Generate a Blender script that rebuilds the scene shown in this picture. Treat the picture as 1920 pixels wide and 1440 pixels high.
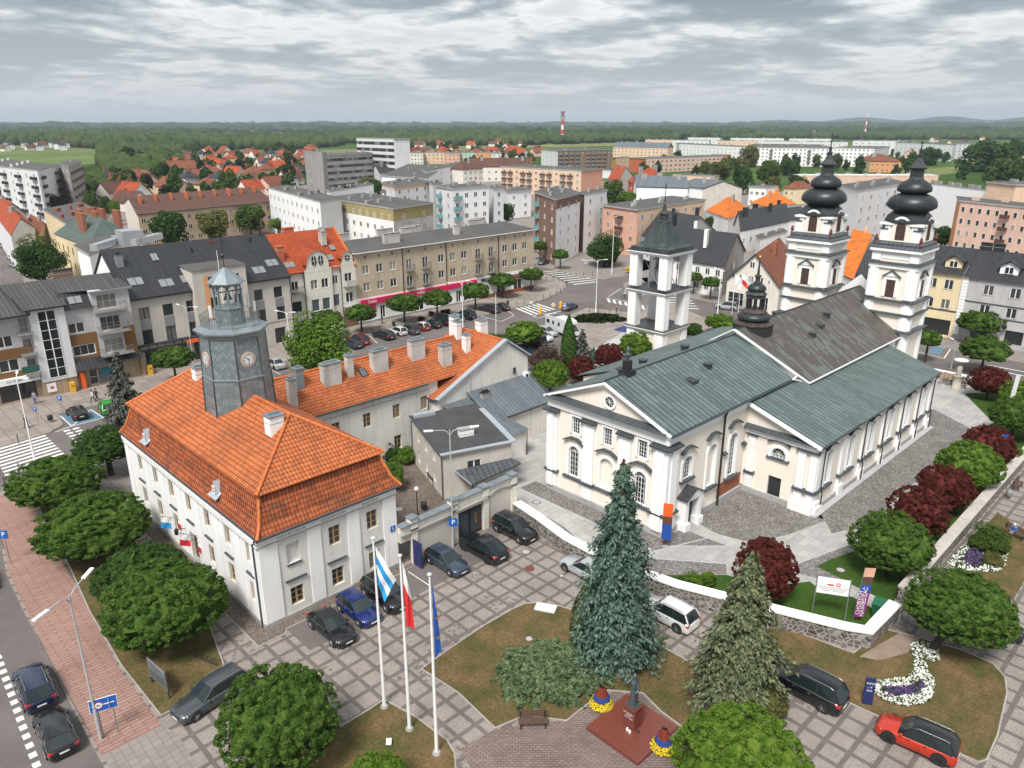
import bpy, math, random
from mathutils import Vector, Matrix, noise
R=math.radians;random.seed(7)
for o in list(bpy.data.objects): bpy.data.objects.remove(o)
S=bpy.context.scene
C=S.collection
# ---------------------------------------------------------------- camera
HC=35.0;FPX=1415.0;PITCH=math.atan((720-230)/FPX);TH=R(45.6)
cam=bpy.data.cameras.new("camera");co=bpy.data.objects.new("camera",cam);C.objects.link(co)
cam.sensor_width=36;cam.lens=FPX/1920*36;cam.clip_start=0.5;cam.clip_end=30000
co.location=(0,0,HC);co.rotation_euler=(R(90)-PITCH,0,TH-R(90))
S.camera=co
# ---------------------------------------------------------------- light, sky
SUN_EL=R(54);SUN_AZ=R(205)   # direction towards the sun, measured from +x
w=bpy.data.worlds.new("World");S.world=w;w.use_nodes=True
nt=w.node_tree;nt.nodes.clear()
def N(nt,t,**k):
 n=nt.nodes.new(t)
 for a,b in k.items(): setattr(n,a,b)
 return n
wo=N(nt,'ShaderNodeOutputWorld');bg=N(nt,'ShaderNodeBackground')
sky=N(nt,'ShaderNodeTexSky');sky.sky_type='NISHITA';sky.sun_disc=False
sky.sun_elevation=SUN_EL;sky.sun_rotation=R(90)-SUN_AZ;sky.air_density=1.2;sky.dust_density=2.0
tc=N(nt,'ShaderNodeTexCoord');sep=N(nt,'ShaderNodeSeparateXYZ');nt.links.new(tc.outputs['Generated'],sep.inputs[0])
def MA(nt,op,a,b=None,c=None,clamp=False):
 n=N(nt,'ShaderNodeMath',operation=op);n.use_clamp=clamp
 for i,v in enumerate((a,b,c)):
  if v is None: continue
  if isinstance(v,(int,float)): n.inputs[i].default_value=v
  else: nt.links.new(v,n.inputs[i])
 return n.outputs[0]
zz=MA(nt,'MAXIMUM',sep.outputs[2],0.0)
den=MA(nt,'ADD',zz,0.11)
cx=MA(nt,'DIVIDE',sep.outputs[0],den);cy=MA(nt,'DIVIDE',sep.outputs[1],den)
cmb=N(nt,'ShaderNodeCombineXYZ');nt.links.new(cx,cmb.inputs[0]);nt.links.new(cy,cmb.inputs[1])
n1=N(nt,'ShaderNodeTexNoise');n1.inputs['Scale'].default_value=1.15;n1.inputs['Detail'].default_value=10;n1.inputs['Roughness'].default_value=0.58;n1.inputs['Distortion'].default_value=0.3
nt.links.new(cmb.outputs[0],n1.inputs['Vector'])
n2=N(nt,'ShaderNodeTexNoise');n2.inputs['Scale'].default_value=0.38;n2.inputs['Detail'].default_value=6;n2.inputs['Roughness'].default_value=0.6
va=N(nt,'ShaderNodeVectorMath',operation='ADD');va.inputs[1].default_value=(3.7,9.1,2.0);nt.links.new(cmb.outputs[0],va.inputs[0]);nt.links.new(va.outputs[0],n2.inputs['Vector'])
def ramp(nt,src,stops,interp='LINEAR'):
 r=N(nt,'ShaderNodeValToRGB');r.color_ramp.interpolation=interp
 el=r.color_ramp.elements
 while len(el)<len(stops): el.new(0.5)
 for e,(p,c) in zip(el,stops): e.position=p;e.color=(c[0],c[1],c[2],1)
 nt.links.new(src,r.inputs[0]);return r.outputs[0]
n3=N(nt,'ShaderNodeTexNoise');n3.inputs['Scale'].default_value=2.1;n3.inputs['Detail'].default_value=3;n3.inputs['Distortion'].default_value=.2;nt.links.new(cmb.outputs[0],n3.inputs['Vector'])
bil=MA(nt,'ABSOLUTE',MA(nt,'MULTIPLY_ADD',n3.outputs[0],2.0,-1.0))
cl=MA(nt,'ADD',MA(nt,'ADD',MA(nt,'MULTIPLY',n1.outputs[0],0.60),MA(nt,'MULTIPLY',n2.outputs[0],0.34)),MA(nt,'MULTIPLY',bil,0.20))
ccol=ramp(nt,cl,[(0.42,(0.20,0.25,0.30)),(0.465,(0.34,0.40,0.45)),(0.50,(0.60,0.64,0.67)),(0.545,(1.05,1.05,1.04)),(0.62,(0.78,0.79,0.80))])
hz=ramp(nt,zz,[(0.0,(0,0,0)),(0.05,(0.35,0.35,0.35)),(0.17,(1,1,1))])
mx=N(nt,'ShaderNodeMixRGB');mx.inputs[1].default_value=(0.60,0.63,0.66,1)
nt.links.new(hz,mx.inputs[0]);nt.links.new(ccol,mx.inputs[2])
# sky texture supplies the thin blue between the clouds
sk=N(nt,'ShaderNodeMixRGB',blend_type='MULTIPLY');sk.inputs[0].default_value=1;sk.inputs[2].default_value=(0.10,0.10,0.10,1);nt.links.new(sky.outputs[0],sk.inputs[1])
mx2=N(nt,'ShaderNodeMixRGB');mx2.inputs[0].default_value=0.88;nt.links.new(sk.outputs[0],mx2.inputs[1]);nt.links.new(mx.outputs[0],mx2.inputs[2])
nt.links.new(mx2.outputs[0],bg.inputs[0]);bg.inputs[1].default_value=1.0
nt.links.new(bg.outputs[0],wo.inputs[0])
sl=bpy.data.lights.new("sun",'SUN');sl.energy=4.4;sl.angle=R(18);sl.color=(1.0,0.965,0.91)
so=bpy.data.objects.new("sun",sl);C.objects.link(so)
sd=Vector((math.cos(SUN_AZ)*math.cos(SUN_EL),math.sin(SUN_AZ)*math.cos(SUN_EL),math.sin(SUN_EL)))
so.rotation_euler=sd.to_track_quat('Z','Y').to_euler();so.location=(0,0,200)
S.view_settings.view_transform='Standard';S.view_settings.look='None';S.view_settings.exposure=0.12;S.view_settings.gamma=1
S.render.engine='CYCLES'
S.cycles.max_bounces=5;S.cycles.diffuse_bounces=2;S.cycles.glossy_bounces=2;S.cycles.transmission_bounces=2;S.cycles.transparent_max_bounces=6;S.cycles.volume_bounces=0
# ---------------------------------------------------------------- helpers
def at(px,py,z=0.0):
 """point at height z that the surveyed sight line through photo pixel (px,py) meets"""
 cp,sp=math.cos(PITCH),math.sin(PITCH)
 a=(px-960)/FPX;b=(720-py)/FPX
 f=cp+b*sp;u=-sp+b*cp;c,s=math.cos(TH),math.sin(TH)
 t=(z-HC)/u
 return Vector(((f*c+a*s)*t,(f*s-a*c)*t))
class MB:
 def __init__(s): s.v=[];s.f=[];s.m=[];s.mats=[];s.T=None;s.sm=[]
 def mi(s,m):
  if m not in s.mats: s.mats.append(m)
  return s.mats.index(m)
 def poly(s,pts,m,smooth=False):
  i=len(s.v)
  for p in pts:
   p=Vector(p) if len(p)==3 else Vector((p[0],p[1],0))
   s.v.append(s.T@p if s.T else p)
  s.f.append(list(range(i,i+len(pts))));s.m.append(s.mi(m));s.sm.append(smooth)
 def mesh(s,pts,faces,m,smooth=False):
  i=len(s.v)
  for p in pts: s.v.append(s.T@Vector(p) if s.T else Vector(p))
  k=s.mi(m)
  for f in faces: s.f.append([i+a for a in f]);s.m.append(k);s.sm.append(smooth)
 def box(s,x0,y0,z0,x1,y1,z1,m,top=None):
  P=[(x0,y0,z0),(x1,y0,z0),(x1,y1,z0),(x0,y1,z0),(x0,y0,z1),(x1,y0,z1),(x1,y1,z1),(x0,y1,z1)]
  s.mesh(P,[(0,3,2,1),(0,1,5,4),(1,2,6,5),(2,3,7,6),(3,0,4,7)],m)
  s.mesh(P[4:],[(0,1,2,3)],top or m)
 def prism(s,pts,z0,z1,m,top=None):
  n=len(pts)
  a=sum(pts[i][0]*pts[(i+1)%n][1]-pts[(i+1)%n][0]*pts[i][1] for i in range(n))
  if a<0: pts=pts[::-1]
  P=[(p[0],p[1],z0) for p in pts]+[(p[0],p[1],z1) for p in pts]
  s.mesh(P,[(i,(i+1)%n,n+(i+1)%n,n+i) for i in range(n)]+[tuple(range(n-1,-1,-1))],m)
  s.mesh(P[n:],[tuple(range(n))],top or m)
 def bar(s,p,q,w,h,m):
  p=Vector(p);q=Vector(q);d=(q-p).normalized()
  up=Vector((0,0,1)) if abs(d.z)<0.95 else Vector((1,0,0))
  a=d.cross(up).normalized()*w/2;b=a.cross(d).normalized()*h/2
  P=[p-a-b,p+a-b,p+a+b,p-a+b,q-a-b,q+a-b,q+a+b,q-a+b]
  s.mesh(P,[(0,3,2,1),(4,5,6,7),(0,1,5,4),(1,2,6,5),(2,3,7,6),(3,0,4,7)][::1],m)
 def cyl(s,p,q,r0,r1,m,n=8,caps=True,smooth=True):
  p=Vector(p);q=Vector(q);d=(q-p).normalized()
  up=Vector((0,0,1)) if abs(d.z)<0.95 else Vector((1,0,0))
  a=d.cross(up).normalized();b=a.cross(d)
  P=[p+(a*math.cos(t)+b*math.sin(t))*r0 for t in [2*math.pi*i/n for i in range(n)]]+[q+(a*math.cos(t)+b*math.sin(t))*r1 for t in [2*math.pi*i/n for i in range(n)]]
  s.mesh(P,[(i,n+i,n+(i+1)%n,(i+1)%n) for i in range(n)],m,smooth)
  if caps: s.mesh(P,[tuple(range(n)),tuple(range(2*n-1,n-1,-1))],m)
 def tube(s,pts,r,m,n=6):
  for i in range(len(pts)-1):
   r0=r[i] if isinstance(r,(list,tuple)) else r;r1=r[i+1] if isinstance(r,(list,tuple)) else r
   s.cyl(pts[i],pts[i+1],r0,r1,m,n)
 def lathe(s,x,y,prof,m,n=16,ph=0.0,smooth=True):
  P=[];F=[]
  for r,z in prof:
   for i in range(n):
    t=2*math.pi*i/n+ph;P.append((x+r*math.cos(t),y+r*math.sin(t),z))
  for k in range(len(prof)-1):
   for i in range(n):
    F.append((k*n+i,k*n+(i+1)%n,(k+1)*n+(i+1)%n,(k+1)*n+i))
  s.mesh(P,F,m,smooth)
  if prof[0][0]>0.001: s.mesh(P[:n],[tuple(range(n-1,-1,-1))],m)
  if prof[-1][0]>0.001: s.mesh(P[-n:],[tuple(range(n))],m)
 def data(s,name,off=(0,0,0)):
  off=Vector(off)
  me=bpy.data.meshes.new(name);me.from_pydata([tuple(p-off) for p in s.v],[],s.f)
  for m in s.mats: me.materials.append(M(m))
  me.polygons.foreach_set('material_index',s.m)
  me.polygons.foreach_set('use_smooth',s.sm)
  uv=me.uv_layers.new(name='UVMap').data;V=me.vertices
  buf=[0.0]*(2*len(me.loops))
  for p in me.polygons:
   n=p.normal
   if abs(n.z)>0.995: u=Vector((1,0,0));v=Vector((0,1,0))
   else:
    u=Vector((-n.y,n.x,0)).normalized();v=n.cross(u)
   for li in p.loop_indices:
    c=V[me.loops[li].vertex_index].co+off
    buf[2*li]=c.dot(u);buf[2*li+1]=c.dot(v)
  uv.foreach_set('uv',buf)
  return me
 def build(s,name,parent=None,world=False,label=None,cat=None,group=None,kind=None,loc=None):
  off=Vector((0,0,0))
  if parent is not None and world: off=parent.location.copy()
  if loc is not None: off=Vector(loc)
  me=s.data(name,off)
  o=bpy.data.objects.new(name,me);C.objects.link(o)
  if parent is not None: o.parent=parent
  if loc is not None: o.location=loc
  tag(o,label,cat,group,kind)
  return o
def split_mb(b):
 """separate a mesh builder into its unconnected pieces"""
 par={}
 def find(a):
  while par[a]!=a: par[a]=par[par[a]];a=par[a]
  return a
 key=[];seen={}
 for v in b.v:
  k=(round(v.x,3),round(v.y,3),round(v.z,3));key.append(k);par.setdefault(k,k)
 for f in b.f:
  a=find(key[f[0]])
  for i in f[1:]:
   c=find(key[i])
   if c!=a: par[c]=a
 G={}
 for n,f in enumerate(b.f): G.setdefault(find(key[f[0]]),[]).append(n)
 out=[]
 for fs in G.values():
  q=MB();q.mats=b.mats;mp={}
  for n in fs:
   nf=[]
   for i in b.f[n]:
    if i not in mp: mp[i]=len(q.v);q.v.append(b.v[i])
    nf.append(mp[i])
   q.f.append(nf);q.m.append(b.m[n]);q.sm.append(b.sm[n])
  out.append(q)
 return out
def tag(o,label=None,cat=None,group=None,kind=None):
 if label: o['label']=label
 if cat: o['category']=cat
 if group: o['group']=group
 if kind: o['kind']=kind
 return o
def thing(name,label,cat,loc=(0,0,0),rz=0.0,group=None):
 o=bpy.data.objects.new(name,None);C.objects.link(o);o.empty_display_size=0.5
 o.location=loc if len(loc)==3 else (loc[0],loc[1],0);o.rotation_euler=(0,0,rz)
 return tag(o,label,cat,group)
def inst(me,name,parent=None,loc=(0,0,0),rz=0.0,sc=(1,1,1)):
 o=bpy.data.objects.new(name,me);C.objects.link(o);o.parent=parent;o.location=loc;o.rotation_euler=(0,0,rz);o.scale=sc
 return o
def sheet(name,pts,mat,z,label=None,kind='structure',cat=None):
 b=MB();n=len(pts)
 a=sum(pts[i][0]*pts[(i+1)%n][1]-pts[(i+1)%n][0]*pts[i][1] for i in range(n))
 if a<0: pts=pts[::-1]
 b.poly([(p[0],p[1],z) for p in pts],mat)
 return b.build(name,kind=kind,label=label,cat=cat)
def PX(*pp): return [at(*p) for p in pp]
def tri(pts): return pts
# ---------------------------------------------------------------- materials
_M={}
def newmat(name):
 m=bpy.data.materials.new(name);m.use_nodes=True;nt=m.node_tree;nt.nodes.clear()
 o=N(nt,'ShaderNodeOutputMaterial');b=N(nt,'ShaderNodeBsdfPrincipled');nt.links.new(b.outputs[0],o.inputs[0])
 return m,nt,b,o
def link(nt,a,b): nt.links.new(a,b)
def mixc(nt,f,a,b,bt='MIX'):
 n=N(nt,'ShaderNodeMixRGB',blend_type=bt)
 for i,v in enumerate((f,a,b)):
  if isinstance(v,(int,float)): n.inputs[i].default_value=v
  elif isinstance(v,tuple): n.inputs[i].default_value=(v[0],v[1],v[2],1)
  else: nt.links.new(v,n.inputs[i])
 return n.outputs[0]
def noise_(nt,co_,sc,det=4,ro=0.55):
 n=N(nt,'ShaderNodeTexNoise');n.inputs['Scale'].default_value=sc;n.inputs['Detail'].default_value=det;n.inputs['Roughness'].default_value=ro
 if co_ is not None: nt.links.new(co_,n.inputs['Vector'])
 return n.outputs[0]
def bump(nt,b,h,st=0.5,dist=0.05):
 n=N(nt,'ShaderNodeBump');n.inputs['Strength'].default_value=st;n.inputs['Distance'].default_value=dist
 nt.links.new(h,n.inputs['Height']);nt.links.new(n.outputs[0],b.inputs['Normal'])
def sc3(c,k): return (c[0]*k,c[1]*k,c[2]*k)
def coords(nt,kind='Object'):
 t=N(nt,'ShaderNodeTexCoord');return t.outputs[kind]
def worldpos(nt): return N(nt,'ShaderNodeNewGeometry').outputs['Position']
def mapping(nt,src,sc=(1,1,1),rot=(0,0,0),loc=(0,0,0)):
 m=N(nt,'ShaderNodeMapping');m.inputs['Scale'].default_value=sc;m.inputs['Rotation'].default_value=rot;m.inputs['Location'].default_value=loc
 nt.links.new(src,m.inputs[0]);return m.outputs[0]
def mat_plain(name,c,rough=0.7,metal=0.0,var=0.12,vs=0.6,bmp=0.0,spec=0.5):
 m,nt,b,o=newmat(name);P=worldpos(nt)
 n=noise_(nt,P,vs,6,0.65)
 r=ramp(nt,n,[(0.3,sc3(c,1-var)),(0.55,c),(0.75,sc3(c,1+var*0.6))])
 link(nt,r,b.inputs['Base Color']);b.inputs['Roughness'].default_value=rough;b.inputs['Metallic'].default_value=metal
 b.inputs['Specular IOR Level'].default_value=spec
 if bmp: bump(nt,b,noise_(nt,P,8,3),bmp,0.02)
 return m
def mat_plaster(name,c,dirt=0.15):
 """painted render: faint blotches, rain streaks, grime low down by the ground"""
 m,nt,b,o=newmat(name);P=worldpos(nt)
 n=noise_(nt,P,0.35,6,0.6);st=noise_(nt,mapping(nt,P,(2.2,2.2,0.18)),1.0,5,0.6)
 c1=ramp(nt,n,[(0.3,sc3(c,1-dirt)),(0.6,c)])
 s=ramp(nt,st,[(0.50,(1,1,1)),(0.78,(1-dirt*1.6,)*3)])
 c2=mixc(nt,0.8,c1,s,'MULTIPLY')
 link(nt,c2,b.inputs['Base Color']);b.inputs['Roughness'].default_value=0.85;b.inputs['Specular IOR Level'].default_value=0.25
 bump(nt,b,noise_(nt,P,25,3),0.15,0.01)
 return m
def mat_tiles(name,c,dark=0.45,rowh=0.34,colw=0.24,var=0.3,moss=0.0):
 """curved clay tiles: rows up the slope, rolls across it (uses metric UVs)"""
 m,nt,b,o=newmat(name);uv=N(nt,'ShaderNodeUVMap').outputs[0]
 s=N(nt,'ShaderNodeSeparateXYZ');link(nt,uv,s.inputs[0])
 fy=MA(nt,'FRACT',MA(nt,'DIVIDE',s.outputs[1],rowh));fx=MA(nt,'FRACT',MA(nt,'DIVIDE',s.outputs[0],colw))
 roll=MA(nt,'SINE',MA(nt,'MULTIPLY',fx,6.2832))
 cell=N(nt,'ShaderNodeTexWhiteNoise',noise_dimensions='2D')
 cc=N(nt,'ShaderNodeCombineXYZ');link(nt,MA(nt,'FLOOR',MA(nt,'DIVIDE',s.outputs[0],colw)),cc.inputs[0]);link(nt,MA(nt,'FLOOR',MA(nt,'DIVIDE',s.outputs[1],rowh)),cc.inputs[1]);link(nt,cc.outputs[0],cell.inputs['Vector'])
 base=ramp(nt,cell.outputs[0],[(0,sc3(c,1-var)),(0.5,c),(1,sc3(c,1+var*0.7))])
 P=worldpos(nt);big=noise_(nt,P,0.30,7,0.7)
 base=mixc(nt,ramp(nt,big,[(0.47,(0,0,0)),(0.68,(0.6,0.6,0.6))]),base,sc3((c[0]*0.6,c[1]*0.72,c[2]*1.1),0.62))
 if moss: base=mixc(nt,MA(nt,'MULTIPLY',ramp(nt,noise_(nt,P,0.8,6,0.7),[(0.5,(0,0,0)),(0.62,(1,1,1))]),moss),base,(0.06,0.05,0.035))
 lap=ramp(nt,fy,[(0.0,(dark,)*3),(0.20,(0.95,)*3),(0.5,(1.12,)*3),(0.85,(1,1,1)),(1.0,(dark*1.3,)*3)])
 gap=ramp(nt,fx,[(0.0,(0.6,)*3),(0.2,(1.1,)*3),(0.55,(1.1,)*3),(0.80,(0.45,)*3),(1.0,(0.6,)*3)])
 base=mixc(nt,1.0,mixc(nt,1.0,base,lap,'MULTIPLY'),gap,'MULTIPLY')
 link(nt,base,b.inputs['Base Color']);b.inputs['Roughness'].default_value=0.7;b.inputs['Specular IOR Level'].default_value=0.3
 h=MA(nt,'ADD',MA(nt,'MULTIPLY',roll,0.35),MA(nt,'MULTIPLY',MA(nt,'SUBTRACT',1.0,fy),0.5))
 bump(nt,b,h,0.9,0.06)
 return m
def mat_seam(name,c,seam=0.5,cross=2.2,var=0.2,patch=None,rough=0.5,metal=0.3,sd_=0.25):
 """standing-seam sheet metal; patch = second patina colour"""
 m,nt,b,o=newmat(name);uv=N(nt,'ShaderNodeUVMap').outputs[0]
 s=N(nt,'ShaderNodeSeparateXYZ');link(nt,uv,s.inputs[0])
 u=MA(nt,'DIVIDE',s.outputs[0],seam);fx=MA(nt,'FRACT',u);iu=MA(nt,'FLOOR',u)
 off=N(nt,'ShaderNodeTexWhiteNoise',noise_dimensions='1D');link(nt,iu,off.inputs['W'])
 v=MA(nt,'ADD',MA(nt,'DIVIDE',s.outputs[1],cross),MA(nt,'MULTIPLY',off.outputs[0],3.0));fv=MA(nt,'FRACT',v);iv=MA(nt,'FLOOR',v)
 cell=N(nt,'ShaderNodeTexWhiteNoise',noise_dimensions='2D');cc=N(nt,'ShaderNodeCombineXYZ');link(nt,iu,cc.inputs[0]);link(nt,iv,cc.inputs[1]);link(nt,cc.outputs[0],cell.inputs['Vector'])
 base=ramp(nt,cell.outputs[0],[(0,sc3(c,1-var)),(1,sc3(c,1+var))])
 P=worldpos(nt)
 if patch:
  f=MA(nt,'ADD',MA(nt,'MULTIPLY',cell.outputs[0],0.45),MA(nt,'MULTIPLY',noise_(nt,P,0.22,4),0.75))
  base=mixc(nt,ramp(nt,f,[(0.68,(0,0,0)),(0.74,(0.8,)*3)]),base,patch)
 base=mixc(nt,ramp(nt,noise_(nt,P,1.4,7,0.7),[(0.45,(0,0,0)),(0.75,(0.5,)*3)]),base,sc3(c,0.45))
 ln=ramp(nt,fx,[(0.0,(sd_,)*3),(0.11,(sd_,)*3),(0.17,(1,1,1)),(0.96,(1,1,1)),(1.0,(sd_,)*3)])
 lc=ramp(nt,fv,[(0.0,(0.6,)*3),(0.025,(1,1,1)),(1,(1,1,1))])
 base=mixc(nt,1,mixc(nt,1,base,ln,'MULTIPLY'),lc,'MULTIPLY')
 link(nt,base,b.inputs['Base Color']);b.inputs['Roughness'].default_value=rough;b.inputs['Metallic'].default_value=metal
 bump(nt,b,ramp(nt,fx,[(0.0,(1,1,1)),(0.08,(1,1,1)),(0.14,(0,0,0)),(1,(0,0,0))]),0.6,0.04)
 return m
def mat_shingle(name,c,sz=0.55,rough=0.42,metal=0.4,line=0.35,rot=45):
 m,nt,b,o=newmat(name);uv=N(nt,'ShaderNodeUVMap').outputs[0]
 mp=mapping(nt,uv,(1/sz,1/sz,1),(0,0,R(rot)))
 s=N(nt,'ShaderNodeSeparateXYZ');link(nt,mp,s.inputs[0])
 fx=MA(nt,'FRACT',s.outputs[0]);fy=MA(nt,'FRACT',s.outputs[1])
 cell=N(nt,'ShaderNodeTexWhiteNoise',noise_dimensions='2D');cc=N(nt,'ShaderNodeCombineXYZ');link(nt,MA(nt,'FLOOR',s.outputs[0]),cc.inputs[0]);link(nt,MA(nt,'FLOOR',s.outputs[1]),cc.inputs[1]);link(nt,cc.outputs[0],cell.inputs['Vector'])
 base=ramp(nt,cell.outputs[0],[(0,sc3(c,0.8)),(1,sc3(c,1.18))])
 base=mixc(nt,ramp(nt,noise_(nt,worldpos(nt),0.9,6,0.7),[(0.4,(0,0,0)),(0.75,(0.6,)*3)]),base,sc3(c,0.6))
 l1=ramp(nt,fx,[(0,(line,)*3),(0.09,(1,1,1)),(1,(1,1,1))]);l2=ramp(nt,fy,[(0,(line,)*3),(0.09,(1,1,1)),(1,(1,1,1))])
 base=mixc(nt,1,mixc(nt,1,base,l1,'MULTIPLY'),l2,'MULTIPLY')
 link(nt,base,b.inputs['Base Color']);b.inputs['Roughness'].default_value=rough;b.inputs['Metallic'].default_value=metal
 bump(nt,b,MA(nt,'ADD',fx,fy),0.25,0.03)
 return m
def mat_slabs(name,c,sx=1.0,sy=1.0,gap=0.03,gapc=None,var=0.12,rough=0.8,rot=0.0,offs=0.0,big=0.25,objc=True):
 """paving laid in rows; world metres"""
 m,nt,b,o=newmat(name);P=worldpos(nt)
 br=N(nt,'ShaderNodeTexBrick');br.offset=offs;br.squash=1
 link(nt,mapping(nt,P,(1,1,1),(0,0,R(rot))),br.inputs['Vector'])
 br.inputs['Color1'].default_value=(*sc3(c,1-var),1);br.inputs['Color2'].default_value=(*sc3(c,1+var),1)
 g=gapc or sc3(c,0.45);br.inputs['Mortar'].default_value=(*g,1)
 br.inputs['Scale'].default_value=1.0;br.inputs['Mortar Size'].default_value=gap;br.inputs['Mortar Smooth'].default_value=0.3
 br.inputs['Brick Width'].default_value=sx;br.inputs['Row Height'].default_value=sy
 n=noise_(nt,P,big,8,0.7)
 k=ramp(nt,n,[(0.3,(0.72,0.70,0.68)),(0.5,(1,1,1)),(0.72,(1.12,1.1,1.08))])
 base=mixc(nt,0.8,br.outputs[0],k,'MULTIPLY')
 link(nt,base,b.inputs['Base Color']);b.inputs['Roughness'].default_value=rough;b.inputs['Specular IOR Level'].default_value=0.3
 return m
def mat_asphalt(name,c=(0.105,0.098,0.098)):
 m,nt,b,o=newmat(name);P=worldpos(nt)
 a=noise_(nt,P,0.12,8,0.65);f=noise_(nt,P,9,3,0.6)
 base=ramp(nt,a,[(0.3,sc3(c,0.72)),(0.5,c),(0.7,sc3(c,1.25))])
 base=mixc(nt,0.5,base,ramp(nt,f,[(0.3,(0.75,)*3),(0.7,(1.2,)*3)]),'MULTIPLY')
 link(nt,base,b.inputs['Base Color']);b.inputs['Roughness'].default_value=0.85;b.inputs['Specular IOR Level'].default_value=0.3
 return m
def mat_grass(name,c1,c2,c3,sc=0.35):
 m,nt,b,o=newmat(name);P=worldpos(nt)
 a=noise_(nt,P,sc,8,0.75);f=noise_(nt,P,5,4,0.7)
 base=ramp(nt,a,[(0.35,c1),(0.5,c2),(0.66,c3)])
 base=mixc(nt,0.7,base,ramp(nt,f,[(0.3,(0.5,)*3),(0.7,(1.4,1.4,1.3))]),'MULTIPLY')
 link(nt,base,b.inputs['Base Color']);b.inputs['Roughness'].default_value=0.95;b.inputs['Specular IOR Level'].default_value=0.1
 bump(nt,b,f,0.8,0.06)
 return m
def mat_leaf(name,c,c2=None,tr=0.35):
 m,nt,b,o=newmat(name);P=worldpos(nt)
 c2=c2 or sc3(c,1.6)
 a=noise_(nt,P,2.6,3,0.6);f=N(nt,'ShaderNodeTexWhiteNoise',noise_dimensions='3D');link(nt,mapping(nt,P,(7,7,7)),f.inputs['Vector'])
 v=MA(nt,'ADD',MA(nt,'MULTIPLY',a,0.75),MA(nt,'MULTIPLY',noise_(nt,P,11,2),0.35))
 v=MA(nt,'ADD',v,MA(nt,'MULTIPLY',MA(nt,'SUBTRACT',f.outputs[0],0.5),0.10));base=ramp(nt,v,[(0.38,sc3(c,0.5)),(0.52,c),(0.66,c2)])
 link(nt,base,b.inputs['Base Color']);b.inputs['Roughness'].default_value=0.85;b.inputs['Specular IOR Level'].default_value=0.08
 t=N(nt,'ShaderNodeBsdfTranslucent');link(nt,base,t.inputs[0]);mx=N(nt,'ShaderNodeMixShader');mx.inputs[0].default_value=tr
 link(nt,b.outputs[0],mx.inputs[1]);link(nt,t.outputs[0],mx.inputs[2]);link(nt,mx.outputs[0],o.inputs[0])
 return m
def mat_glass(name,c=(0.02,0.024,0.028),curt=0.35):
 m,nt,b,o=newmat(name);oi=N(nt,'ShaderNodeObjectInfo')
 k=ramp(nt,oi.outputs['Random'],[(0,c),(1-curt,sc3(c,1.8)),(min(0.999,1-curt+0.08),(0.16,0.155,0.14)),(1,(0.30,0.29,0.27))])
 if curt==0: b.inputs['Base Color'].default_value=(*c,1)
 else: link(nt,k,b.inputs['Base Color'])
 b.inputs['Roughness'].default_value=0.12;b.inputs['Specular IOR Level'].default_value=0.8
 return m
def mat_paint(name,c):
 m,nt,b,o=newmat(name)
 b.inputs['Base Color'].default_value=(*c,1);b.inputs['Roughness'].default_value=0.28;b.inputs['Coat Weight'].default_value=0.8;b.inputs['Coat Roughness'].default_value=0.06
 b.inputs['Metallic'].default_value=0.25
 return m
def mat_gridpave(name):
 """pale block paving in squares framed by dark bands"""
 m,nt,b,o=newmat(name);P=worldpos(nt)
 s=N(nt,'ShaderNodeSeparateXYZ');link(nt,P,s.inputs[0])
 def band(v,ph):
  f=MA(nt,'FRACT',MA(nt,'DIVIDE',MA(nt,'SUBTRACT',v,ph),1.42))
  d=MA(nt,'ABSOLUTE',MA(nt,'SUBTRACT',MA(nt,'FRACT',MA(nt,'ADD',f,0.5)),0.5))
  return MA(nt,'LESS_THAN',d,0.105)
 g=MA(nt,'MAXIMUM',band(s.outputs[0],34.24),band(s.outputs[1],37.98))
 def brk(c1,c2,mo,w,h):
  br=N(nt,'ShaderNodeTexBrick');link(nt,P,br.inputs['Vector']);br.offset=0.5
  br.inputs['Color1'].default_value=(*c1,1);br.inputs['Color2'].default_value=(*c2,1);br.inputs['Mortar'].default_value=(*mo,1)
  br.inputs['Scale'].default_value=1;br.inputs['Brick Width'].default_value=w;br.inputs['Row Height'].default_value=h;br.inputs['Mortar Size'].default_value=0.012
  return br.outputs[0]
 lt=brk((0.335,0.295,0.265),(0.27,0.238,0.215),(0.15,0.13,0.12),0.22,0.11)
 dk=brk((0.175,0.148,0.138),(0.14,0.118,0.11),(0.09,0.077,0.072),0.22,0.11)
 base=mixc(nt,g,lt,dk)
 n=noise_(nt,P,0.28,8,0.7);base=mixc(nt,0.85,base,ramp(nt,n,[(0.3,(0.68,0.66,0.66)),(0.52,(1,1,1)),(0.7,(1.12,1.12,1.1))]),'MULTIPLY')
 # odd repairs where pale blocks were relaid
 w=N(nt,'ShaderNodeTexWhiteNoise',noise_dimensions='2D');fl=N(nt,'ShaderNodeVectorMath',operation='FLOOR');link(nt,mapping(nt,P,(4.5,4.5,0)),fl.inputs[0]);link(nt,fl.outputs[0],w.inputs['Vector'])
 far=MA(nt,'GREATER_THAN',noise_(nt,P,0.16,2),0.60)
 base=mixc(nt,MA(nt,'MULTIPLY',far,MA(nt,'GREATER_THAN',w.outputs[0],0.72)),base,(0.16,0.135,0.125))
 link(nt,base,b.inputs['Base Color']);b.inputs['Roughness'].default_value=0.8;b.inputs['Specular IOR Level'].default_value=0.3
 return m
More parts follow.
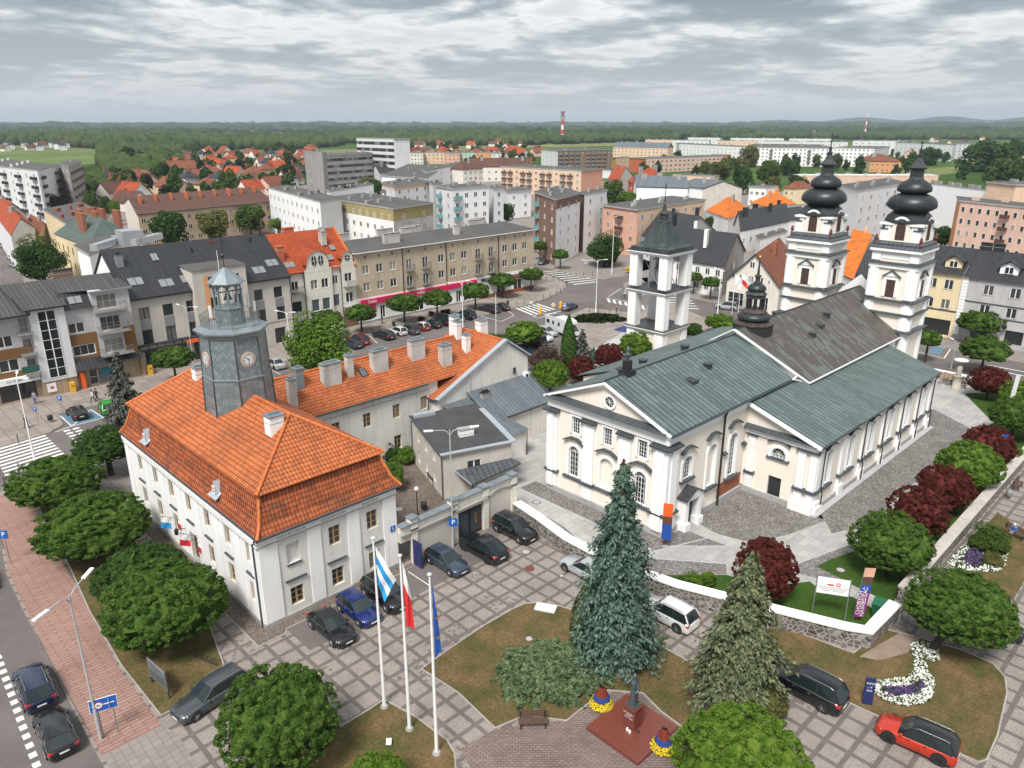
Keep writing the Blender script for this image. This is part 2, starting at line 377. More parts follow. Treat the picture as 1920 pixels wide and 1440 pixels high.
def mat_rubble(name):
 m,nt,b,o=newmat(name);uv=N(nt,'ShaderNodeUVMap').outputs[0]
 v=N(nt,'ShaderNodeTexVoronoi',feature='DISTANCE_TO_EDGE');v.inputs['Scale'].default_value=2.3;link(nt,mapping(nt,uv,(1,1.25,1)),v.inputs['Vector'])
 v2=N(nt,'ShaderNodeTexVoronoi');v2.inputs['Scale'].default_value=2.3;link(nt,mapping(nt,uv,(1,1.25,1)),v2.inputs['Vector'])
 st=ramp(nt,v2.outputs['Color'],[(0.2,(0.075,0.065,0.06)),(0.5,(0.13,0.115,0.11)),(0.8,(0.19,0.165,0.15))])
 base=mixc(nt,ramp(nt,v.outputs['Distance'],[(0.05,(0,0,0)),(0.11,(1,1,1))]),(0.34,0.315,0.285),st)
 base=mixc(nt,0.6,base,ramp(nt,noise_(nt,uv,6,5,0.7),[(0.3,(0.6,)*3),(0.7,(1.2,)*3)]),'MULTIPLY')
 link(nt,base,b.inputs['Base Color']);b.inputs['Roughness'].default_value=0.9
 bump(nt,b,v.outputs['Distance'],0.7,0.15)
 return m
def mat_cobble(name,c=(0.20,0.185,0.175),sc=7.0):
 m,nt,b,o=newmat(name);P=worldpos(nt)
 v=N(nt,'ShaderNodeTexVoronoi',feature='DISTANCE_TO_EDGE');v.inputs['Scale'].default_value=sc;link(nt,P,v.inputs['Vector'])
 v2=N(nt,'ShaderNodeTexVoronoi');v2.inputs['Scale'].default_value=sc;link(nt,P,v2.inputs['Vector'])
 st=ramp(nt,v2.outputs['Color'],[(0.2,sc3(c,0.6)),(0.5,c),(0.8,sc3(c,1.5))])
 base=mixc(nt,ramp(nt,v.outputs['Distance'],[(0.03,(0,0,0)),(0.10,(1,1,1))]),sc3(c,0.45),st)
 base=mixc(nt,0.8,base,ramp(nt,noise_(nt,P,0.3,7,0.7),[(0.3,(0.65,0.62,0.6)),(0.6,(1.1,)*3)]),'MULTIPLY')
 link(nt,base,b.inputs['Base Color']);b.inputs['Roughness'].default_value=0.85
 bump(nt,b,v.outputs['Distance'],0.5,0.03)
 return m
def mat_stripes(name,c1,c2,per,duty=0.5,axis=0,rough=0.8):
 m,nt,b,o=newmat(name);s=N(nt,'ShaderNodeSeparateXYZ');link(nt,N(nt,'ShaderNodeUVMap').outputs[0],s.inputs[0])
 f=MA(nt,'LESS_THAN',MA(nt,'FRACT',MA(nt,'DIVIDE',s.outputs[axis],per)),duty)
 link(nt,mixc(nt,f,c1,c2),b.inputs['Base Color']);b.inputs['Roughness'].default_value=rough
 return m
def mat_land(name):
 """far country: fields, meadows and built-up greenery"""
 m,nt,b,o=newmat(name);P=worldpos(nt)
 v=N(nt,'ShaderNodeTexVoronoi');v.inputs['Scale'].default_value=0.0035;link(nt,mapping(nt,P,(1,2.2,1),(0,0,0.6)),v.inputs['Vector'])
 f=ramp(nt,v.outputs['Color'],[(0.2,(0.045,0.085,0.02)),(0.45,(0.09,0.15,0.04)),(0.65,(0.20,0.21,0.09)),(0.85,(0.055,0.10,0.028))])
 n=noise_(nt,P,0.02,8,0.7);f=mixc(nt,0.7,f,ramp(nt,n,[(0.3,(0.5,)*3),(0.7,(1.3,)*3)]),'MULTIPLY')
 link(nt,f,b.inputs['Base Color']);b.inputs['Roughness'].default_value=1;b.inputs['Specular IOR Level'].default_value=0.05
 return m
DEF={}
def M(n):
 if n not in _M: _M[n]=DEF[n](n) if n in DEF else mat_auto(n)
 return _M[n]
def mat_auto(n):
 raise KeyError(n)
def plain(n,c,**k): DEF[n]=lambda q:mat_plain(q,c,**k)
def plaster(n,c,d=0.15): DEF[n]=lambda q:mat_plaster(q,c,d)
def leaf(n,c,c2=None,tr=0.35): DEF[n]=lambda q:mat_leaf(q,c,c2,tr)
def paint(n,c): DEF[n]=lambda q:mat_paint(q,c)
plaster('white_render',(0.85,0.84,0.82),0.10);plaster('offwhite_render',(0.72,0.70,0.655),0.16);plaster('cream_render',(0.86,0.785,0.69),0.06)
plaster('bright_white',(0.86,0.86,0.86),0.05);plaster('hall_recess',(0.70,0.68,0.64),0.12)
plaster('chimney_render',(0.58,0.55,0.51),0.3);plaster('beige_wall',(0.56,0.46,0.34),0.22);plaster('pale_wall',(0.56,0.52,0.47),0.14)
plaster('ivory_wall',(0.74,0.70,0.62),0.1);plaster('grey_wall',(0.50,0.485,0.49),0.15);plaster('ochre_wall',(0.22,0.115,0.045),0.15)
plaster('sand_stone',(0.40,0.30,0.20),0.3);plaster('light_block',(0.70,0.70,0.71),0.1);plaster('tan_wall',(0.60,0.46,0.31),0.12);plaster('salmon_wall',(0.70,0.40,0.29),0.12)
plaster('pink_wall',(0.72,0.50,0.40),0.12);plaster('yellow_wall',(0.76,0.63,0.40),0.08);plaster('orange_wall',(0.70,0.33,0.14),0.1)
plaster('olive_wall',(0.36,0.30,0.14),0.1);plaster('brown_wall',(0.23,0.14,0.10),0.12);plaster('peach_wall',(0.72,0.53,0.38),0.12);plaster('concrete',(0.36,0.345,0.33),0.25)
plaster('red_wall',(0.50,0.14,0.07),0.12);plaster('dirty_white',(0.52,0.50,0.47),0.3);plaster('plinth_grey',(0.42,0.41,0.41),0.18);plaster('mint_wall',(0.45,0.60,0.50),0.1)
DEF['orange_tiles']=lambda n:mat_tiles(n,(0.50,0.140,0.045),0.40,0.36,0.29,0.2)
DEF['dark_orange_tiles']=lambda n:mat_tiles(n,(0.38,0.098,0.034),0.42,0.36,0.29,0.25,0.5)
DEF['red_tiles']=lambda n:mat_tiles(n,(0.42,0.075,0.022),0.6,0.4,0.3,0.2)
DEF['bright_orange_tiles']=lambda n:mat_tiles(n,(0.74,0.19,0.02),0.55,0.4,0.3,0.2)
DEF['brown_tiles']=lambda n:mat_tiles(n,(0.14,0.065,0.045),0.6,0.4,0.3,0.2)
DEF['rust_tiles']=lambda n:mat_tiles(n,(0.25,0.085,0.045),0.6,0.5,0.3,0.25)
plain('ridge_tile',(0.56,0.15,0.04),rough=0.6,var=0.3,vs=2.5)
DEF['copper_green']=lambda n:mat_seam(n,(0.125,0.17,0.165),0.66,2.0,0.2,None,0.5,0.2,0.10);DEF['copper_dark']=lambda n:mat_seam(n,(0.05,0.065,0.065),0.7,3,0.2,(0.09,0.13,0.12),0.5,0.2,0.3)
DEF['copper_brown']=lambda n:mat_seam(n,(0.12,0.10,0.092),0.42,1.9,0.2,(0.15,0.185,0.17),0.5,0.25,0.4)
DEF['zinc_seam']=lambda n:mat_seam(n,(0.10,0.115,0.13),0.55,30,0.12,None,0.5,0.3,0.4)
DEF['dark_seam']=lambda n:mat_seam(n,(0.042,0.044,0.050),0.5,40,0.12,None,0.45,0.3,0.45)
DEF['grey_seam']=lambda n:mat_seam(n,(0.085,0.082,0.080),0.55,40,0.15,None,0.5,0.3,0.45)
DEF['blue_seam']=lambda n:mat_seam(n,(0.16,0.185,0.21),0.55,30,0.12,None,0.5,0.3,0.5)
DEF['green_seam']=lambda n:mat_seam(n,(0.085,0.115,0.10),0.9,1.2,0.2,None,0.6,0.1,0.7)
DEF['zinc_shingle']=lambda n:mat_shingle(n,(0.25,0.295,0.32),0.34,0.42,0.35)
DEF['zinc_panel']=lambda n:mat_shingle(n,(0.24,0.28,0.30),0.55,0.42,0.35,0.6,0)
DEF['copper_shingle']=lambda n:mat_shingle(n,(0.042,0.052,0.055),0.36,0.4,0.4,0.35)
plain('zinc',(0.26,0.305,0.33),rough=0.42,metal=0.4,var=0.25,vs=1.2);plain('dark_copper',(0.055,0.06,0.062),rough=0.45,metal=0.3,var=0.35,vs=1.5)
plain('brown_copper',(0.085,0.062,0.055),rough=0.45,metal=0.3,var=0.35,vs=1.5)
plain('ledge_metal',(0.075,0.09,0.10),rough=0.5,metal=0.3,var=0.3,vs=1.5);plain('flashing',(0.42,0.46,0.50),rough=0.45,metal=0.3,var=0.1)
plain('gutter',(0.06,0.075,0.09),rough=0.45,metal=0.3);plain('black_metal',(0.02,0.02,0.022),rough=0.5);plain('grey_metal',(0.28,0.29,0.30),rough=0.5,metal=0.4,var=0.1)
plain('pole_grey',(0.42,0.43,0.44),rough=0.55,var=0.12,vs=1.5);plain('white_paint',(0.80,0.80,0.80),rough=0.5,var=0.04);plain('window_wood',(0.42,0.28,0.13),rough=0.6,var=0.1);plain('window_white',(0.78,0.78,0.77),rough=0.5,var=0.03)
plain('louvre',(0.085,0.045,0.035),rough=0.7,var=0.2,vs=2);plain('door_black',(0.025,0.03,0.03),rough=0.5);plain('door_brown',(0.10,0.05,0.025),rough=0.6);plain('brick',(0.30,0.10,0.055),rough=0.9,var=0.3,vs=3,bmp=0.3)
plain('bark',(0.060,0.045,0.032),rough=0.95,var=0.3,vs=4,bmp=0.8);plain('pale_bark',(0.16,0.13,0.10),rough=0.95,var=0.3,vs=4,bmp=0.6)
plain('terracotta',(0.15,0.045,0.03),rough=0.8);plain('gold',(0.55,0.33,0.08),rough=0.35,metal=0.8)
plain('roof_felt',(0.055,0.056,0.06),rough=0.9,var=0.3,vs=0.5);plain('flat_roof',(0.085,0.082,0.08),rough=0.9,var=0.3,vs=0.15)
plain('road_white',(0.70,0.69,0.67),rough=0.8,var=0.2,vs=1.2);plain('road_blue',(0.10,0.19,0.27),rough=0.8,var=0.3,vs=1.2)
plain('kerb_stone',(0.34,0.31,0.28),rough=0.9,var=0.2,vs=1);plain('soil',(0.11,0.075,0.055),rough=1,var=0.3,vs=1.5);plain('dust',(0.25,0.19,0.15),rough=1,var=0.25,vs=0.8)
plain('granite_red',(0.17,0.05,0.035),rough=0.3,var=0.2,vs=6);plain('bronze',(0.11,0.14,0.145),rough=0.45,metal=0.5,var=0.4,vs=4);plain('stone_pale',(0.45,0.41,0.35),rough=0.9,var=0.25,vs=2)
plain('wood_brown',(0.10,0.055,0.035),rough=0.8,var=0.2,vs=3);plain('tyre',(0.02,0.02,0.02),rough=0.85);plain('rim',(0.42,0.43,0.44),rough=0.3,metal=0.8,var=0.05);plain('dark_rim',(0.05,0.05,0.05),rough=0.35,metal=0.6)
plain('car_trim',(0.018,0.018,0.02),rough=0.6);plain('lamp_red',(0.55,0.03,0.02),rough=0.2,var=0.1);plain('lamp_clear',(0.62,0.64,0.66),rough=0.12,var=0.05);plain('plate',(0.75,0.75,0.72),rough=0.5)
plain('blue_sign',(0.01,0.10,0.42),rough=0.4,var=0.02);plain('sign_white',(0.85,0.85,0.85),rough=0.5,var=0.02);plain('sign_red',(0.65,0.03,0.03),rough=0.5,var=0.02);plain('yellow_paint',(0.80,0.42,0.02),rough=0.5,var=0.03)
plain('magenta_sign',(0.62,0.02,0.10),rough=0.5,var=0.03);plain('navy_sign',(0.02,0.03,0.12),rough=0.5);plain('orange_sign',(0.80,0.12,0.02),rough=0.5,var=0.02);plain('teal_sign',(0.02,0.18,0.24),rough=0.5,var=0.1);plain('green_sign',(0.02,0.10,0.08),rough=0.5)
plain('flag_blue',(0.02,0.32,0.68),rough=0.8,var=0.05);plain('eu_blue',(0.01,0.07,0.33),rough=0.8,var=0.05);plain('purple',(0.26,0.03,0.18),rough=0.6,var=0.1);plain('bin_green',(0.02,0.12,0.06),rough=0.5)
plain('skin',(0.50,0.30,0.21),rough=0.6,var=0.05);plain('hair_dark',(0.03,0.02,0.015),rough=0.8);plain('cloth_black',(0.02,0.02,0.025),rough=0.9);plain('cloth_white',(0.70,0.70,0.70),rough=0.9);plain('cloth_blue',(0.03,0.14,0.40),rough=0.9);plain('denim',(0.07,0.12,0.22),rough=0.9);plain('cloth_grey',(0.25,0.27,0.3),rough=0.9);plain('cloth_orange',(0.7,0.2,0.05),rough=0.9)
plain('white_flower',(0.80,0.80,0.74),rough=0.9,var=0.05);plain('purple_flower',(0.13,0.06,0.22),rough=0.9,var=0.3,vs=5);plain('yellow_flower',(0.75,0.55,0.02),rough=0.9,var=0.1);plain('blue_flower',(0.03,0.06,0.30),rough=0.9,var=0.2);plain('red_flower',(0.25,0.03,0.02),rough=0.9,var=0.4,vs=6)
plain('lamp_globe',(0.85,0.80,0.72),rough=0.4,var=0.02);plain('steel_duct',(0.48,0.51,0.54),rough=0.35,metal=0.5,var=0.12);plain('balcony_metal',(0.16,0.15,0.15),rough=0.6);plain('balcony_teal',(0.15,0.36,0.38),rough=0.6);plain('balcony_brown',(0.10,0.045,0.03),rough=0.7);plain('letter_dark',(0.20,0.19,0.18),rough=0.8);plain('clock_black',(0.02,0.02,0.02),rough=0.5)
DEF['glass']=lambda n:mat_glass(n);DEF['dark_glass']=lambda n:mat_glass(n,(0.016,0.02,0.024),0);DEF['car_glass']=lambda n:mat_glass(n,(0.012,0.02,0.022),0);DEF['sky_glass']=lambda n:mat_glass(n,(0.10,0.12,0.14),0)
DEF['asphalt']=lambda n:mat_asphalt(n,(0.135,0.118,0.112));DEF['asphalt_dark']=lambda n:mat_asphalt(n,(0.10,0.09,0.088));DEF['gridpave']=mat_gridpave;DEF['rubble']=mat_rubble;DEF['cobble']=lambda n:mat_cobble(n);DEF['gravel']=lambda n:mat_cobble(n,(0.17,0.135,0.11),9)
DEF['red_pave']=lambda n:mat_slabs(n,(0.30,0.20,0.165),1.3,0.32,0.07,(0.25,0.125,0.105),0.10,offs=0.5)
DEF['herring']=lambda n:mat_slabs(n,(0.205,0.155,0.14),0.34,0.17,0.022,(0.09,0.07,0.065),0.15,rot=45,offs=0.5)
DEF['granite_slabs']=lambda n:mat_slabs(n,(0.36,0.35,0.34),1.15,0.75,0.012,(0.17,0.165,0.16),0.10,offs=0.5)
DEF['square_slabs']=lambda n:mat_slabs(n,(0.27,0.235,0.21),1.5,1.5,0.04,(0.13,0.11,0.10),0.10)
DEF['walk_slabs']=lambda n:mat_slabs(n,(0.24,0.215,0.20),0.5,0.5,0.02,(0.15,0.13,0.12),0.08)
DEF['pale_concrete']=lambda n:mat_slabs(n,(0.40,0.40,0.40),2.4,2.4,0.02,(0.25,0.25,0.25),0.05)
DEF['lawn_dry']=lambda n:mat_grass(n,(0.060,0.072,0.022),(0.115,0.088,0.040),(0.185,0.115,0.062));DEF['lawn_green']=lambda n:mat_grass(n,(0.030,0.065,0.012),(0.040,0.085,0.014),(0.055,0.085,0.02))
DEF['land']=mat_land
def mat_haze(n):
 m=bpy.data.materials.new(n);m.use_nodes=True;nt=m.node_tree;nt.nodes.clear();o=N(nt,'ShaderNodeOutputMaterial');v=N(nt,'ShaderNodeVolumePrincipled')
 v.inputs['Color'].default_value=(0.72,0.84,1.0,1);v.inputs['Density'].default_value=0.00009;v.inputs['Anisotropy'].default_value=0.1;nt.links.new(v.outputs[0],o.inputs['Volume']);return m
DEF['haze']=mat_haze
plaster('sandy_coping',(0.50,0.46,0.42),0.2)
leaf('leaf_globe',(0.052,0.119,0.020),(0.136,0.199,0.041));leaf('leaf_globe_bright',(0.080,0.167,0.017),(0.191,0.263,0.045));leaf('leaf_dark',(0.038,0.087,0.020),(0.080,0.140,0.035));leaf('leaf_mid',(0.061,0.113,0.023),(0.120,0.167,0.041));leaf('leaf_olive',(0.123,0.138,0.041),(0.207,0.199,0.064));leaf('leaf_maple',(0.080,0.174,0.022),(0.191,0.271,0.048))
leaf('leaf_red',(0.065,0.014,0.012),(0.143,0.037,0.026),0.15);leaf('leaf_brown',(0.068,0.046,0.036),(0.129,0.086,0.064),0.15);leaf('needle_blue',(0.072,0.128,0.099),(0.167,0.239,0.183),0.1);leaf('needle_olive',(0.099,0.128,0.070),(0.239,0.247,0.136),0.1);leaf('needle_dark',(0.020,0.034,0.018),(0.036,0.052,0.024),0.1);leaf('thuja',(0.036,0.087,0.017),(0.088,0.160,0.029),0.1);leaf('juniper',(0.087,0.128,0.061),(0.191,0.239,0.120),0.1);leaf('cone_brown',(0.10,0.055,0.025),(0.14,0.08,0.04),0.0);leaf('thuja_brown',(0.072,0.080,0.026),(0.144,0.136,0.048),0.1);leaf('needle_grey',(0.080,0.090,0.075),(0.175,0.183,0.160),0.1)
leaf('far_leaf',(0.030,0.056,0.016),(0.055,0.078,0.026),0.2);DEF['forest']=lambda n:mat_grass(n,(0.018,0.040,0.016),(0.034,0.060,0.022),(0.075,0.092,0.036),0.0045);DEF['wood_mix']=lambda n:mat_grass(n,(0.026,0.052,0.016),(0.046,0.074,0.022),(0.085,0.098,0.036),0.012);leaf('needle_hedge',(0.022,0.042,0.012),(0.045,0.062,0.018),0.1)
# ---------------------------------------------------------------- windows, walls, roofs
_W={}
FR={'wood':'window_wood','white':'window_white','dark':'black_metal','brown':'louvre','grey':'grey_metal'}
def winmesh(kind,w,h,nx,ny,arch,glass,sill,proud):
 k=(kind,round(w,2),round(h,2),nx,ny,arch,glass,sill,proud)
 if k in _W: return _W[k]
 fm=FR[kind];a=MB();t=0.06 if w<1.5 else 0.075;d=0.05
 x0,x1,z0,z1=-w/2,w/2,-h/2,h/2
 zt=z1-(w/2 if arch else 0)
 y0,y1=-d,0.0
 if proud: y0,y1=-0.06,0.0
 for s in (-1,1):
  a.box(min(s*w/2,s*(w/2-t)),y0,z0,max(s*w/2,s*(w/2-t)),y1,zt,fm)
 a.box(x0+t,y0,z0,x1-t,y1,z0+t,fm)
 if not arch: a.box(x0+t,y0,z1-t,x1-t,y1,z1,fm)
 else:
  n=12
  for i in range(n):
   t0,t1=math.pi*i/n,math.pi*(i+1)/n;r=w/2
   P=[]
   for y in (y0,y1):
    for rr,tt in ((r,t0),(r,t1),(r-t*1.3,t1),(r-t*1.3,t0)): P.append((rr*math.cos(tt),y,zt+rr*math.sin(tt)))
   a.mesh(P,[(0,3,2,1),(3,7,6,2)],fm)
  for i in range(1,nx*1+1):
   tt=math.pi*i/(nx+1);a.bar((0,y0*0.6,zt),((w/2-t)*math.cos(tt),y0*0.6,zt+(w/2-t)*math.sin(tt)),0.035,0.03,fm)
  a.box(x0+t,y0,zt-0.02,x1-t,y1,zt+0.03,fm)
 m=0.019 if nx>2 else 0.04
 for i in range(1,nx):
  x=x0+w*i/nx;mm=m*1.7 if (nx%2==0 and i==nx//2) else m
  a.box(x-mm,y0+0.008,z0+t,x+mm,y1-0.005,zt-(0.02 if arch else t),fm)
 for j in range(1,ny):
  z=z0+(zt-z0)*j/ny
  a.box(x0+t,y0+0.014,z-m*0.7,x1-t,y1-0.008,z+m*0.7,fm)
 if sill: a.box(x0-0.08,-(0.16 if not proud else 0.14),z0-0.07,x1+0.08,0.02,z0-0.01,sill)
 g=MB();yg=-0.015
 if arch:
  pts=[(x0+0.02,yg,z0+0.02),(x1-0.02,yg,z0+0.02)]+[((w/2-0.02)*math.cos(math.pi*i/12),yg,zt+(w/2-0.02)*math.sin(math.pi*i/12)) for i in range(13)]
  g.poly(pts,glass)
 else: g.poly([(x0+0.02,yg,z0+0.02),(x1-0.02,yg,z0+0.02),(x1-0.02,yg,z1-0.02),(x0+0.02,yg,z1-0.02)],glass)
 _W[k]=(a.data('window_frame'),g.data('window_pane'));return _W[k]
class Bld:
 def __init__(s,name,label,cat,loc,rz=0.0,world=True,group=None):
  s.root=thing(name,label,cat,(loc[0],loc[1],loc[2] if len(loc)>2 else 0),rz,group);s.off=Vector(s.root.location) if world else Vector((0,0,0));s.n=0
 def mb(s):
  b=MB()
  if s.off.length>0: b.T=Matrix.Translation(-s.off)
  return b
 def part(s,b,name,parent=None,label=None): return b.build(name,parent=parent or s.root,label=label) if b.f else None
 def parts(s,b,name,parent=None):
  for q in split_mb(b): q.build(name,parent=parent or s.root)
 def win(s,x,y,z,ang,kind='white',w=1.2,h=1.5,nx=2,ny=1,arch=False,glass='glass',sill='ledge_metal',inset=0.15,name='window'):
  if s.n>=100: return
  s.n+=1
  a,g=winmesh(kind,w,h,nx,ny,arch,glass,sill,inset<=0)
  nin=Vector((-math.sin(ang),math.cos(ang),0))
  p=Vector((x,y,z))-s.off+nin*max(inset,0)
  o=inst(a,name,s.root,p,ang);inst(g,'pane',o)
  return o
 def facade(s,b,P0,ang,L,z0,z1,wins,mat,depth=0.18,rmat=None,rooms=True):
  """wall with real openings; wins: dicts uc,zc,w,h,(arch),(kind...)"""
  u=Vector((math.cos(ang),math.sin(ang),0));nin=Vector((-math.sin(ang),math.cos(ang),0));O=Vector((P0[0],P0[1],0));rm=rmat or mat
  us=sorted({0.0,L}|{round(w['uc']-w['w']/2,4) for w in wins}|{round(w['uc']+w['w']/2,4) for w in wins})
  zs=sorted({z0,z1}|{round(w['zc']-w['h']/2,4) for w in wins}|{round(w['zc']+w['h']/2,4) for w in wins})
  def pt(a,z,d=0): return O+u*a+Vector((0,0,z))+nin*d
  for i in range(len(us)-1):
   # merge vertical runs
   run=None
   for j in range(len(zs)-1):
    uc,zc=(us[i]+us[i+1])/2,(zs[j]+zs[j+1])/2
    hole=any(abs(uc-w['uc'])<w['w']/2 and abs(zc-w['zc'])<w['h']/2 for w in wins)
    if hole:
     if run is not None: b.poly([pt(us[i],run),pt(us[i+1],run),pt(us[i+1],zs[j]),pt(us[i],zs[j])],mat);run=None
    elif run is None: run=zs[j]
   if run is not None: b.poly([pt(us[i],run),pt(us[i+1],run),pt(us[i+1],zs[-1]),pt(us[i],zs[-1])],mat)
  for w in wins:
   a0,a1,c0,c1=w['uc']-w['w']/2,w['uc']+w['w']/2,w['zc']-w['h']/2,w['zc']+w['h']/2;D=depth
   cs=c1-(w['w']/2 if w.get('arch') else 0)
   b.poly([pt(a0,c0),pt(a0,c0,D),pt(a0,cs,D),pt(a0,cs)][::-1],rm);b.poly([pt(a1,c0),pt(a1,cs),pt(a1,cs,D),pt(a1,c0,D)][::-1],rm)
   b.poly([pt(a0,c0),pt(a1,c0),pt(a1,c0,D),pt(a0,c0,D)],rm)
   if w.get('arch'):
    n=10;r=w['w']/2;um=w['uc']
    ar=[(um+r*math.cos(math.pi*k/n),cs+r*math.sin(math.pi*k/n)) for k in range(n+1)]
    for k in range(n):
     p,q=ar[k],ar[k+1]
     b.poly([pt(*p),pt(*q),pt(q[0],q[1],D),pt(p[0],p[1],D)],rm)
     c=(a1,c1) if k<n/2 else (a0,c1)
     b.poly([pt(*p),pt(*c),pt(*q)],mat)
   else: b.poly([pt(a0,c1),pt(a0,c1,D),pt(a1,c1,D),pt(a1,c1)],rm)
   if w.get('kind')!='none':
    P=pt(w['uc'],w['zc']);k={q:w[q] for q in ('kind','nx','ny','arch','glass','sill') if q in w}
    P2=P+s.off*0
    s.win(P.x,P.y,P.z,ang,w=w['w'],h=w['h'],inset=D*0.8,**k)
   else:
    b.poly([pt(a0,c0,D),pt(a1,c0,D),pt(a1,c1,D),pt(a0,c1,D)],w.get('fill',mat))
def Wn(us,zc,w,h,**k): return [dict(uc=u,zc=zc,w=w,h=h,**k) for u in us]
def fbox(b,P0,ang,u0,u1,z0,z1,d0,d1,m,top=None):
 """box on a wall: u range, z range, sticking out from d0 to d1 (outwards)"""
 u=Vector((math.cos(ang),math.sin(ang),0));no=Vector((math.sin(ang),-math.cos(ang),0));O=Vector((P0[0],P0[1],0))
 P=[O+u*a+no*d+Vector((0,0,z)) for z in (z0,z1) for a,d in ((u0,d1),(u1,d1),(u1,d0),(u0,d0))]
 b.mesh(P,[(0,3,2,1),(0,1,5,4),(1,2,6,5),(2,3,7,6),(3,0,4,7)],m);b.mesh(P[4:],[(0,1,2,3)],top or m)
def gable_roof(b,x0,y0,x1,y1,ze,zr,axis,m,ov=0.4,th=0.12,gm=None,wallm=None,ends=(True,True)):
 """pitched roof; axis = direction of the ridge"""
 if axis=='x':
  ym=(y0+y1)/2;s=(zr-ze)/((y1-y0)/2);zo=ze-s*ov;X0,X1=x0-(ov if ends[0] else 0),x1+(ov if ends[1] else 0)
  A=[(X0,y0-ov,zo),(X1,y0-ov,zo),(X1,ym,zr),(X0,ym,zr)];B=[(X1,y1+ov,zo),(X0,y1+ov,zo),(X0,ym,zr),(X1,ym,zr)]
  G=[[(x0,y0,ze),(x0,y1,ze),(x0,ym,zr-0.05)][::-1],[(x1,y0,ze),(x1,y1,ze),(x1,ym,zr-0.05)]]
 else:
  xm=(x0+x1)/2;s=(zr-ze)/((x1-x0)/2);zo=ze-s*ov;Y0,Y1=y0-(ov if ends[0] else 0),y1+(ov if ends[1] else 0)
  A=[(x0-ov,Y1,zo),(x0-ov,Y0,zo),(xm,Y0,zr),(xm,Y1,zr)];B=[(x1+ov,Y0,zo),(x1+ov,Y1,zo),(xm,Y1,zr),(xm,Y0,zr)]
  G=[[(x0,y0,ze),(x1,y0,ze),(xm,y0,zr-0.05)],[(x0,y1,ze),(x1,y1,ze),(xm,y1,zr-0.05)][::-1]]
 for q in (A,B):
  b.poly([(p[0],p[1],p[2]+th) for p in q],m);b.poly(q[::-1],m)
  for i in range(4):
   p,r=q[i],q[(i+1)%4];b.poly([p,r,(r[0],r[1],r[2]+th),(p[0],p[1],p[2]+th)],gm or m)
 return G
def hip_roof(b,x0,y0,x1,y1,ze,zr,m,ov=0.4,inset=None,th=0.12,top=None):
 X0,Y0,X1,Y1=x0-ov,y0-ov,x1+ov,y1+ov
 if x1-x0>=y1-y0:
  i=inset or (Y1-Y0)/2;ym=(Y0+Y1)/2;r0,r1=(X0+i,ym,zr),(X1-i,ym,zr)
  F=[[(X0,Y0,ze),(X1,Y0,ze),r1,r0],[(X1,Y1,ze),(X0,Y1,ze),r0,r1],[(X0,Y1,ze),(X0,Y0,ze),r0],[(X1,Y0,ze),(X1,Y1,ze),r1]]
 else:
  i=inset or (X1-X0)/2;xm=(X0+X1)/2;r0,r1=(xm,Y0+i,zr),(xm,Y1-i,zr)
  F=[[(X0,Y1,ze),(X0,Y0,ze),r0,r1],[(X1,Y0,ze),(X1,Y1,ze),r1,r0],[(X0,Y0,ze),(X1,Y0,ze),r0],[(X1,Y1,ze),(X0,Y1,ze),r1]]
 for f in F: b.poly(f,m)
 b.box(X0,Y0,ze-th,X1,Y1,ze-0.004,'gutter')
def chimney(bl,x,y,z0,z1,sx,sy,m='chimney_render',cap='zinc',vent=True,ang=0.0):
 b=bl.mb()
 b.box(x-sx/2,y-sy/2,z0,x+sx/2,y+sy/2,z1,m)
 b.box(x-sx/2-0.015,y-sy/2-0.015,z1-0.55,x+sx/2+0.015,y+sy/2+0.015,z1-0.50,'plinth_grey')
 o=bl.part(b,'chimney')
 c=bl.mb();c.box(x-sx/2-0.08,y-sy/2-0.08,z1+0.003,x+sx/2+0.08,y+sy/2+0.08,z1+0.09,cap)
 if vent:
  if sx>=sy: c.box(x-sx*0.36,y-0.12,z1+0.093,x+sx*0.36,y+0.12,z1+0.28,cap)
  else: c.box(x-0.12,y-sy*0.36,z1+0.093,x+0.12,y+sy*0.36,z1+0.28,cap)
 q=c.build('chimney_cap',o)
 return o
# ================================================================ TOWN HALL
hall=Bld('town_hall','white two-storey town hall with orange mansard tile roof and octagonal grey clock tower','town hall',(19.6,45.6))
HX0,HX1,HY0,HY1,HZ=19.6,31.4,45.6,71.9,7.35
b=hall.mb()
Ws=[HY1-y for y in (68.45,64.85,61.3,57.75,54.2,50.6,47.05)]
wk=dict(kind='wood',nx=2,ny=3,sill='ledge_metal')
W=Wn(Ws,5.75,0.95,1.75,**wk)+[q for q in Wn(Ws,2.45,0.95,1.65,**wk) if abs(q['uc']-(HY1-57.75))>0.1]
W.append(dict(uc=HY1-57.75,zc=1.5,w=1.5,h=2.7,kind='none',fill='door_brown'))
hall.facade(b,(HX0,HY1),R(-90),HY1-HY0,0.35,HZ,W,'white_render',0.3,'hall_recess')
Su=[2.65,6.15,9.55]
W=Wn(Su[1:],5.3,1.0,1.6,**wk)+[dict(uc=Su[0],zc=5.3,w=1.05,h=1.65,kind='none')]+Wn(Su,1.68,1.05,1.5,**wk)
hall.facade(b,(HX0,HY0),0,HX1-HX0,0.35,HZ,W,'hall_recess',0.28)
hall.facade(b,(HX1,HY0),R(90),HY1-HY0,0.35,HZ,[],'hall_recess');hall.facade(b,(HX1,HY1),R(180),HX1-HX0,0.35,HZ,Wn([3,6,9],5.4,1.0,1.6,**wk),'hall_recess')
b.box(HX0-0.12,HY0-0.12,-0.1,HX1+0.12,HY1+0.12,0.36,'concrete')
hall.part(b,'wall')
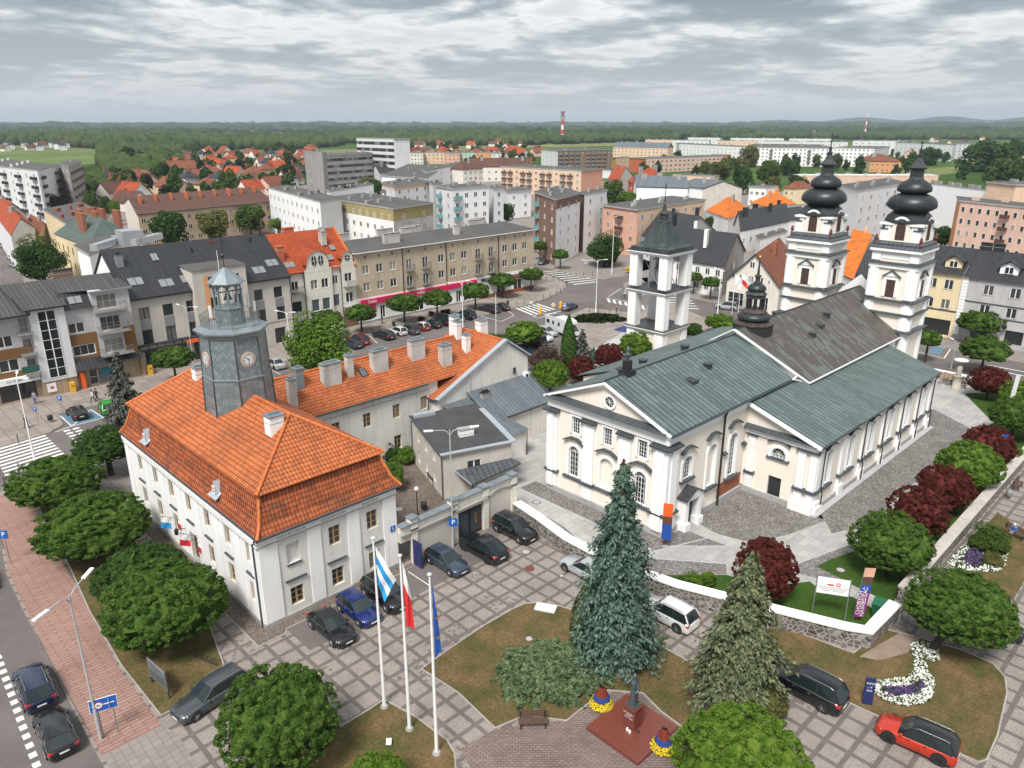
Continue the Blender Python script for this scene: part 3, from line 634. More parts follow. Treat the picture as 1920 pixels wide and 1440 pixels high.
# pilasters, entablature
b=hall.mb()
for u0,u1 in ((0,1.45),(3.85,4.95),(7.25,8.35),(10.55,11.8)): fbox(b,(HX0,HY0),0,u0,u1,0.4,6.72,0,0.10,'white_render')
for u in [0.55]+[ (Ws[i]+Ws[i+1])/2 for i in range(6)]+[HY1-HY0-0.6]:
 fbox(b,(HX0,HY1),R(-90),u-0.55,u+0.55,0.4,6.72,0,0.10,'bright_white')
hall.parts(b,'pilaster')
b=hall.mb()
for P0,a,L in (((HX0,HY0),0,HX1-HX0),((HX0,HY1),R(-90),HY1-HY0),((HX1,HY0),R(90),HY1-HY0),((HX1,HY1),R(180),HX1-HX0)):
 fbox(b,P0,a,-0.14,L+0.14,6.72,6.80,0,0.155,'plinth_grey');fbox(b,P0,a,-0.11,L+0.11,6.803,7.15,0,0.12,'white_render');fbox(b,P0,a,-0.24,L+0.24,7.153,7.42,0,0.24,'white_render')
hall.part(b,'cornice')
b=hall.mb()
for u in Ws:
 fbox(b,(HX0,HY1),R(-90),u-0.65,u+0.65,3.92,4.04,0,0.16,'ledge_metal')
for u in Su: fbox(b,(HX0,HY0),0,u-0.85,u+0.85,3.10,3.20,0,0.17,'ledge_metal')
fbox(b,(HX0,HY0),0,Su[0]-0.6,Su[0]+0.6,4.36,4.45,0.0,0.12,'ledge_metal')
hall.parts(b,'window_hood')
# mottos on the frieze, built as raised letters
def text(s,name,parent,loc,rot,size,mat,ext=0.01,align='CENTER'):
 c=bpy.data.curves.new(name,'FONT');c.body=s;c.size=size;c.extrude=ext;c.align_x=align;c.align_y='CENTER';c.resolution_u=2
 t=bpy.data.objects.new(name,c);C.objects.link(t)
 dg=bpy.context.evaluated_depsgraph_get();dg.update();me=bpy.data.meshes.new_from_object(t.evaluated_get(dg));bpy.data.objects.remove(t)
 me.materials.clear();me.materials.append(M(mat));o=bpy.data.objects.new(name,me);C.objects.link(o);o.parent=parent;o.location=loc;o.rotation_euler=rot;return o
def wtext(bl,s,P0,ang,u,z,size,mat,out=0.02,name='lettering',align='CENTER',parent=None):
 x=P0[0]+math.cos(ang)*u+math.sin(ang)*out;y=P0[1]+math.sin(ang)*u-math.cos(ang)*out
 return text(s,name,parent or bl.root,Vector((x,y,z))-bl.off,(R(90),0,ang),size,mat,0.006,align)
for s,u in (('DOMUS REI PUBLICAE',2.6),('PRO BONO CIVIUM',6.1),('SALUS POPULI',9.4)): wtext(hall,s,(HX0,HY0),0,u,6.98,0.24,'letter_dark',0.125)
# roof: mansard
cx,cy=25.55,58.75
E=[(19.45,45.1),(31.75,45.1),(31.75,72.3),(19.45,72.3)];K0=[(20.5,46.35),(30.55,46.35),(30.55,71.0),(20.5,71.0)];K1=[(20.15,45.95),(30.95,45.95),(30.95,71.4),(20.15,71.4)]
def ring(b,A,za,B,zb,m):
 for i in range(4):
  p,q=A[i],A[(i+1)%4];r,s_=B[(i+1)%4],B[i]
  b.poly([(*p,za),(*q,za),(*r,zb),(*s_,zb)],m)
b=hall.mb()
MID=[(19.95,45.62),(31.2,45.62),(31.2,71.8),(19.95,71.8)]
ring(b,E,7.6,MID,8.35,'dark_orange_tiles');ring(b,MID,8.35,K0,10.3,'dark_orange_tiles')
hall.part(b,'lower_roof')
b=hall.mb();r0,r1=(25.55,50.5),(25.55,67.3);zr=13.9
ring(b,K0,10.3,K1,10.42,'ridge_tile')
k=K1;zk=10.48
ring(b,K1,10.42,K1,10.48,'ridge_tile')
b.poly([(*k[3],zk),(*k[0],zk),(*r0,zr),(*r1,zr)],'orange_tiles');b.poly([(*k[1],zk),(*k[2],zk),(*r1,zr),(*r0,zr)],'orange_tiles')
b.poly([(*k[0],zk),(*k[1],zk),(*r0,zr)],'orange_tiles');b.poly([(*k[2],zk),(*k[3],zk),(*r1,zr)],'orange_tiles')
hall.part(b,'upper_roof')
b=hall.mb()
def ridge(b,p,q,r=0.13,m='ridge_tile',step=0.4):
 p=Vector(p);q=Vector(q);n=max(1,int((q-p).length/step));d=(q-p)/n
 for i in range(n): b.cyl(p+d*i,p+d*(i+1.12),r*1.08,r*0.92,m,8,False)
for i in range(4):
 ridge(b,(*E[i],7.62),(*MID[i],8.37));ridge(b,(*MID[i],8.37),(*K0[i],10.32));ridge(b,(*K1[i],10.5),(*(r0 if i in (0,1) else r1),zr+0.02))
ridge(b,(*r0,zr),(25.55,56,zr));ridge(b,(25.55,61.5,zr),(*r1,zr))
hall.part(b,'ridge_tiles')
b=hall.mb()
for i in range(4):
 p,q=E[i],E[(i+1)%4];b.tube([(*p,7.56),(*q,7.56)],0.10,'gutter',8)
b.tube([(19.5,45.2,7.5),(19.5,45.55,7.1),(19.52,46.0,7.0)],0.06,'gutter');b.tube([(19.42,45.95,7.0),(19.42,45.95,0.1)],0.065,'gutter',8)
hall.parts(b,'gutter')
# dormers in the lower roof
for y in (66.6,52.4):
 b=hall.mb();x=19.95;z=8.75
 A=[(x-0.15,y-0.55,z-0.35),(x-0.15,y+0.55,z-0.35),(x-0.15,y+0.0,z+0.75)];Bk=[(x+0.9,y-0.1,z+0.85),(x+0.55,y-0.6,z+0.1),(x+0.55,y+0.6,z+0.1)]
 b.poly([A[1],A[0],A[2]],'flashing');b.poly([A[0],Bk[1],Bk[0],A[2]],'flashing');b.poly([A[2],Bk[0],Bk[2],A[1]],'flashing');b.poly([(x-0.45,y-0.75,z-0.5),(x-0.1,y-0.7,z-0.33),(x-0.1,y+0.7,z-0.33),(x-0.45,y+0.75,z-0.5)],'flashing')
 o=hall.part(b,'dormer')
 a,g=winmesh('white',0.42,0.62,1,2,False,'dark_glass',None,True);q=inst(a,'window',o,Vector((x-0.17,y,z+0.03))-hall.off,R(-90));inst(g,'pane',q)
chimney(hall,24.2,50.4,11.3,14.2,1.15,0.95,'bright_white');chimney(hall,24.9,65.6,12.6,14.3,0.9,0.9,'bright_white')
# clock tower
TX,TY=25.5,58.85;ph=R(22.5);q8=1/math.cos(R(22.5))
def octp(rows,m,name,parent=None,smooth=False,b=None):
 b2=b or MB();b2.lathe(0,0,[(r*q8,z) for r,z in rows],m,8,ph,smooth)
 return b2 if b else b2.build(name,parent=parent or tw)
b=MB();octp([(2.62,10.2),(2.50,15.30)],'zinc_panel','',b=b);octp([(2.56,15.303),(2.56,15.42),(2.45,15.44)],'zinc','',b=b);octp([(2.45,15.44),(2.36,18.75)],'zinc_shingle','',b=b)
for i in range(8):
 t=R(22.5+45*i);c_,s_=math.cos(t)*q8,math.sin(t)*q8;b.tube([(2.64*c_,2.64*s_,11),(2.52*c_,2.52*s_,15.3)],.05,'gutter',5);b.tube([(2.46*c_,2.46*s_,15.45),(2.37*c_,2.37*s_,18.7)],.05,'gutter',5)
tw=b.build('clock_tower',hall.root);tw.location=(TX-hall.off.x,TY-hall.off.y,0)
octp([(2.38,18.753),(2.46,18.80),(2.46,18.98),(2.62,19.12),(2.74,19.16),(2.74,19.28),(2.1,19.5),(1.0,19.55)],'zinc','tower_cornice')
octp([(1.08,19.50),(1.02,20.85)],'zinc_shingle','lantern_drum');octp([(1.08,20.853),(1.1,20.95),(0.2,20.98)],'zinc','lantern_floor')
b=MB()
for i in range(8):
 t=R(22.5+45*i);x,y=0.95*q8*math.cos(t),0.95*q8*math.sin(t)
 b.cyl((x,y,20.95),(x,y,22.35),0.115,0.10,'zinc',8);b.cyl((x,y,22.20),(x,y,22.32),0.15,0.15,'zinc',8)
 t1=R(22.5+45*(i+1));x1,y1=0.95*q8*math.cos(t1),0.95*q8*math.sin(t1)
 A=Vector((x,y,0));B=Vector((x1,y1,0));no=Vector(((x+x1)/2,(y+y1)/2,0)).normalized()*0.06
 n=8;L=(B-A)
 for k in range(n):
  f0,f1=k/n,(k+1)/n;h0=22.28+0.42*math.sin(math.pi*f0)**0.6 if 0<f0<1 else 22.28;h1=22.28+0.42*math.sin(math.pi*f1)**0.6 if 0<f1<1 else 22.28
  for s_ in (1,-1):
   P=[A+L*f0+no*s_+Vector((0,0,h0)),A+L*f1+no*s_+Vector((0,0,h1)),A+L*f1+no*s_+Vector((0,0,22.85)),A+L*f0+no*s_+Vector((0,0,22.85))]
   b.poly(P if s_>0 else P[::-1],'zinc')
  b.poly([A+L*f0-no+Vector((0,0,h0)),A+L*f1-no+Vector((0,0,h1)),A+L*f1+no+Vector((0,0,h1)),A+L*f0+no+Vector((0,0,h0))],'zinc')
b.build('lantern_arcade',tw)
octp([(1.08,22.85),(1.36,22.90),(1.36,22.97),(0.75,23.55),(0.12,24.1)],'zinc','lantern_roof')
b=MB();b.cyl((0,0,24.0),(0,0,24.4),0.14,0.07,'terracotta');b.cyl((0,0,24.4),(0,0,26.7),0.035,0.02,'black_metal');b.lathe(0,0,[(0.01,24.85),(0.15,24.95),(0.17,25.05),(0.15,25.15),(0.01,25.25)],'dark_copper',12)
b.build('finial',tw)
b=MB();b.bar((-0.75,0,26.15),(0.7,0,26.15),0.03,0.03,'black_metal');b.prism([(-0.95,-0.02),(-0.35,-0.02),(-0.35,0.02),(-0.95,0.02)],26.02,26.26,'terracotta');b.build('weather_vane',tw)
b=MB();b.lathe(0,0,[(0.02,22.1),(0.16,22.05),(0.22,21.8),(0.34,21.55),(0.36,21.5)],'bronze',12);b.bar((-1.0,0,22.15),(1.0,0,22.15),0.08,0.08,'black_metal');b.build('bell',tw)
b=MB()
for i in range(8):
 t0,t1=R(22.5+45*i),R(67.5+45*i);r=2.12*q8
 p=Vector((r*math.cos(t0),r*math.sin(t0),19.45));q=Vector((r*math.cos(t1),r*math.sin(t1),19.45))
 for z in (0.5,1.0): b.tube([p+Vector((0,0,z)),q+Vector((0,0,z))],0.02,'balcony_metal',5)
 for k in range(9): c=p+(q-p)*k/9;b.tube([c,c+Vector((0,0,1.0))],0.03 if k==0 else 0.012,'balcony_metal',4)
b.build('railing',tw)
b=MB()
for x,y,h in ((-1.9,-0.8,2.0),(1.9,0.5,2.2),(2.0,-0.3,1.7),(1.2,1.7,2.4)):
 b.tube([(x,y,19.5),(x,y,19.5+h)],0.03,'pole_grey',5);b.box(x-0.09,y-0.07,19.5+h*0.45,x+0.09,y+0.07,19.5+h*0.95,'sign_white')
b.build('antenna',tw)
def clock(ang,r=0.50):
 """clock face on the tower side whose outward normal is at angle ang; shows half past ten"""
 d=Vector((math.cos(ang),math.sin(ang),0));b=MB()
 dist=2.43;rz=ang+R(90)
 root=Matrix.Translation(d*dist+Vector((0,0,16.95)))@Matrix.Rotation(rz,4,'Z')@Matrix.Rotation(R(90),4,'X')@Matrix.Rotation(0,4,'Z')
 b.T=root
 n=28
 c=[(r*math.cos(2*math.pi*i/n),r*math.sin(2*math.pi*i/n)) for i in range(n)]
 b.prism([(x*1.22,y*1.22) for x,y in c],-0.05,0.02,'pink_wall');b.prism(c,0.021,0.04,'clock_black');b.prism([(x*0.94,y*0.94) for x,y in c],0.041,0.05,'light_block')
 for i in range(12):
  t=R(30*i);a=Vector((math.sin(t),math.cos(t),0));s=Vector((a.y,-a.x,0));w_=0.028 if i%3 else 0.05
  P=[a*r*0.68-s*w_,a*r*0.68+s*w_,a*r*0.88+s*w_,a*r*0.88-s*w_];b.poly([(p.x,p.y,0.056) for p in P][::-1],'clock_black')
 o=b.build('clock_face',tw)
 h=MB();h.T=root
 for t,L,w_ in ((R(315),0.36,0.04),(R(180),0.50,0.028)):
  a=Vector((math.sin(t),math.cos(t),0));s=Vector((a.y,-a.x,0));P=[-a*0.08-s*w_,-a*0.08+s*w_,a*L+s*w_*0.4,a*L-s*w_*0.4];h.poly([(p.x,p.y,0.066) for p in P][::-1],'clock_black')
 h.build('clock_hands',tw)
for a in (-90,180,0,90): clock(R(a))
# ================================================================ WING BEHIND THE HALL
wing=Bld('office_wing','long white wing with orange tile roof and a row of chimneys behind the town hall','building',(31.4,63.0))
b=wing.mb();wy0,wy1=63.0,70.6
wk2=dict(kind='wood',nx=2,ny=3,sill='ledge_metal')
us=[1.6,5.35,9.1,12.85,16.6]
wing.facade(b,(31.4,wy0),0,18.6,-0.1,7.9,Wn(us,5.6,0.95,1.55,**wk2)+Wn(us,2.0,0.95,1.55,**wk2),'offwhite_render',0.25)
wing.facade(b,(62.9,wy1),R(180),34.5,-0.1,7.9,Wn([3+3.3*i for i in range(9)],5.6,0.95,1.5,**wk2),'offwhite_render',0.25)
# cross wing walls
X0,X1,YG=48.9,62.9,61.5
wing.facade(b,(X0,YG),0,X1-X0,-0.1,6.05,[],'offwhite_render');b.poly([(X0,YG,6.05),(X1,YG,6.05),(X1,YG,8.15),(59.2,YG,10.75)],'offwhite_render')
wing.facade(b,(X1,YG),R(90),wy1-YG,-0.1,8.15,Wn([4,7],5.0,0.9,1.4,**wk2),'offwhite_render',0.2);wing.facade(b,(X0,wy0),R(-90),wy0-YG,-0.1,6.0,[],'offwhite_render')
b.poly([(31.4,wy1,7.9),(31.4,wy0,7.9),(31.4,66.8,11.0)],'offwhite_render')
wing.part(b,'wall')
b=wing.mb()
b.poly([(28.5,wy0-0.35,7.85),(53.5,wy0-0.35,7.85),(60.5,66.8,11.05),(28.5,66.8,11.05)],'orange_tiles');b.poly([(60.5,66.8,11.05),(60.5,wy1+0.35,7.85),(28.5,wy1+0.35,7.85),(28.5,66.8,11.05)],'orange_tiles')
b.poly([(48.5,wy1,6.05),(48.5,YG+0.35,6.05),(59.2,YG+0.35,10.85),(59.2,wy1,10.85)],'orange_tiles');b.poly([(59.2,wy1,10.85),(59.2,YG+0.35,10.85),(63.15,YG+0.35,8.2),(63.15,wy1,8.2)],'orange_tiles')
b.poly([(X0,wy1,6.0),(59.2,wy1,10.8),(62.9,wy1,8.1)],'offwhite_render')
wing.part(b,'roof')
b=wing.mb();ridge(b,(29,66.8,11.07),(59.2,66.8,11.07));ridge(b,(59.2,62,10.87),(59.2,70.4,10.87));wing.part(b,'ridge_tiles')
b=wing.mb()
for p,q in (((48.6,YG,6.08),(59.2,YG,10.95)),((59.2,YG,10.95),(63.2,YG,8.25))): b.bar(p,q,0.62,0.22,'flashing')
b.tube([(28.5,wy0-0.4,7.8),(48.3,wy0-0.4,7.8)],0.10,'gutter',8);b.tube([(48.5,63.2,6.0),(48.5,61.4,6.0)],0.09,'gutter',8)
fbox(b,(31.4,wy0),0,0,17.4,7.0,7.06,0,0.05,'plinth_grey')
b.tube([(48.45,62.6,6.0),(48.5,62.9,5.2),(48.6,62.92,0)],0.06,'gutter',6);b.tube([(57.5,70.9,8),(57.5,70.9,0)],0.06,'gutter',6)
wing.parts(b,'gutter')
for x,y,z0,z1,sx,sy in ((33.0,64.3,8.4,11.6,0.75,0.75),(34.6,65.7,9.2,12.0,0.8,0.8),(38.0,65.3,9.4,11.9,2.05,0.8),(40.4,65.6,9.6,12.1,0.7,0.7),(44.0,65.4,9.5,12.0,1.9,0.8),(49.2,65.6,9.6,12.1,1.9,0.8),(52.2,64.2,7.3,11.2,1.4,0.8),(56.0,64.9,8.8,11.5,0.75,0.75),(56.1,66.6,10.4,12.8,0.75,0.75),(57.0,68.2,9.4,13.0,0.9,0.9),(59.9,66.5,9.8,12.3,1.2,1.0)):
 chimney(wing,x,y,z0,z1,sx,sy,'zinc' if x==34.6 else 'white_render' if x>55 else 'chimney_render')
b=wing.mb();b.bar((41.9,64.95,9.62),(41.9,65.75,10.28),0.85,0.12,'black_metal');b.poly([(41.6,64.95,9.71),(42.2,64.95,9.71),(42.2,65.7,10.33),(41.6,65.7,10.33)],'sky_glass');wing.part(b,'roof_window')
b=wing.mb();b.box(62.0,YG-0.45,5.6,62.75,YG-0.02,6.2,'window_white');
b.cyl((62.35,YG-0.47,5.9),(62.35,YG-0.455,5.9),0.2,0.2,'black_metal',14);wing.part(b,'air_conditioner')
wing.win(60.6,YG,6.9,0,'brown',0.4,0.6,1,1,inset=0)
# ================================================================ LOW ANNEXES
an=Bld('flat_roofed_annex','cream two-storey annex with flat black felt roof set askew beside the gate','building',(41.7,52.2),R(-19.7),world=False)
L1,L2,hz_=7.35,9.6,4.85
b=an.mb();ws=dict(kind='white',nx=2,ny=1,sill='ledge_metal')
an.facade(b,(0,0),0,L1,-0.2,hz_,[dict(uc=3.3,zc=3.0,w=1.45,h=1.15,**ws)],'pale_wall',0.15)
an.facade(b,(0,L2),R(-90),L2,-0.2,hz_-0.1,Wn([2.0,4.5,7.0],3.7,0.85,1.3,**ws)+Wn([2.0,4.5,7.0],1.4,0.85,1.3,**ws),'pale_wall',0.3)
an.facade(b,(L1,0),R(90),L2,-0.2,hz_,[],'pale_wall');an.facade(b,(L1,L2),R(180),L1,-0.2,hz_+0.5,[],'pale_wall');an.part(b,'wall')
b=an.mb();b.poly([(-0.2,-0.15,hz_-0.05),(L1+0.1,-0.15,hz_+0.02),(L1+0.1,L2,hz_+0.75),(-0.2,L2,hz_+0.55)],'roof_felt')
b.bar((-0.25,-0.15,hz_-0.02),(L1+0.2,-0.15,hz_+0.06),0.45,0.12,'flashing');b.bar((L1+0.1,-0.3,hz_+0.08),(L1+0.1,L2-1.5,hz_+0.66),0.6,0.14,'flashing');b.bar((-0.22,-0.2,hz_-0.1),(-0.22,L2,hz_+0.5),0.14,0.14,'gutter')
b.bar((0.0,L2-0.5,hz_+0.62),(2.4,L2-0.6,hz_+0.75),0.7,0.35,'flashing');an.part(b,'roof')
chimney(an,3.6,2.9,hz_,hz_+0.95,1.55,0.6,'white_render','concrete',False)
b=an.mb();b.tube([(-0.12,-0.1,hz_-0.1),(-0.12,-0.1,0)],0.055,'gutter',6);b.tube([(-0.12,L2-0.1,hz_),(-0.12,L2-0.1,0)],0.055,'gutter',6);b.tube([(2.1,4.4,5.0),(2.1,4.4,5.4)],0.04,'black_metal',6);an.parts(b,'downpipe')
b=an.mb();b.poly([(2.0,-2.6,2.35),(8.0,-1.0,2.75),(7.3,0.0,3.05),(1.2,-0.02,2.85)],'zinc_seam');b.poly([(2.0,-2.6,2.25),(8.0,-1.0,2.65),(7.3,0.0,2.95),(1.2,-0.02,2.75)][::-1],'zinc_seam')
b.bar((2.0,-2.6,2.3),(1.2,0,2.8),0.08,0.12,'flashing');b.tube([(2.1,-2.5,2.3),(2.1,-2.5,0)],0.04,'black_metal');an.part(b,'canopy')
an2=Bld('grey_roofed_annex','low cream annex with weathered blue-grey sheet roof against the gable wall','building',(54.6,57.2))
b=an2.mb()
an2.facade(b,(54.9,57.2),0,7.7,0,3.45,[dict(uc=1.3,zc=1.9,w=1.1,h=1.3,kind='dark',nx=1,ny=1,sill='ledge_metal')],'offwhite_render',0.2);an2.facade(b,(62.6,57.2),R(90),4.25,0,3.45,[],'offwhite_render')
b.poly([(62.6,57.2,3.45),(62.6,61.45,3.45),(62.6,61.45,5.7)],'offwhite_render')
an2.facade(b,(49.9,53.9),0,5.0,0,2.95,[],'white_render');an2.facade(b,(54.9,53.9),R(90),3.3,0,2.95,[],'white_render');b.poly([(54.9,53.9,2.95),(54.9,57.2,2.95),(54.9,57.2,3.6)],'white_render');an2.part(b,'wall')
b=an2.mb();b.poly([(52.9,57.0,3.6),(62.9,57.0,3.6),(62.9,61.48,5.95),(52.9,61.48,5.95)],'blue_seam');b.poly([(49.3,53.6,3.1),(55.2,53.6,3.1),(54.6,57.6,3.95),(52.95,61.45,5.3),(49.3,61.45,5.3)],'blue_seam')
b.bar((52.7,56.95,3.58),(62.95,56.95,3.58),0.18,0.16,'gutter');b.bar((62.95,56.9,3.6),(62.95,61.45,5.98),0.22,0.16,'ledge_metal');an2.part(b,'roof')
chimney(an2,54.6,60.2,5.0,5.9,1.1,0.45,'concrete','black_metal');chimney(an2,51.2,57.0,3.6,5.0,0.35,0.35,'chimney_render','black_metal')
b=an2.mb();b.tube([(54.95,53.75,3.0),(54.95,53.75,0)],0.06,'door_brown',6);b.tube([(53.3,61.3,5),(53.3,61.3,8.3)],0.05,'pole_grey',6);an2.parts(b,'downpipe')
# ================================================================ GATE WALL
gw=Bld('gate_wall','cream rendered courtyard wall with blue-grey coping, piers and a grey double gate','wall',(31.4,45.4))
b=gw.mb();Y0,Y1=45.1,45.5
for x0,x1,h in ((32.6,37.5,3.2),(40.45,44.6,3.75)): b.box(x0,Y0,0,x1,Y1,h,'pale_wall')
b.box(31.42,Y0,2.35,32.6,Y1,3.2,'pale_wall');b.box(37.5,Y0,2.75,40.45,Y1,3.45,'pale_wall')
b.box(31.42,Y0-0.002,3.2,37.5,Y1,3.75,'ivory_wall');b.box(37.5,Y0-0.002,3.45,44.6,Y1,4.05,'ivory_wall')
gw.part(b,'wall')
b=gw.mb()
for x in (32.75,37.15,40.8,44.35):
 for k in range(6): b.box(x-0.32,Y0-0.14,0.02+k*0.52,x+0.32,Y0-0.003,0.5+k*0.52,'ivory_wall')
 b.box(x-0.36,Y0-0.18,3.15,x+0.36,Y1+0.05,3.3,'ledge_metal');b.box(x-0.36,Y0-0.14,3.303,x+0.36,Y1+0.1,4.2,'ivory_wall')
gw.parts(b,'pier')
b=gw.mb();b.box(31.42,Y0-0.2,3.75,37.5,Y1+0.15,3.87,'zinc');b.box(37.5,Y0-0.2,4.05,44.7,Y1+0.15,4.17,'zinc');b.box(31.42,Y0-0.22,3.02,37.2,Y0-0.003,3.14,'concrete');b.box(37.2,Y0-0.3,3.12,40.9,Y0-0.003,3.26,'concrete')
for x in (32.75,37.15,40.8,44.35): b.box(x-0.42,Y0-0.24,4.203,x+0.42,Y1+0.2,4.32,'zinc')
n=10
for k in range(n):
 a0,a1=math.pi*k/n,math.pi*(k+1)/n;c=42.55
 b.bar((c-1.55*math.cos(a0),Y0-0.08,2.9+0.62*math.sin(a0)),(c-1.55*math.cos(a1),Y0-0.08,2.9+0.62*math.sin(a1)),0.16,0.1,'plinth_grey')
gw.parts(b,'coping')
b=gw.mb();b.box(37.5,45.2,0.05,38.92,45.28,2.7,'black_metal');b.box(38.96,45.2,0.05,40.4,45.28,2.7,'black_metal')
for x in (37.65,39.1): b.box(x,45.17,0.3,x+1.15,45.198,2.5,'gutter')
g=gw.part(b,'gate')
b=gw.mb();b.box(32.5,43.85,0.05,32.58,45.05,2.4,'navy_sign');gw.part(b,'open_gate_leaf')
b=gw.mb()
for x in (39.55,): b.box(x,45.14,1.0,x+0.22,45.168,2.1,'gold')
gw.part(b,'gate_emblem')
# ================================================================ CHURCH
ch=Bld('parish_church','white and cream baroque church with green copper roofs and two tall onion-domed towers','church',(51.0,33.0))
CX0,CY0,CY1,CYC=51.0,33.0,46.7,39.85
NX0,NX1=64.6,95.5;SY=25.7;NY=54.0
aw=dict(kind='white',sill='ledge_metal',glass='dark_glass')
b=ch.mb()
CW=CY1-CY0
f=lambda y:CY1-y
W=Wn([f(43.3),f(39.45),f(35.55)],7.75,1.05,1.75,kind='white',nx=4,ny=5,sill='door_brown',glass='dark_glass')+Wn([f(43.45),f(35.6)],3.95,1.25,3.2,arch=True,nx=4,ny=5,**aw)
W+= [dict(uc=f(39.45),zc=3.95,w=1.55,h=3.2,arch=False,kind='none',fill='cream_render')]
ch.facade(b,(CX0,CY1),R(-90),CW,0.55,9.7,W,'cream_render',0.22,'bright_white')
ch.facade(b,(CX0,CY0),0,NX0-CX0,0.45,9.7,[dict(uc=3.25,zc=5.75,w=1.45,h=2.3,arch=True,nx=4,ny=4,**aw),dict(uc=7.4,zc=4.6,w=1.4,h=4.4,arch=True,kind='none',fill='cream_render'),dict(uc=11.2,zc=4.5,w=1.4,h=4.6,arch=True,nx=4,ny=8,**aw)],'cream_render',0.3,'bright_white')
ch.facade(b,(NX0,CY1),R(180),NX0-CX0,0.45,9.7,Wn([3,10],5,1.4,4,arch=True,nx=4,ny=8,**aw),'cream_render',0.3,'bright_white')
# choir gable
b.poly([(CX0,CY1+.2,9.7),(CX0,CY0-.2,9.7),(CX0,CY0-.2,10.0),(CX0,CYC,12.9),(CX0,CY1+.2,10.0)],'cream_render')
# aisles
for sgn,yo,yi in ((1,SY,CY0),(-1,2*CYC-SY,CY1)):
 if sgn>0:
  ch.facade(b,(NX0,yi),R(-90),yi-yo,0.45,6.9,[dict(uc=yi-29.4,zc=5.05,w=1.45,h=1.05,arch=True,nx=4,ny=2,**aw),dict(uc=yi-29.5,zc=1.4,w=1.35,h=2.2,kind='none',fill='door_black')],'cream_render',0.2,'bright_white')
  wins=[x for x in (67.3,72.4,77.6,82.8,88.0,92.8)]
  ch.facade(b,(NX0,yo),0,NX1-NX0,0.45,6.9,[dict(uc=x-NX0,zc=4.0,w=1.25,h=3.7,arch=True,nx=4,ny=7,**aw) for x in wins],'cream_render',0.3,'bright_white')
  b.poly([(NX0,yi,6.9),(NX0,yo,6.9),(NX0,yi,9.55)],'cream_render')
 else:
  ch.facade(b,(NX0,yo),R(-90),yo-yi,0.45,6.9,[],'cream_render');ch.facade(b,(NX1,yo),R(180),NX1-NX0,0.45,6.9,[dict(uc=NX1-x,zc=4.0,w=1.25,h=3.7,arch=True,nx=4,ny=7,**aw) for x in wins],'cream_render',0.3,'bright_white')
  b.poly([(NX0,yo,6.9),(NX0,yi,6.9),(NX0,yi,9.55)],'cream_render')
ch.facade(b,(NX1,SY),R(90),yo-SY,0.45,7.0,[],'cream_render')
b.box(73.6,32.4,0.45,101,47.3,8.7,'bright_white')
b.poly([(107,42.9,8),(107,37.5,8),(107,37.5,12.5),(107,40.2,15.2),(107,42.9,12.5)][::-1],'bright_white');b.poly([(106.6,42.9,8),(106.6,37.5,8),(106.6,37.5,12.5),(106.6,40.2,15.2),(106.6,42.9,12.5)],'bright_white')
ch.part(b,'wall')
# white trim: pilasters, architraves, rakes
b=ch.mb();bw='bright_white'
PW=(CX0,CY1);A90=R(-90)
for u0,u1,d in ((-0.25,1.15,0.25),(4.35,5.7,0.22),(8.6,9.95,0.22),(CW-1.25,CW+0.3,0.28)): fbox(b,PW,A90,u0,u1,0.6,8.5,0,d,bw)
for u0,u1,d in ((0.05,0.75,0.40),(CW-0.95,CW-0.05,0.42)): fbox(b,PW,A90,u0,u1,0.6,8.5,0.002,d,bw)
fbox(b,PW,A90,-0.2,CW+0.25,8.95,9.75,0,0.20,bw);fbox(b,PW,A90,-0.35,CW+0.4,9.752,9.95,0,0.40,bw)
PS=(CX0,CY0)
fbox(b,PS,0,0.0,1.5,0.6,8.5,0,0.26,bw);fbox(b,PS,0,0.25,1.15,0.6,8.5,0.262,0.40,bw);fbox(b,PS,0,0,NX0-CX0,8.95,9.55,0,0.14,bw);fbox(b,PS,0,-0.3,NX0-CX0-0.02,9.553,9.9,0,0.32,bw)
b.bar((CX0-0.42,CY1+0.5,9.92),(CX0-0.42,CYC,12.92),0.22,0.2,bw);b.bar((CX0-0.42,CYC,12.92),(CX0-0.42,CY0-0.5,9.92),0.22,0.2,bw)
# aisle west front
PA=(NX0,CY0)
for u0,u1 in ((0.45,1.25),(5.55,6.35),(6.75,7.45)): fbox(b,PA,A90,u0,u1,0.6,6.15,0,0.20,bw)
fbox(b,PA,A90,0,7.45,6.35,6.85,0,0.24,bw);b.bar((NX0-0.5,CY0,9.45),(NX0-0.5,SY-0.5,6.9),0.2,0.32,bw)
PB=(NX0,SY)
pil=[0.05,5.3,10.4,15.6,20.8,25.9,30.1]
for u in pil: fbox(b,PB,0,u,u+0.85,0.6,6.1,0,0.22,bw);fbox(b,PB,0,u-0.12,u+0.97,0.1,1.15,0.0,0.42,bw)
fbox(b,PB,0,0,NX1-NX0,6.45,6.95,0,0.18,bw)
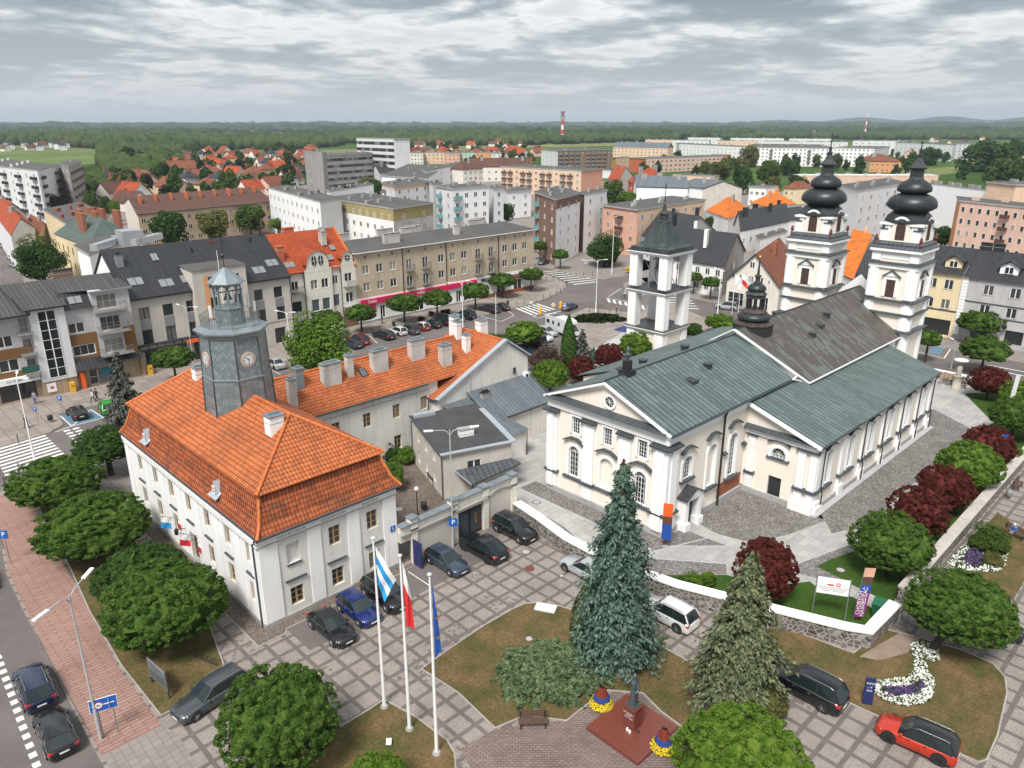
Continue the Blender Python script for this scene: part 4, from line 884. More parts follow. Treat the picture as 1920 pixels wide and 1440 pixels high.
# arched surrounds
def surround(P0,ang,uc,zc,w,h,arch=True,t=0.26,d=0.12):
 fbox(b,P0,ang,uc-w/2-t,uc-w/2,zc-h/2,zc+h/2-(w/2 if arch else 0),0,d,bw);fbox(b,P0,ang,uc+w/2,uc+w/2+t,zc-h/2,zc+h/2-(w/2 if arch else 0),0,d,bw)
 if arch:
  u=Vector((math.cos(ang),math.sin(ang),0));no=Vector((math.sin(ang),-math.cos(ang),0));O=Vector((P0[0],P0[1],0));zs=zc+h/2-w/2
  n=12
  for k in range(n):
   P=[]
   for dd in (0.0,d):
    for rr,kk in ((w/2,k),(w/2+t,k),(w/2+t,k+1),(w/2,k+1)):
     tt=math.pi*kk/n;P.append(O+u*(uc+rr*math.cos(tt))+Vector((0,0,zs+rr*math.sin(tt)))+no*dd)
   b.mesh(P,[(4,5,6,7),(1,2,6,5),(3,0,4,7)],bw)
 else: fbox(b,P0,ang,uc-w/2-t,uc+w/2+t,zc+h/2,zc+h/2+t*0.7,0,d,bw)
for u in (f(43.45),f(35.6)): surround(PW,A90,u,3.95,1.25,3.2)
surround(PW,A90,f(39.45),3.95,1.55,3.2)
for u in (f(43.3),f(39.45),f(35.55)): surround(PW,A90,u,7.75,1.05,1.75,False,0.2)
surround(PS,0,3.25,5.75,1.45,2.3);surround(PS,0,7.4,4.6,1.4,4.4);surround(PS,0,11.2,4.5,1.4,4.6)
surround(PA,A90,CY0-29.4,5.05,1.45,1.05,True,0.3)
for x in wins: surround(PB,0,x-NX0,4.0,1.25,3.7)
# round window
rc=Vector((CX0-0.02,39.4,11.2));n=20
for k in range(n):
 t0,t1=2*math.pi*k/n,2*math.pi*(k+1)/n;P=[]
 for xx in (-0.12,0.0):
  for rr,tt in ((0.5,t0),(0.72,t0),(0.72,t1),(0.5,t1)): P.append(rc+Vector((xx,rr*math.cos(tt),rr*math.sin(tt))))
 b.mesh(P,[(0,1,2,3),(0,3,7,4),(1,5,6,2)],bw)
ch.part(b,'trim')
b=ch.mb();b.poly([rc+Vector((-0.03,0.5*math.cos(2*math.pi*k/n),0.5*math.sin(2*math.pi*k/n))) for k in range(n)][::-1],'dark_glass')
for k in range(8): b.bar(rc+Vector((-0.06,0,0)),rc+Vector((-0.06,0.5*math.cos(R(45*k)),0.5*math.sin(R(45*k)))),0.035,0.03,'window_white')
ch.part(b,'round_window')
# metal-capped ledges
b=ch.mb();lm='ledge_metal'
def ledge(P0,ang,u0,u1,z,d=0.45,th=0.16,slope=0.12):
 u=Vector((math.cos(ang),math.sin(ang),0));no=Vector((math.sin(ang),-math.cos(ang),0));O=Vector((P0[0],P0[1],0))
 P=[O+u*a+no*dd+Vector((0,0,zz_)) for zz_,dd,a in ((z,0,u0),(z,0,u1),(z,d,u1),(z,d,u0),(z+th+slope,0,u0),(z+th+slope,0,u1),(z+th,d,u1),(z+th,d,u0))]
 b.mesh(P,[(0,3,2,1)[::-1],(3,2,6,7),(7,6,5,4),(0,3,7,4),(2,1,5,6)],lm)
def vhood(P0,ang,uc,z,w,rise,d=0.38,th=0.13):
 u=Vector((math.cos(ang),math.sin(ang),0));no=Vector((math.sin(ang),-math.cos(ang),0));O=Vector((P0[0],P0[1],0))
 pts=[(-w/2,0),(-w*0.18,rise),(w*0.18,rise),(w/2,0)]
 for (a,za),(c,zc) in zip(pts[:-1],pts[1:]):
  P=[O+u*(uc+q)+no*dd+Vector((0,0,z+zq+t)) for t in (0,th) for q,zq,dd in ((a,za,0),(c,zc,0),(c,zc,d),(a,za,d))]
  b.mesh(P,[(0,3,2,1)[::-1],(4,7,6,5)[::-1],(3,2,6,7),(0,3,7,4),(2,1,5,6)],lm)
ledge(PW,A90,-0.1,CW+0.1,9.97,0.75,0.05,0.32)
for u0,u1 in ((-0.55,1.35),(4.15,5.95),(8.4,10.15),(CW-1.55,CW+0.5)): ledge(PW,A90,u0,u1,8.5,0.60 if u0<0 or u1>CW else 0.5)
for u0,u1 in ((-0.4,1.3),(4.2,5.85),(8.45,10.1),(CW-1.5,CW+0.45)): ledge(PW,A90,u0,u1,2.1,0.42)
for u0,u1 in ((1.9,4.2),(5.85,8.45),(10.1,12.2)): ledge(PW,A90,u0,u1,2.06,0.22,0.1)
for u in (f(43.45),f(39.45),f(35.6)): vhood(PW,A90,u,5.95,2.5,0.42)
ledge(PS,0,-0.4,1.7,8.5,0.6);ledge(PS,0,-0.35,1.65,2.1,0.55)
for u,z in ((3.25,7.35),(7.4,7.45),(11.2,7.55)): vhood(PS,0,u,z,2.3,0.45)
ledge(PS,0,2.2,4.4,4.45,0.3);ledge(PS,0,6.4,8.5,2.2,0.3);ledge(PS,0,10.1,12.4,2.05,0.3);ledge(PS,0,9.35,9.95,5.0,0.3);ledge(PS,0,12.9,13.5,5.0,0.3)
ledge(PA,A90,0,7.4,6.9,0.6,0.05,0.28);ledge(PA,A90,0.3,1.4,6.15,0.35);ledge(PA,A90,5.4,7.6,6.15,0.4);ledge(PA,A90,0.3,1.4,2.1,0.35);ledge(PA,A90,5.4,7.6,2.1,0.4)
vhood(PA,A90,CY0-29.4,6.0,2.3,0.3,0.3,0.1);ledge(PA,A90,CY0-29.4-1.15,CY0-29.4+1.15,4.38,0.25,0.08)
for u in pil: ledge(PB,0,u-0.2,u+1.05,2.1,0.42);
for x in wins: vhood(PB,0,x-NX0,6.05,2.2,0.35,0.34);ledge(PB,0,x-NX0-1.0,x-NX0+1.0,1.95,0.3)
ch.parts(b,'ledge')
b=ch.mb()
for P0,a,L in ((PW,A90,CW),(PS,0,NX0-CX0),(PA,A90,7.3),(PB,0,NX1-NX0)):
 fbox(b,P0,a,-0.1,L+0.1,-0.05,0.55,0,0.24,'plinth_grey')
fbox(b,PS,0,9.0,13.3,0.56,2.0,0.0,0.03,'brick');fbox(b,PB,0,-0.2,1.2,0,0.7,0.0,0.6,bw);fbox(b,PA,A90,5.3,7.6,0,0.9,0,0.55,bw);b.box(NX0-0.6,SY-0.9,-0.02,NX1+0.3,SY-0.3,0.16,'plinth_grey')
ch.part(b,'plinth')
# porch door of the choir
b=ch.mb();fbox(b,PS,0,2.25,2.75,0,2.9,0,0.9,bw);fbox(b,PS,0,4.35,4.85,0,2.9,0,0.9,bw);fbox(b,PS,0,2.1,2.9,0,0.7,0,1.1,bw);fbox(b,PS,0,4.2,5.0,0,0.7,0,1.1,bw);fbox(b,PS,0,2.2,4.9,2.903,3.2,0,0.95,bw)
b.poly([(CX0+2.1,CY0-1.0,3.2),(CX0+5.0,CY0-1.0,3.2),(CX0+3.55,CY0-1.0,3.9)],bw)
for xa,za,xb,zb in ((2.0,3.2,3.55,4.02),(3.55,4.02,5.1,3.2)): b.poly([(CX0+xa,CY0-1.15,za),(CX0+xb,CY0-1.15,zb),(CX0+xb,CY0,zb),(CX0+xa,CY0,za)],'dark_copper');b.poly([(CX0+xa,CY0-1.15,za-.1),(CX0+xb,CY0-1.15,zb-.1),(CX0+xb,CY0,zb-.1),(CX0+xa,CY0,za-.1)][::-1],'dark_copper');b.poly([(CX0+xa,CY0-1.15,za-.1),(CX0+xb,CY0-1.15,zb-.1),(CX0+xb,CY0-1.15,zb),(CX0+xa,CY0-1.15,za)],'dark_copper')
ch.part(b,'porch')
b=ch.mb();fbox(b,PS,0,2.78,4.32,0.1,2.85,0.0,0.25,'door_black');b.box(CX0+3.2,CY0-.28,1.2,CX0+3.6,CY0-.252,1.3,'gold');ch.part(b,'door')
# roofs
b=ch.mb()
def slab(q,m,th=0.12,em='gutter'):
 b.poly([(p[0],p[1],p[2]+th) for p in q],m);b.poly(q[::-1],em)
 for i in range(4):
  p,r=q[i],q[(i+1)%len(q)];b.poly([p,r,(r[0],r[1],r[2]+th),(p[0],p[1],p[2]+th)],em)
EX=50.72;RX=73.7
slab([(EX,CY0-0.5,9.88),(72.4,CY0-0.5,9.88),(RX+0.6,CYC,13.05),(EX,CYC,13.05)],'copper_green')
slab([(72.4,CY1+0.5,9.88),(EX,CY1+0.5,9.88),(EX,CYC,13.05),(RX+0.6,CYC,13.05)],'copper_green')
for sg in (1,-1):
 Y=lambda y: y if sg>0 else 2*CYC-y
 q=[(NX0-0.4,Y(SY-0.55),6.98),(73.0,Y(SY-0.55),6.98),(74.5,Y(33.0),9.62),(NX0-0.4,Y(33.0),9.62)];slab(q if sg>0 else q[::-1],'copper_green')
 q=[(73.0,Y(SY-0.55),6.93),(NX1+0.35,Y(SY-0.55),6.93),(NX1+3.0,Y(33.2),8.62),(73.5,Y(33.2),8.62)];slab(q if sg>0 else q[::-1],'copper_green')
ch.part(b,'green_roof')
b=ch.mb()
slab([(75.4,32.1,8.80),(102.6,32.1,8.80),(106.6,CYC,13.65),(72.9,CYC,13.65)],'copper_brown');slab([(102.6,47.6,8.80),(75.4,47.6,8.80),(72.9,CYC,13.65),(106.6,CYC,13.65)],'copper_brown')
b.poly([(75.4,32.1,8.8),(72.9,CYC,13.65),(75.4,47.6,8.8)][::-1],bw)
ch.part(b,'nave_roof')
b=ch.mb();
b.bar((72.86,CYC,13.74),(75.36,32.0,8.9),0.42,0.14,bw);b.bar((72.86,CYC,13.74),(75.36,47.7,8.9),0.42,0.14,bw);b.bar((75.3,32.05,8.82),(102.4,32.05,8.82),0.10,0.16,bw);b.bar((74.6,33.0,9.72),(72.6,32.4,10.0),0.2,0.1,bw)
b.bar((72.3,32.4,10.0),(75.2,32.05,8.95),0.22,0.12,bw)
for p,q in (((EX,CYC,13.2),(RX,CYC,13.2)),((73,CYC,13.8),(106,CYC,13.8))): b.tube([p,q],0.09,'dark_copper')
b.tube([(EX,CY0-0.56,9.86),(72.4,CY0-0.56,9.86)],0.09,'gutter',8);b.tube([(NX0-.4,SY-0.6,6.98),(NX1+.35,SY-0.6,6.98)],0.09,'gutter',8)
b.tube([(59.75,CY0-0.5,9.8),(59.75,CY0-0.3,9.3),(59.75,CY0-0.3,0)],0.11,'black_metal',8)
for x in (NX0+1.0,75.1,80.3,85.5,90.6,95.2): b.tube([(x,SY-0.55,6.9),(x,SY-0.32,6.2),(x,SY-0.32,2.4),(x,SY-0.5,2.0),(x,SY-0.5,0.1)],0.06,'black_metal',6)
ch.part(b,'roof_edging')
for x,y,z in ((63.7,37.3,12.2),(84.5,36.2,11.6),(91.2,37.6,12.6),(67.5,42.5,12.2),(62.0,43.9,11.5),(88.5,43.0,12.2)):
 b=ch.mb();b.box(x-.3,y-.3,z-.6,x+.3,y+.3,z+.25,'dark_copper');b.box(x-.4,y-.4,z+.253,x+.4,y+.4,z+.35,'ledge_metal');ch.part(b,'roof_vent')
for x,y,z in ((59.8,36.6,11.75),(87.8,37.0,12.0),(57.6,43.2,11.75)):
 b=ch.mb();b.mesh([(x-.5,y-.5,z-.22),(x+.5,y-.5,z-.22),(x+.5,y-.5,z+.15),(x-.5,y-.5,z+.15),(x-.5,y+.6,z+.25),(x+.5,y+.6,z+.25)],[(0,1,2,3),(3,2,5,4),(0,3,4),(1,5,2)],'dark_copper');ch.part(b,'roof_hatch')
b=ch.mb();b.box(53.3,CYC-.55,12.6,54.5,CYC+.55,13.5,'black_metal');b.box(53.55,CYC-.32,13.503,54.2,CYC+.32,14.4,'black_metal');b.lathe(53.88,CYC,[(0.1,14.4),(0.14,14.6),(0.28,14.9),(0.3,15.05),(0.12,15.15),(0.22,15.35),(0.2,15.5),(0.02,15.75)],'bronze',12);ch.part(b,'roof_urn')
# small ridge cupola
DX,DY=76.9,CYC
b=MB();L=lambda rows,m,n=8,sm=False: b.lathe(0,0,[(r*(q8 if n==8 else 1),z) for r,z in rows],m,n,ph if n==8 else 0,sm)
L([(2.0,12.0),(2.0,13.75)],'black_metal');L([(2.1,13.753),(2.12,13.83),(1.45,14.15)],'brown_copper')
L([(1.35,14.1),(1.75,14.3),(1.85,14.55),(1.70,14.8),(1.25,15.05)],'copper_shingle',16,True);L([(1.3,15.05),(1.3,15.15),(0.98,15.45),(0.2,15.5)],'brown_copper')
cup=b.build('ridge_cupola',ch.root);cup.location=Vector((DX,DY,0))-ch.off
b=MB()
for i in range(8):
 t=R(22.5+45*i);x,y=0.86*math.cos(t),0.86*math.sin(t);b.cyl((x,y,15.45),(x,y,16.75),0.15,0.13,'black_metal',6)
L([(0.98,16.65),(0.98,17.0),(1.12,17.1),(0.85,17.4)],'dark_copper');b.build('cupola_lantern',cup)
b=MB();L([(0.85,17.4),(1.02,17.6),(1.0,17.85),(0.75,18.1),(0.45,18.25)],'copper_shingle',16,True);L([(0.42,18.2),(0.42,18.4),(0.26,18.5),(0.24,18.9),(0.36,19.0),(0.36,19.15),(0.16,19.25),(0.07,20.6),(0.03,21.0)],'dark_copper',12);b.build('cupola_top',cup)
b=MB();b.lathe(0,0,[(0.01,20.95),(0.16,21.05),(0.18,21.15),(0.1,21.3),(0.01,21.35)],'gold',12);b.cyl((0,0,21.3),(0,0,22.3),0.02,0.01,'gold',6);b.build('cupola_ball',cup)
# the two towers
def church_tower(yc,xc=104.75):
 s=2.85
 b=MB();T=lambda z0,z1,w,m: b.box(-w,-w,z0,w,w,z1,m)
 T(0,9.3,s,'cream_render');T(9.3,13.2,s-0.05,'cream_render')
 sides=((-s,s,A90),(-s,-s,0),(s,-s,R(90)),(s,s,R(180)))
 T(18.15,19.6,s-0.12,'cream_render')
 for x,y,a in sides:
  # belfry stage walls
  fbox(b,(x,y),a,0,2*s,13.35,17.9,-0.2,-0.05,'cream_render')
 top=b.build('tower',ch.root);top.location=Vector((xc,yc,0))-ch.off
 b=MB()
 for x,y,a in sides:
  for u0,u1,d in ((0,1.15,0.1),(2*s-1.15,2*s,0.1),(0.15,0.8,0.22),(2*s-0.8,2*s-0.15,0.22)):
   fbox(b,(x,y),a,u0,u1,0.3,9.0,0,d,bw);fbox(b,(x,y),a,u0,u1,9.6,11.5,0-0.05,d,bw);fbox(b,(x,y),a,u0,u1,11.75,13.15,-0.05,d,bw);fbox(b,(x,y),a,u0,u1,13.6,17.4,-0.05,d,bw)
  for u0,u1 in ((0,1.1),(2*s-1.1,2*s)): fbox(b,(x,y),a,u0,u1,18.3,19.5,-0.12,0.02,bw)
  fbox(b,(x,y),a,1.2,2*s-1.2,18.55,19.25,-0.12,-0.06,bw)
  fbox(b,(x,y),a,-0.15,2*s+0.15,17.4,18.0,-0.05,0.2,bw);fbox(b,(x,y),a,-0.25,2*s+0.25,19.5,19.85,-0.1,0.32,bw);fbox(b,(x,y),a,-0.1,2*s+0.1,9.0,9.3,-0.1,0.2,bw)
  for uu in (s-0.82,s+0.68): fbox(b,(x,y),a,uu-0.12,uu+0.26,13.75,16.1,-0.05,0.08,bw)
  fbox(b,(x,y),a,s-0.95,s+0.95,15.95,16.2,-0.05,0.1,bw)
  u_=Vector((math.cos(a),math.sin(a),0));no=Vector((math.sin(a),-math.cos(a),0));O=Vector((x,y,0))
  P=[O+u_*(s+q)+no*0.10+Vector((0,0,z)) for q,z in ((-1.0,16.4),(1.0,16.4),(0,17.05))];b.poly(P,bw)
 b.build('tower_trim',top)
 b=MB()
 for x,y,a in sides:
  for z,d,e in ((17.95,0.42,0.12),(13.2,0.42,0.14),(11.5,0.34,0.12),(9.3,0.55,0.22)):
   u_=Vector((math.cos(a),math.sin(a),0));no=Vector((math.sin(a),-math.cos(a),0));O=Vector((x,y,0))
   P=[O+u_*q+no*dd+Vector((0,0,zq)) for q,dd,zq in ((-d,d,z),(2*s+d,d,z),(2*s+d,d,z+0.13),(-d,d,z+0.13),(-0.0,-0.15,z+0.13+e),(2*s,-0.15,z+0.13+e),(0,0,z),(2*s,0,z))]
   b.mesh(P,[(0,1,2,3),(3,2,5,4),(0,6,7,1)],lm)
  for c in (-1,1):
   P=[O+u_*(s+q)+no*dd+Vector((0,0,z)) for dd in (-0.05,0.3) for q,z in ((c*1.15,16.4),(0,17.22),(0,17.12),(c*1.15,16.3))]
   b.mesh(P,[(4,5,6,7),(0,1,5,4),(3,2,6,7)],lm)
 # skirt roof under the drum
 X=[(3.2,19.86),(3.2,19.95),(2.95,20.15),(2.85,20.2),(2.85,20.45),(2.35,20.75),(1.0,20.8)]
 b.lathe(0,0,[(r*math.sqrt(2),z) for r,z in X],'zinc_seam',4,R(45),False)
 b.build('tower_ledge',top)
 for x,y,a in sides[:2]+sides[2:]:
  b=MB();fbox(b,(x,y),a,s-0.68,s+0.68,13.7,15.95,-0.05,0.0,'louvre');fbox(b,(x,y),a,s-0.02,s+0.02,13.75,15.85,0.001,0.015,'door_black')
  for k in range(10): fbox(b,(x,y),a,s-0.62,s+0.62,13.8+k*0.21,13.9+k*0.21,0.001,0.03,'louvre')
  b.build('tower_shutter',top)
 # drum with arched openings and chamfered corners
 b=MB();w=2.35;c=0.75
 pts=[(-w,-w+c),(-w+c,-w),(w-c,-w),(w,-w+c),(w,w-c),(w-c,w),(-w+c,w),(-w,w-c)]
 b.prism(pts,20.75,23.0,'cream_render')
 for k in range(4):
  b.T=Matrix.Rotation(R(90*k),4,'Z')
  for sx in (-1,1):
   b.box(sx*(w-0.72)-0.32,-w-0.10,20.75,sx*(w-0.72)+0.32,-w,22.85,bw)
  # chamfer pilaster with cap
  q=math.sqrt(.5);cc=w-c/2
  b.bar((cc+0.03,-cc-0.03,20.75),(cc+0.03,-cc-0.03,22.2),0.85,0.85,bw)
  b.bar((cc+0.05,-cc-0.05,22.2),(cc+0.05,-cc-0.05,22.32),1.05,1.05,lm)
  # arched gable
  n=14;r=1.02
  for i in range(n):
   t0,t1=math.pi*i/n,math.pi*(i+1)/n;zb=22.75
   for yo,rr0,rr1,mm in ((-w-0.14,0.0,r,'cream_render'),(-w-0.22,r-0.16,r+0.12,bw)):
    if rr0==0: b.poly([(0,yo,zb),(rr1*math.cos(t0),yo,zb+rr1*math.sin(t0)),(rr1*math.cos(t1),yo,zb+rr1*math.sin(t1))],mm)
    else: b.poly([(rr0*math.cos(t0),yo,zb+rr0*math.sin(t0)),(rr1*math.cos(t0),yo,zb+rr1*math.sin(t0)),(rr1*math.cos(t1),yo,zb+rr1*math.sin(t1)),(rr0*math.cos(t1),yo,zb+rr0*math.sin(t1))],mm)
   b.poly([(1.14*math.cos(t0),-w-.22,zb+1.14*math.sin(t0)),(1.14*math.cos(t0),-0.6,zb+1.14*math.sin(t0)),(1.14*math.cos(t1),-0.6,zb+1.14*math.sin(t1)),(1.14*math.cos(t1),-w-.22,zb+1.14*math.sin(t1))],'dark_copper')
   b.poly([(0.86*math.cos(t0),-w-.22,zb+0.86*math.sin(t0)),(0.86*math.cos(t1),-w-.22,zb+0.86*math.sin(t1)),(0.86*math.cos(t1),-w-.1,zb+0.86*math.sin(t1)),(0.86*math.cos(t0),-w-.1,zb+0.86*math.sin(t0))],bw)
  b.box(-1.06,-w-0.14,20.75,1.06,-w,22.75,'cream_render')
  b.box(1.1,-w-0.24,22.75,w-c+0.25,-w,22.98,bw);b.box(-w+c-0.25,-w-0.24,22.75,-1.1,-w,22.98,bw)
  b.bar((cc+0.1,-cc-0.1,22.75),(cc+0.1,-cc-0.1,22.98),1.1,1.1,bw)
 b.T=None
 b.build('tower_drum',top)
 for k in range(4):
  b=MB();b.T=Matrix.Rotation(R(90*k),4,'Z');n=10;r=0.58
  b.poly([(-r,-w-0.17,20.95),(r,-w-0.17,20.95)]+[(r*math.cos(math.pi*i/n),-w-0.17,22.55+r*math.sin(math.pi*i/n)) for i in range(n+1)],'louvre')
  for j in range(10): b.box(-r+.03,-w-0.20,21.0+j*0.19,r-.03,-w-0.172,21.08+j*0.19,'louvre')
  b.build('arched_shutter',top)
 b=MB()
 b.lathe(0,0,[(r*q8,z) for r,z in ((2.58,22.98),(2.66,23.06),(2.6,23.35),(2.38,23.8),(2.12,24.1),(1.9,24.3))],'copper_shingle',8,ph,False)
 b.lathe(0,0,[(1.9,24.3),(2.1,24.4),(2.5,24.62),(2.72,24.8)],'black_metal',32,0,True)
 b.lathe(0,0,[(2.75,24.8),(2.88,24.9),(2.93,25.15),(2.88,25.5),(2.68,25.9),(2.3,26.25),(1.7,26.5),(1.3,26.55)],'copper_shingle',32,0,True)
 b.lathe(0,0,[(1.35,26.5),(1.65,26.7),(1.95,26.8),(2.03,27.05),(1.98,27.4),(1.7,27.8),(1.2,28.1),(0.9,28.3),(0.8,28.45)],'copper_shingle',32,0,True)
 b.build('onion_dome',top)
 b=MB();b.lathe(0,0,[(0.85,28.4),(0.78,28.6),(0.78,29.45),(1.1,29.6),(1.12,29.72),(0.85,29.95),(0.55,30.3),(0.38,30.75),(0.30,31.0),(0.42,31.1),(0.42,31.2),(0.2,31.3),(0.17,31.7),(0.26,31.8),(0.1,31.95),(0.05,32.6)],'dark_copper',8,ph,False)
 b.lathe(0,0,[(0.01,32.5),(0.17,32.62),(0.18,32.72),(0.01,32.85)],'dark_copper',10);b.build('dome_spire',top)
 b=MB();b.bar((0,0,32.8),(0,0,33.7),0.07,0.05,'black_metal');b.bar((0,-0.3,33.4),(0,0.3,33.4),0.06,0.05,'black_metal');b.build('cross',top)
 for sx in (-1,1):
  for sy in (-1,1):
   b=MB();b.lathe(sx*2.7,sy*2.7,[(0.2,20.45),(0.2,20.58),(0.08,20.65),(0.08,20.8),(0.2,20.92),(0.23,21.1),(0.15,21.2),(0.19,21.3),(0.09,21.5),(0.02,21.6)],'terracotta',10);b.build('roof_urn',top)
for yc in (34.45,45.85): church_tower(yc)
# ================================================================ BELL TOWER
bt=Bld('open_bell_tower','free-standing white open bell tower with paired square piers and pointed dark copper roof','bell tower',(96.7,66.2),world=False)
b=bt.mb();hw=3.35
b.box(-hw+.15,-hw+.15,0,hw-.15,hw-.15,4.6,'cream_render')
for sx in (-1,1):
 for sy in (-1,1):
  for z0,z1,w_ in ((0.2,4.5,0.75),(5.15,10.45,0.72),(11.35,16.3,0.70)):
   x,y=sx*(hw-w_),sy*(hw-w_)
   b.box(x-w_,y-w_,z0,x+w_,y+w_,z1,'white_render')
   for dx,dy in ((1,0),(0,1)):
    for k in (-1,1):
     px,py=x+(0 if dx else k*0.36),y+(0 if dy else k*0.36)
     if dx: b.box(x+sx*w_-0.0 if sx>0 else x-w_-0.07,y+k*0.36-0.28,z0+.1,x+w_+0.07 if sx>0 else x-w_,y+k*0.36+0.28,z1-.1,'bright_white')
     else: b.box(x+k*0.36-0.28,y+w_ if sy>0 else y-w_-0.07,z0+.1,x+k*0.36+0.28,y+w_+0.07 if sy>0 else y-w_,z1-.1,'bright_white')
bt.part(b,'pier')
b=bt.mb()
for z,e in ((4.6,0.0),(10.5,0.0),(16.35,0.12)):
 b.box(-hw-.1-e,-hw-.1-e,z,hw+.1+e,hw+.1+e,z+.3,'bright_white');b.box(-hw-.32-e,-hw-.32-e,z+.303,hw+.32+e,hw+.32+e,z+.5,'bright_white',top='ledge_metal');b.box(-hw-.36-e,-hw-.36-e,z+.503,hw+.36+e,hw+.36+e,z+.56,'dark_copper')
bt.part(b,'cornice')
b=bt.mb();s2=math.sqrt(2)
b.lathe(0,0,[(r*s2,z) for r,z in ((3.4,16.92),(3.35,17.4),(3.2,17.45),(2.65,17.6),(2.2,18.0),(1.7,18.9),(1.15,20.1),(0.8,21.0))],'copper_dark',4,R(45),False);b.lathe(0,0,[(1.0,20.95),(.95,21.1),(0.66,21.2),(0.6,22.1),(0.85,22.2),(0.8,22.3),(0.35,22.7),(0.2,23.4),(0.32,23.5),(0.1,23.8),(0.06,25.0)],'dark_copper',8,ph,False)
bt.part(b,'roof')
b=bt.mb();b.bar((0,0,24.9),(0,0,26.6),0.09,0.07,'black_metal');b.bar((-.45,0.0,26.0),(.45,0.0,26.0),0.08,0.06,'black_metal');bt.part(b,'cross')
for x,y,s_ in ((-1.0,-0.9,1.0),(0.9,1.0,0.85)):
 b=bt.mb();b.lathe(x,y,[(0.05,15.2),(0.3*s_,15.1),(0.42*s_,14.7),(0.55*s_,14.1),(0.8*s_,13.7),(0.84*s_,13.6)],'bronze',16);b.bar((x-1.4,y,15.3),(x+1.4,y,15.3),0.2,0.2,'grey_metal');bt.part(b,'bell')
b=bt.mb()
for x,y in ((-1.7,-2.1),(0.0,-2.1),(-2.1,0.6),(2.1,-1.6),(1.7,2.1)): b.tube([(x,y,11.06),(x,y,16.3)],0.07,'grey_metal',5)
for p,q in (((-1.7,-2.1,11.1),(0,-2.1,16)),((2.1,-1.6,11.1),(2.1,1.6,15.5)),((2.1,1.6,11.1),(2.1,-1.6,15.5)),((-2.1,-1.6,11.1),(-2.1,1.6,15.5)),((-1.7,-2.1,13.3),(0,-2.1,13.3))): b.tube([p,q],0.06,'grey_metal',5)
bt.part(b,'bell_frame')
# ================================================================ GROUND
_k=[0]
def S_(n,p,m,l=0):
 _k[0]+=1;return sheet(n,p,m,0.004*(l+1)+0.00021*(_k[0]%17))
sheet('ground',[(-12500,-12500),(12500,-12500),(12500,12500),(-12500,12500)],'land',-0.2)
sheet('town_ground',[(-60,-60),(190,-60),(340,60),(420,240),(330,420),(120,420),(-20,300),(-60,200)],'walk_slabs',-0.17)
sheet('road',[(-60,-60),(134.5,-60),(134.5,40),(137,90),(150,110),(260,190),(250,200),(150,133),(139,140),(139,160),(136,160),(20,160),(-60,110)],'asphalt',-0.12)
sheet('back_road',PX((0,430),(20,430),(34,470),(44,530),(50,600),(0,600)),'asphalt',-0.116)
def pave(name,pts,m,z=0.0,kerb=True):
 n=len(pts);a=sum(pts[i][0]*pts[(i+1)%n][1]-pts[(i+1)%n][0]*pts[i][1] for i in range(n))
 if a<0: pts=pts[::-1]
 b=MB();b.prism([tuple(p) for p in pts],-0.19,z,'kerb_stone',top=m);return b.build(name,kind='structure')
PLZ=[(7,-40),(6.9,42),(7.2,54),(7.7,67),(8.7,74),(9.5,82),(11.5,86.0),(15,87),(62,87),(83,76),(94,76),(99,83.5),(103,92),(111.5,94),(116,90),(117.5,84),(117,60),(117,-40)]
pave('plaza',PLZ,'gridpave')
NSW=[(-60,92),(2,95.5),(13.6,97.4),(19.0,98.4),(20.8,100.0),(21.4,104.3),(30,104.6),(62,104.6),(66.5,108.3),(93,108.3),(95,105.0),(107,105.3),(113,106.2),(118.6,108),(123,109.6),(126.5,111.6),(129.4,114.6),(131.1,117.8),(133.7,124.5),(136.5,131.7),(137,160),(-60,160)]
pave('north_pavement',NSW,'square_slabs')
pave('east_pavement',[(134.5,-60),(134.5,40),(137,82),(141.5,100),(152,112),(260,188),(290,180),(170,60),(160,-60)],'walk_slabs')
pave('corner_pavement',PX((1006,497),(1040,505),(1090,519),(1135,523),(1190,512),(1250,497),(1265,480),(1140,445),(1000,470)),'walk_slabs')
pave('island_pavement',PX((1168,532),(1172,546),(1190,556),(1215,552),(1215,520),(1190,522)),'walk_slabs')
# paving zones on the square
S_('red_pavement',[(7.15,30),(7.1,42),(7.35,54),(7.9,67),(8.9,74),(9.7,82),(12.0,85.2),(12.6,80),(11.5,65),(10.8,54),(10.4,48.9),(10.5,42.2),(10.3,30)],'red_pave')
S_('grey_pavement',[(7.2,-30),(7.12,41.5),(10.5,41.5),(10.9,40),(10.3,30),(10,-30)],'walk_slabs',1)
S_('north_plaza_paving',[(12,82.5),(12.2,86.4),(62,86.4),(82,75),(60,72),(31.4,71),(19,73),(18,82.5)],'walk_slabs')
S_('church_paving',[(44.3,46.5),(43.9,40),(43.3,36.6),(43.7,34.3),(45.7,26),(48.1,20.5),(49.2,14.5),(115.5,14.5),(116.5,30),(116.5,58),(60,70),(50,70),(53,55)],'granite_slabs')
S_('square_paving',PX((1100,648),(1240,560),(1420,640),(1200,720),(1060,700)),'square_slabs',1)
S_('pale_paving',PX((1040,700),(1190,610),(1230,640),(1120,720)),'pale_concrete',2)
S_('hedge_paving',PX((1070,590),(1100,577),(1215,590),(1240,620),(1110,655),(1060,640)),'square_slabs',1)
S_('parking_strip',[(20.6,41.3),(20.6,44.55),(41.8,44.9),(43,43.5),(38.3,43.1),(38.2,41.3)],'asphalt',1)
S_('court_gravel',[(31.6,45.7),(31.6,62.9),(45.5,62.9),(44.6,59.8),(41.6,52),(44,45.7)],'gravel',0)
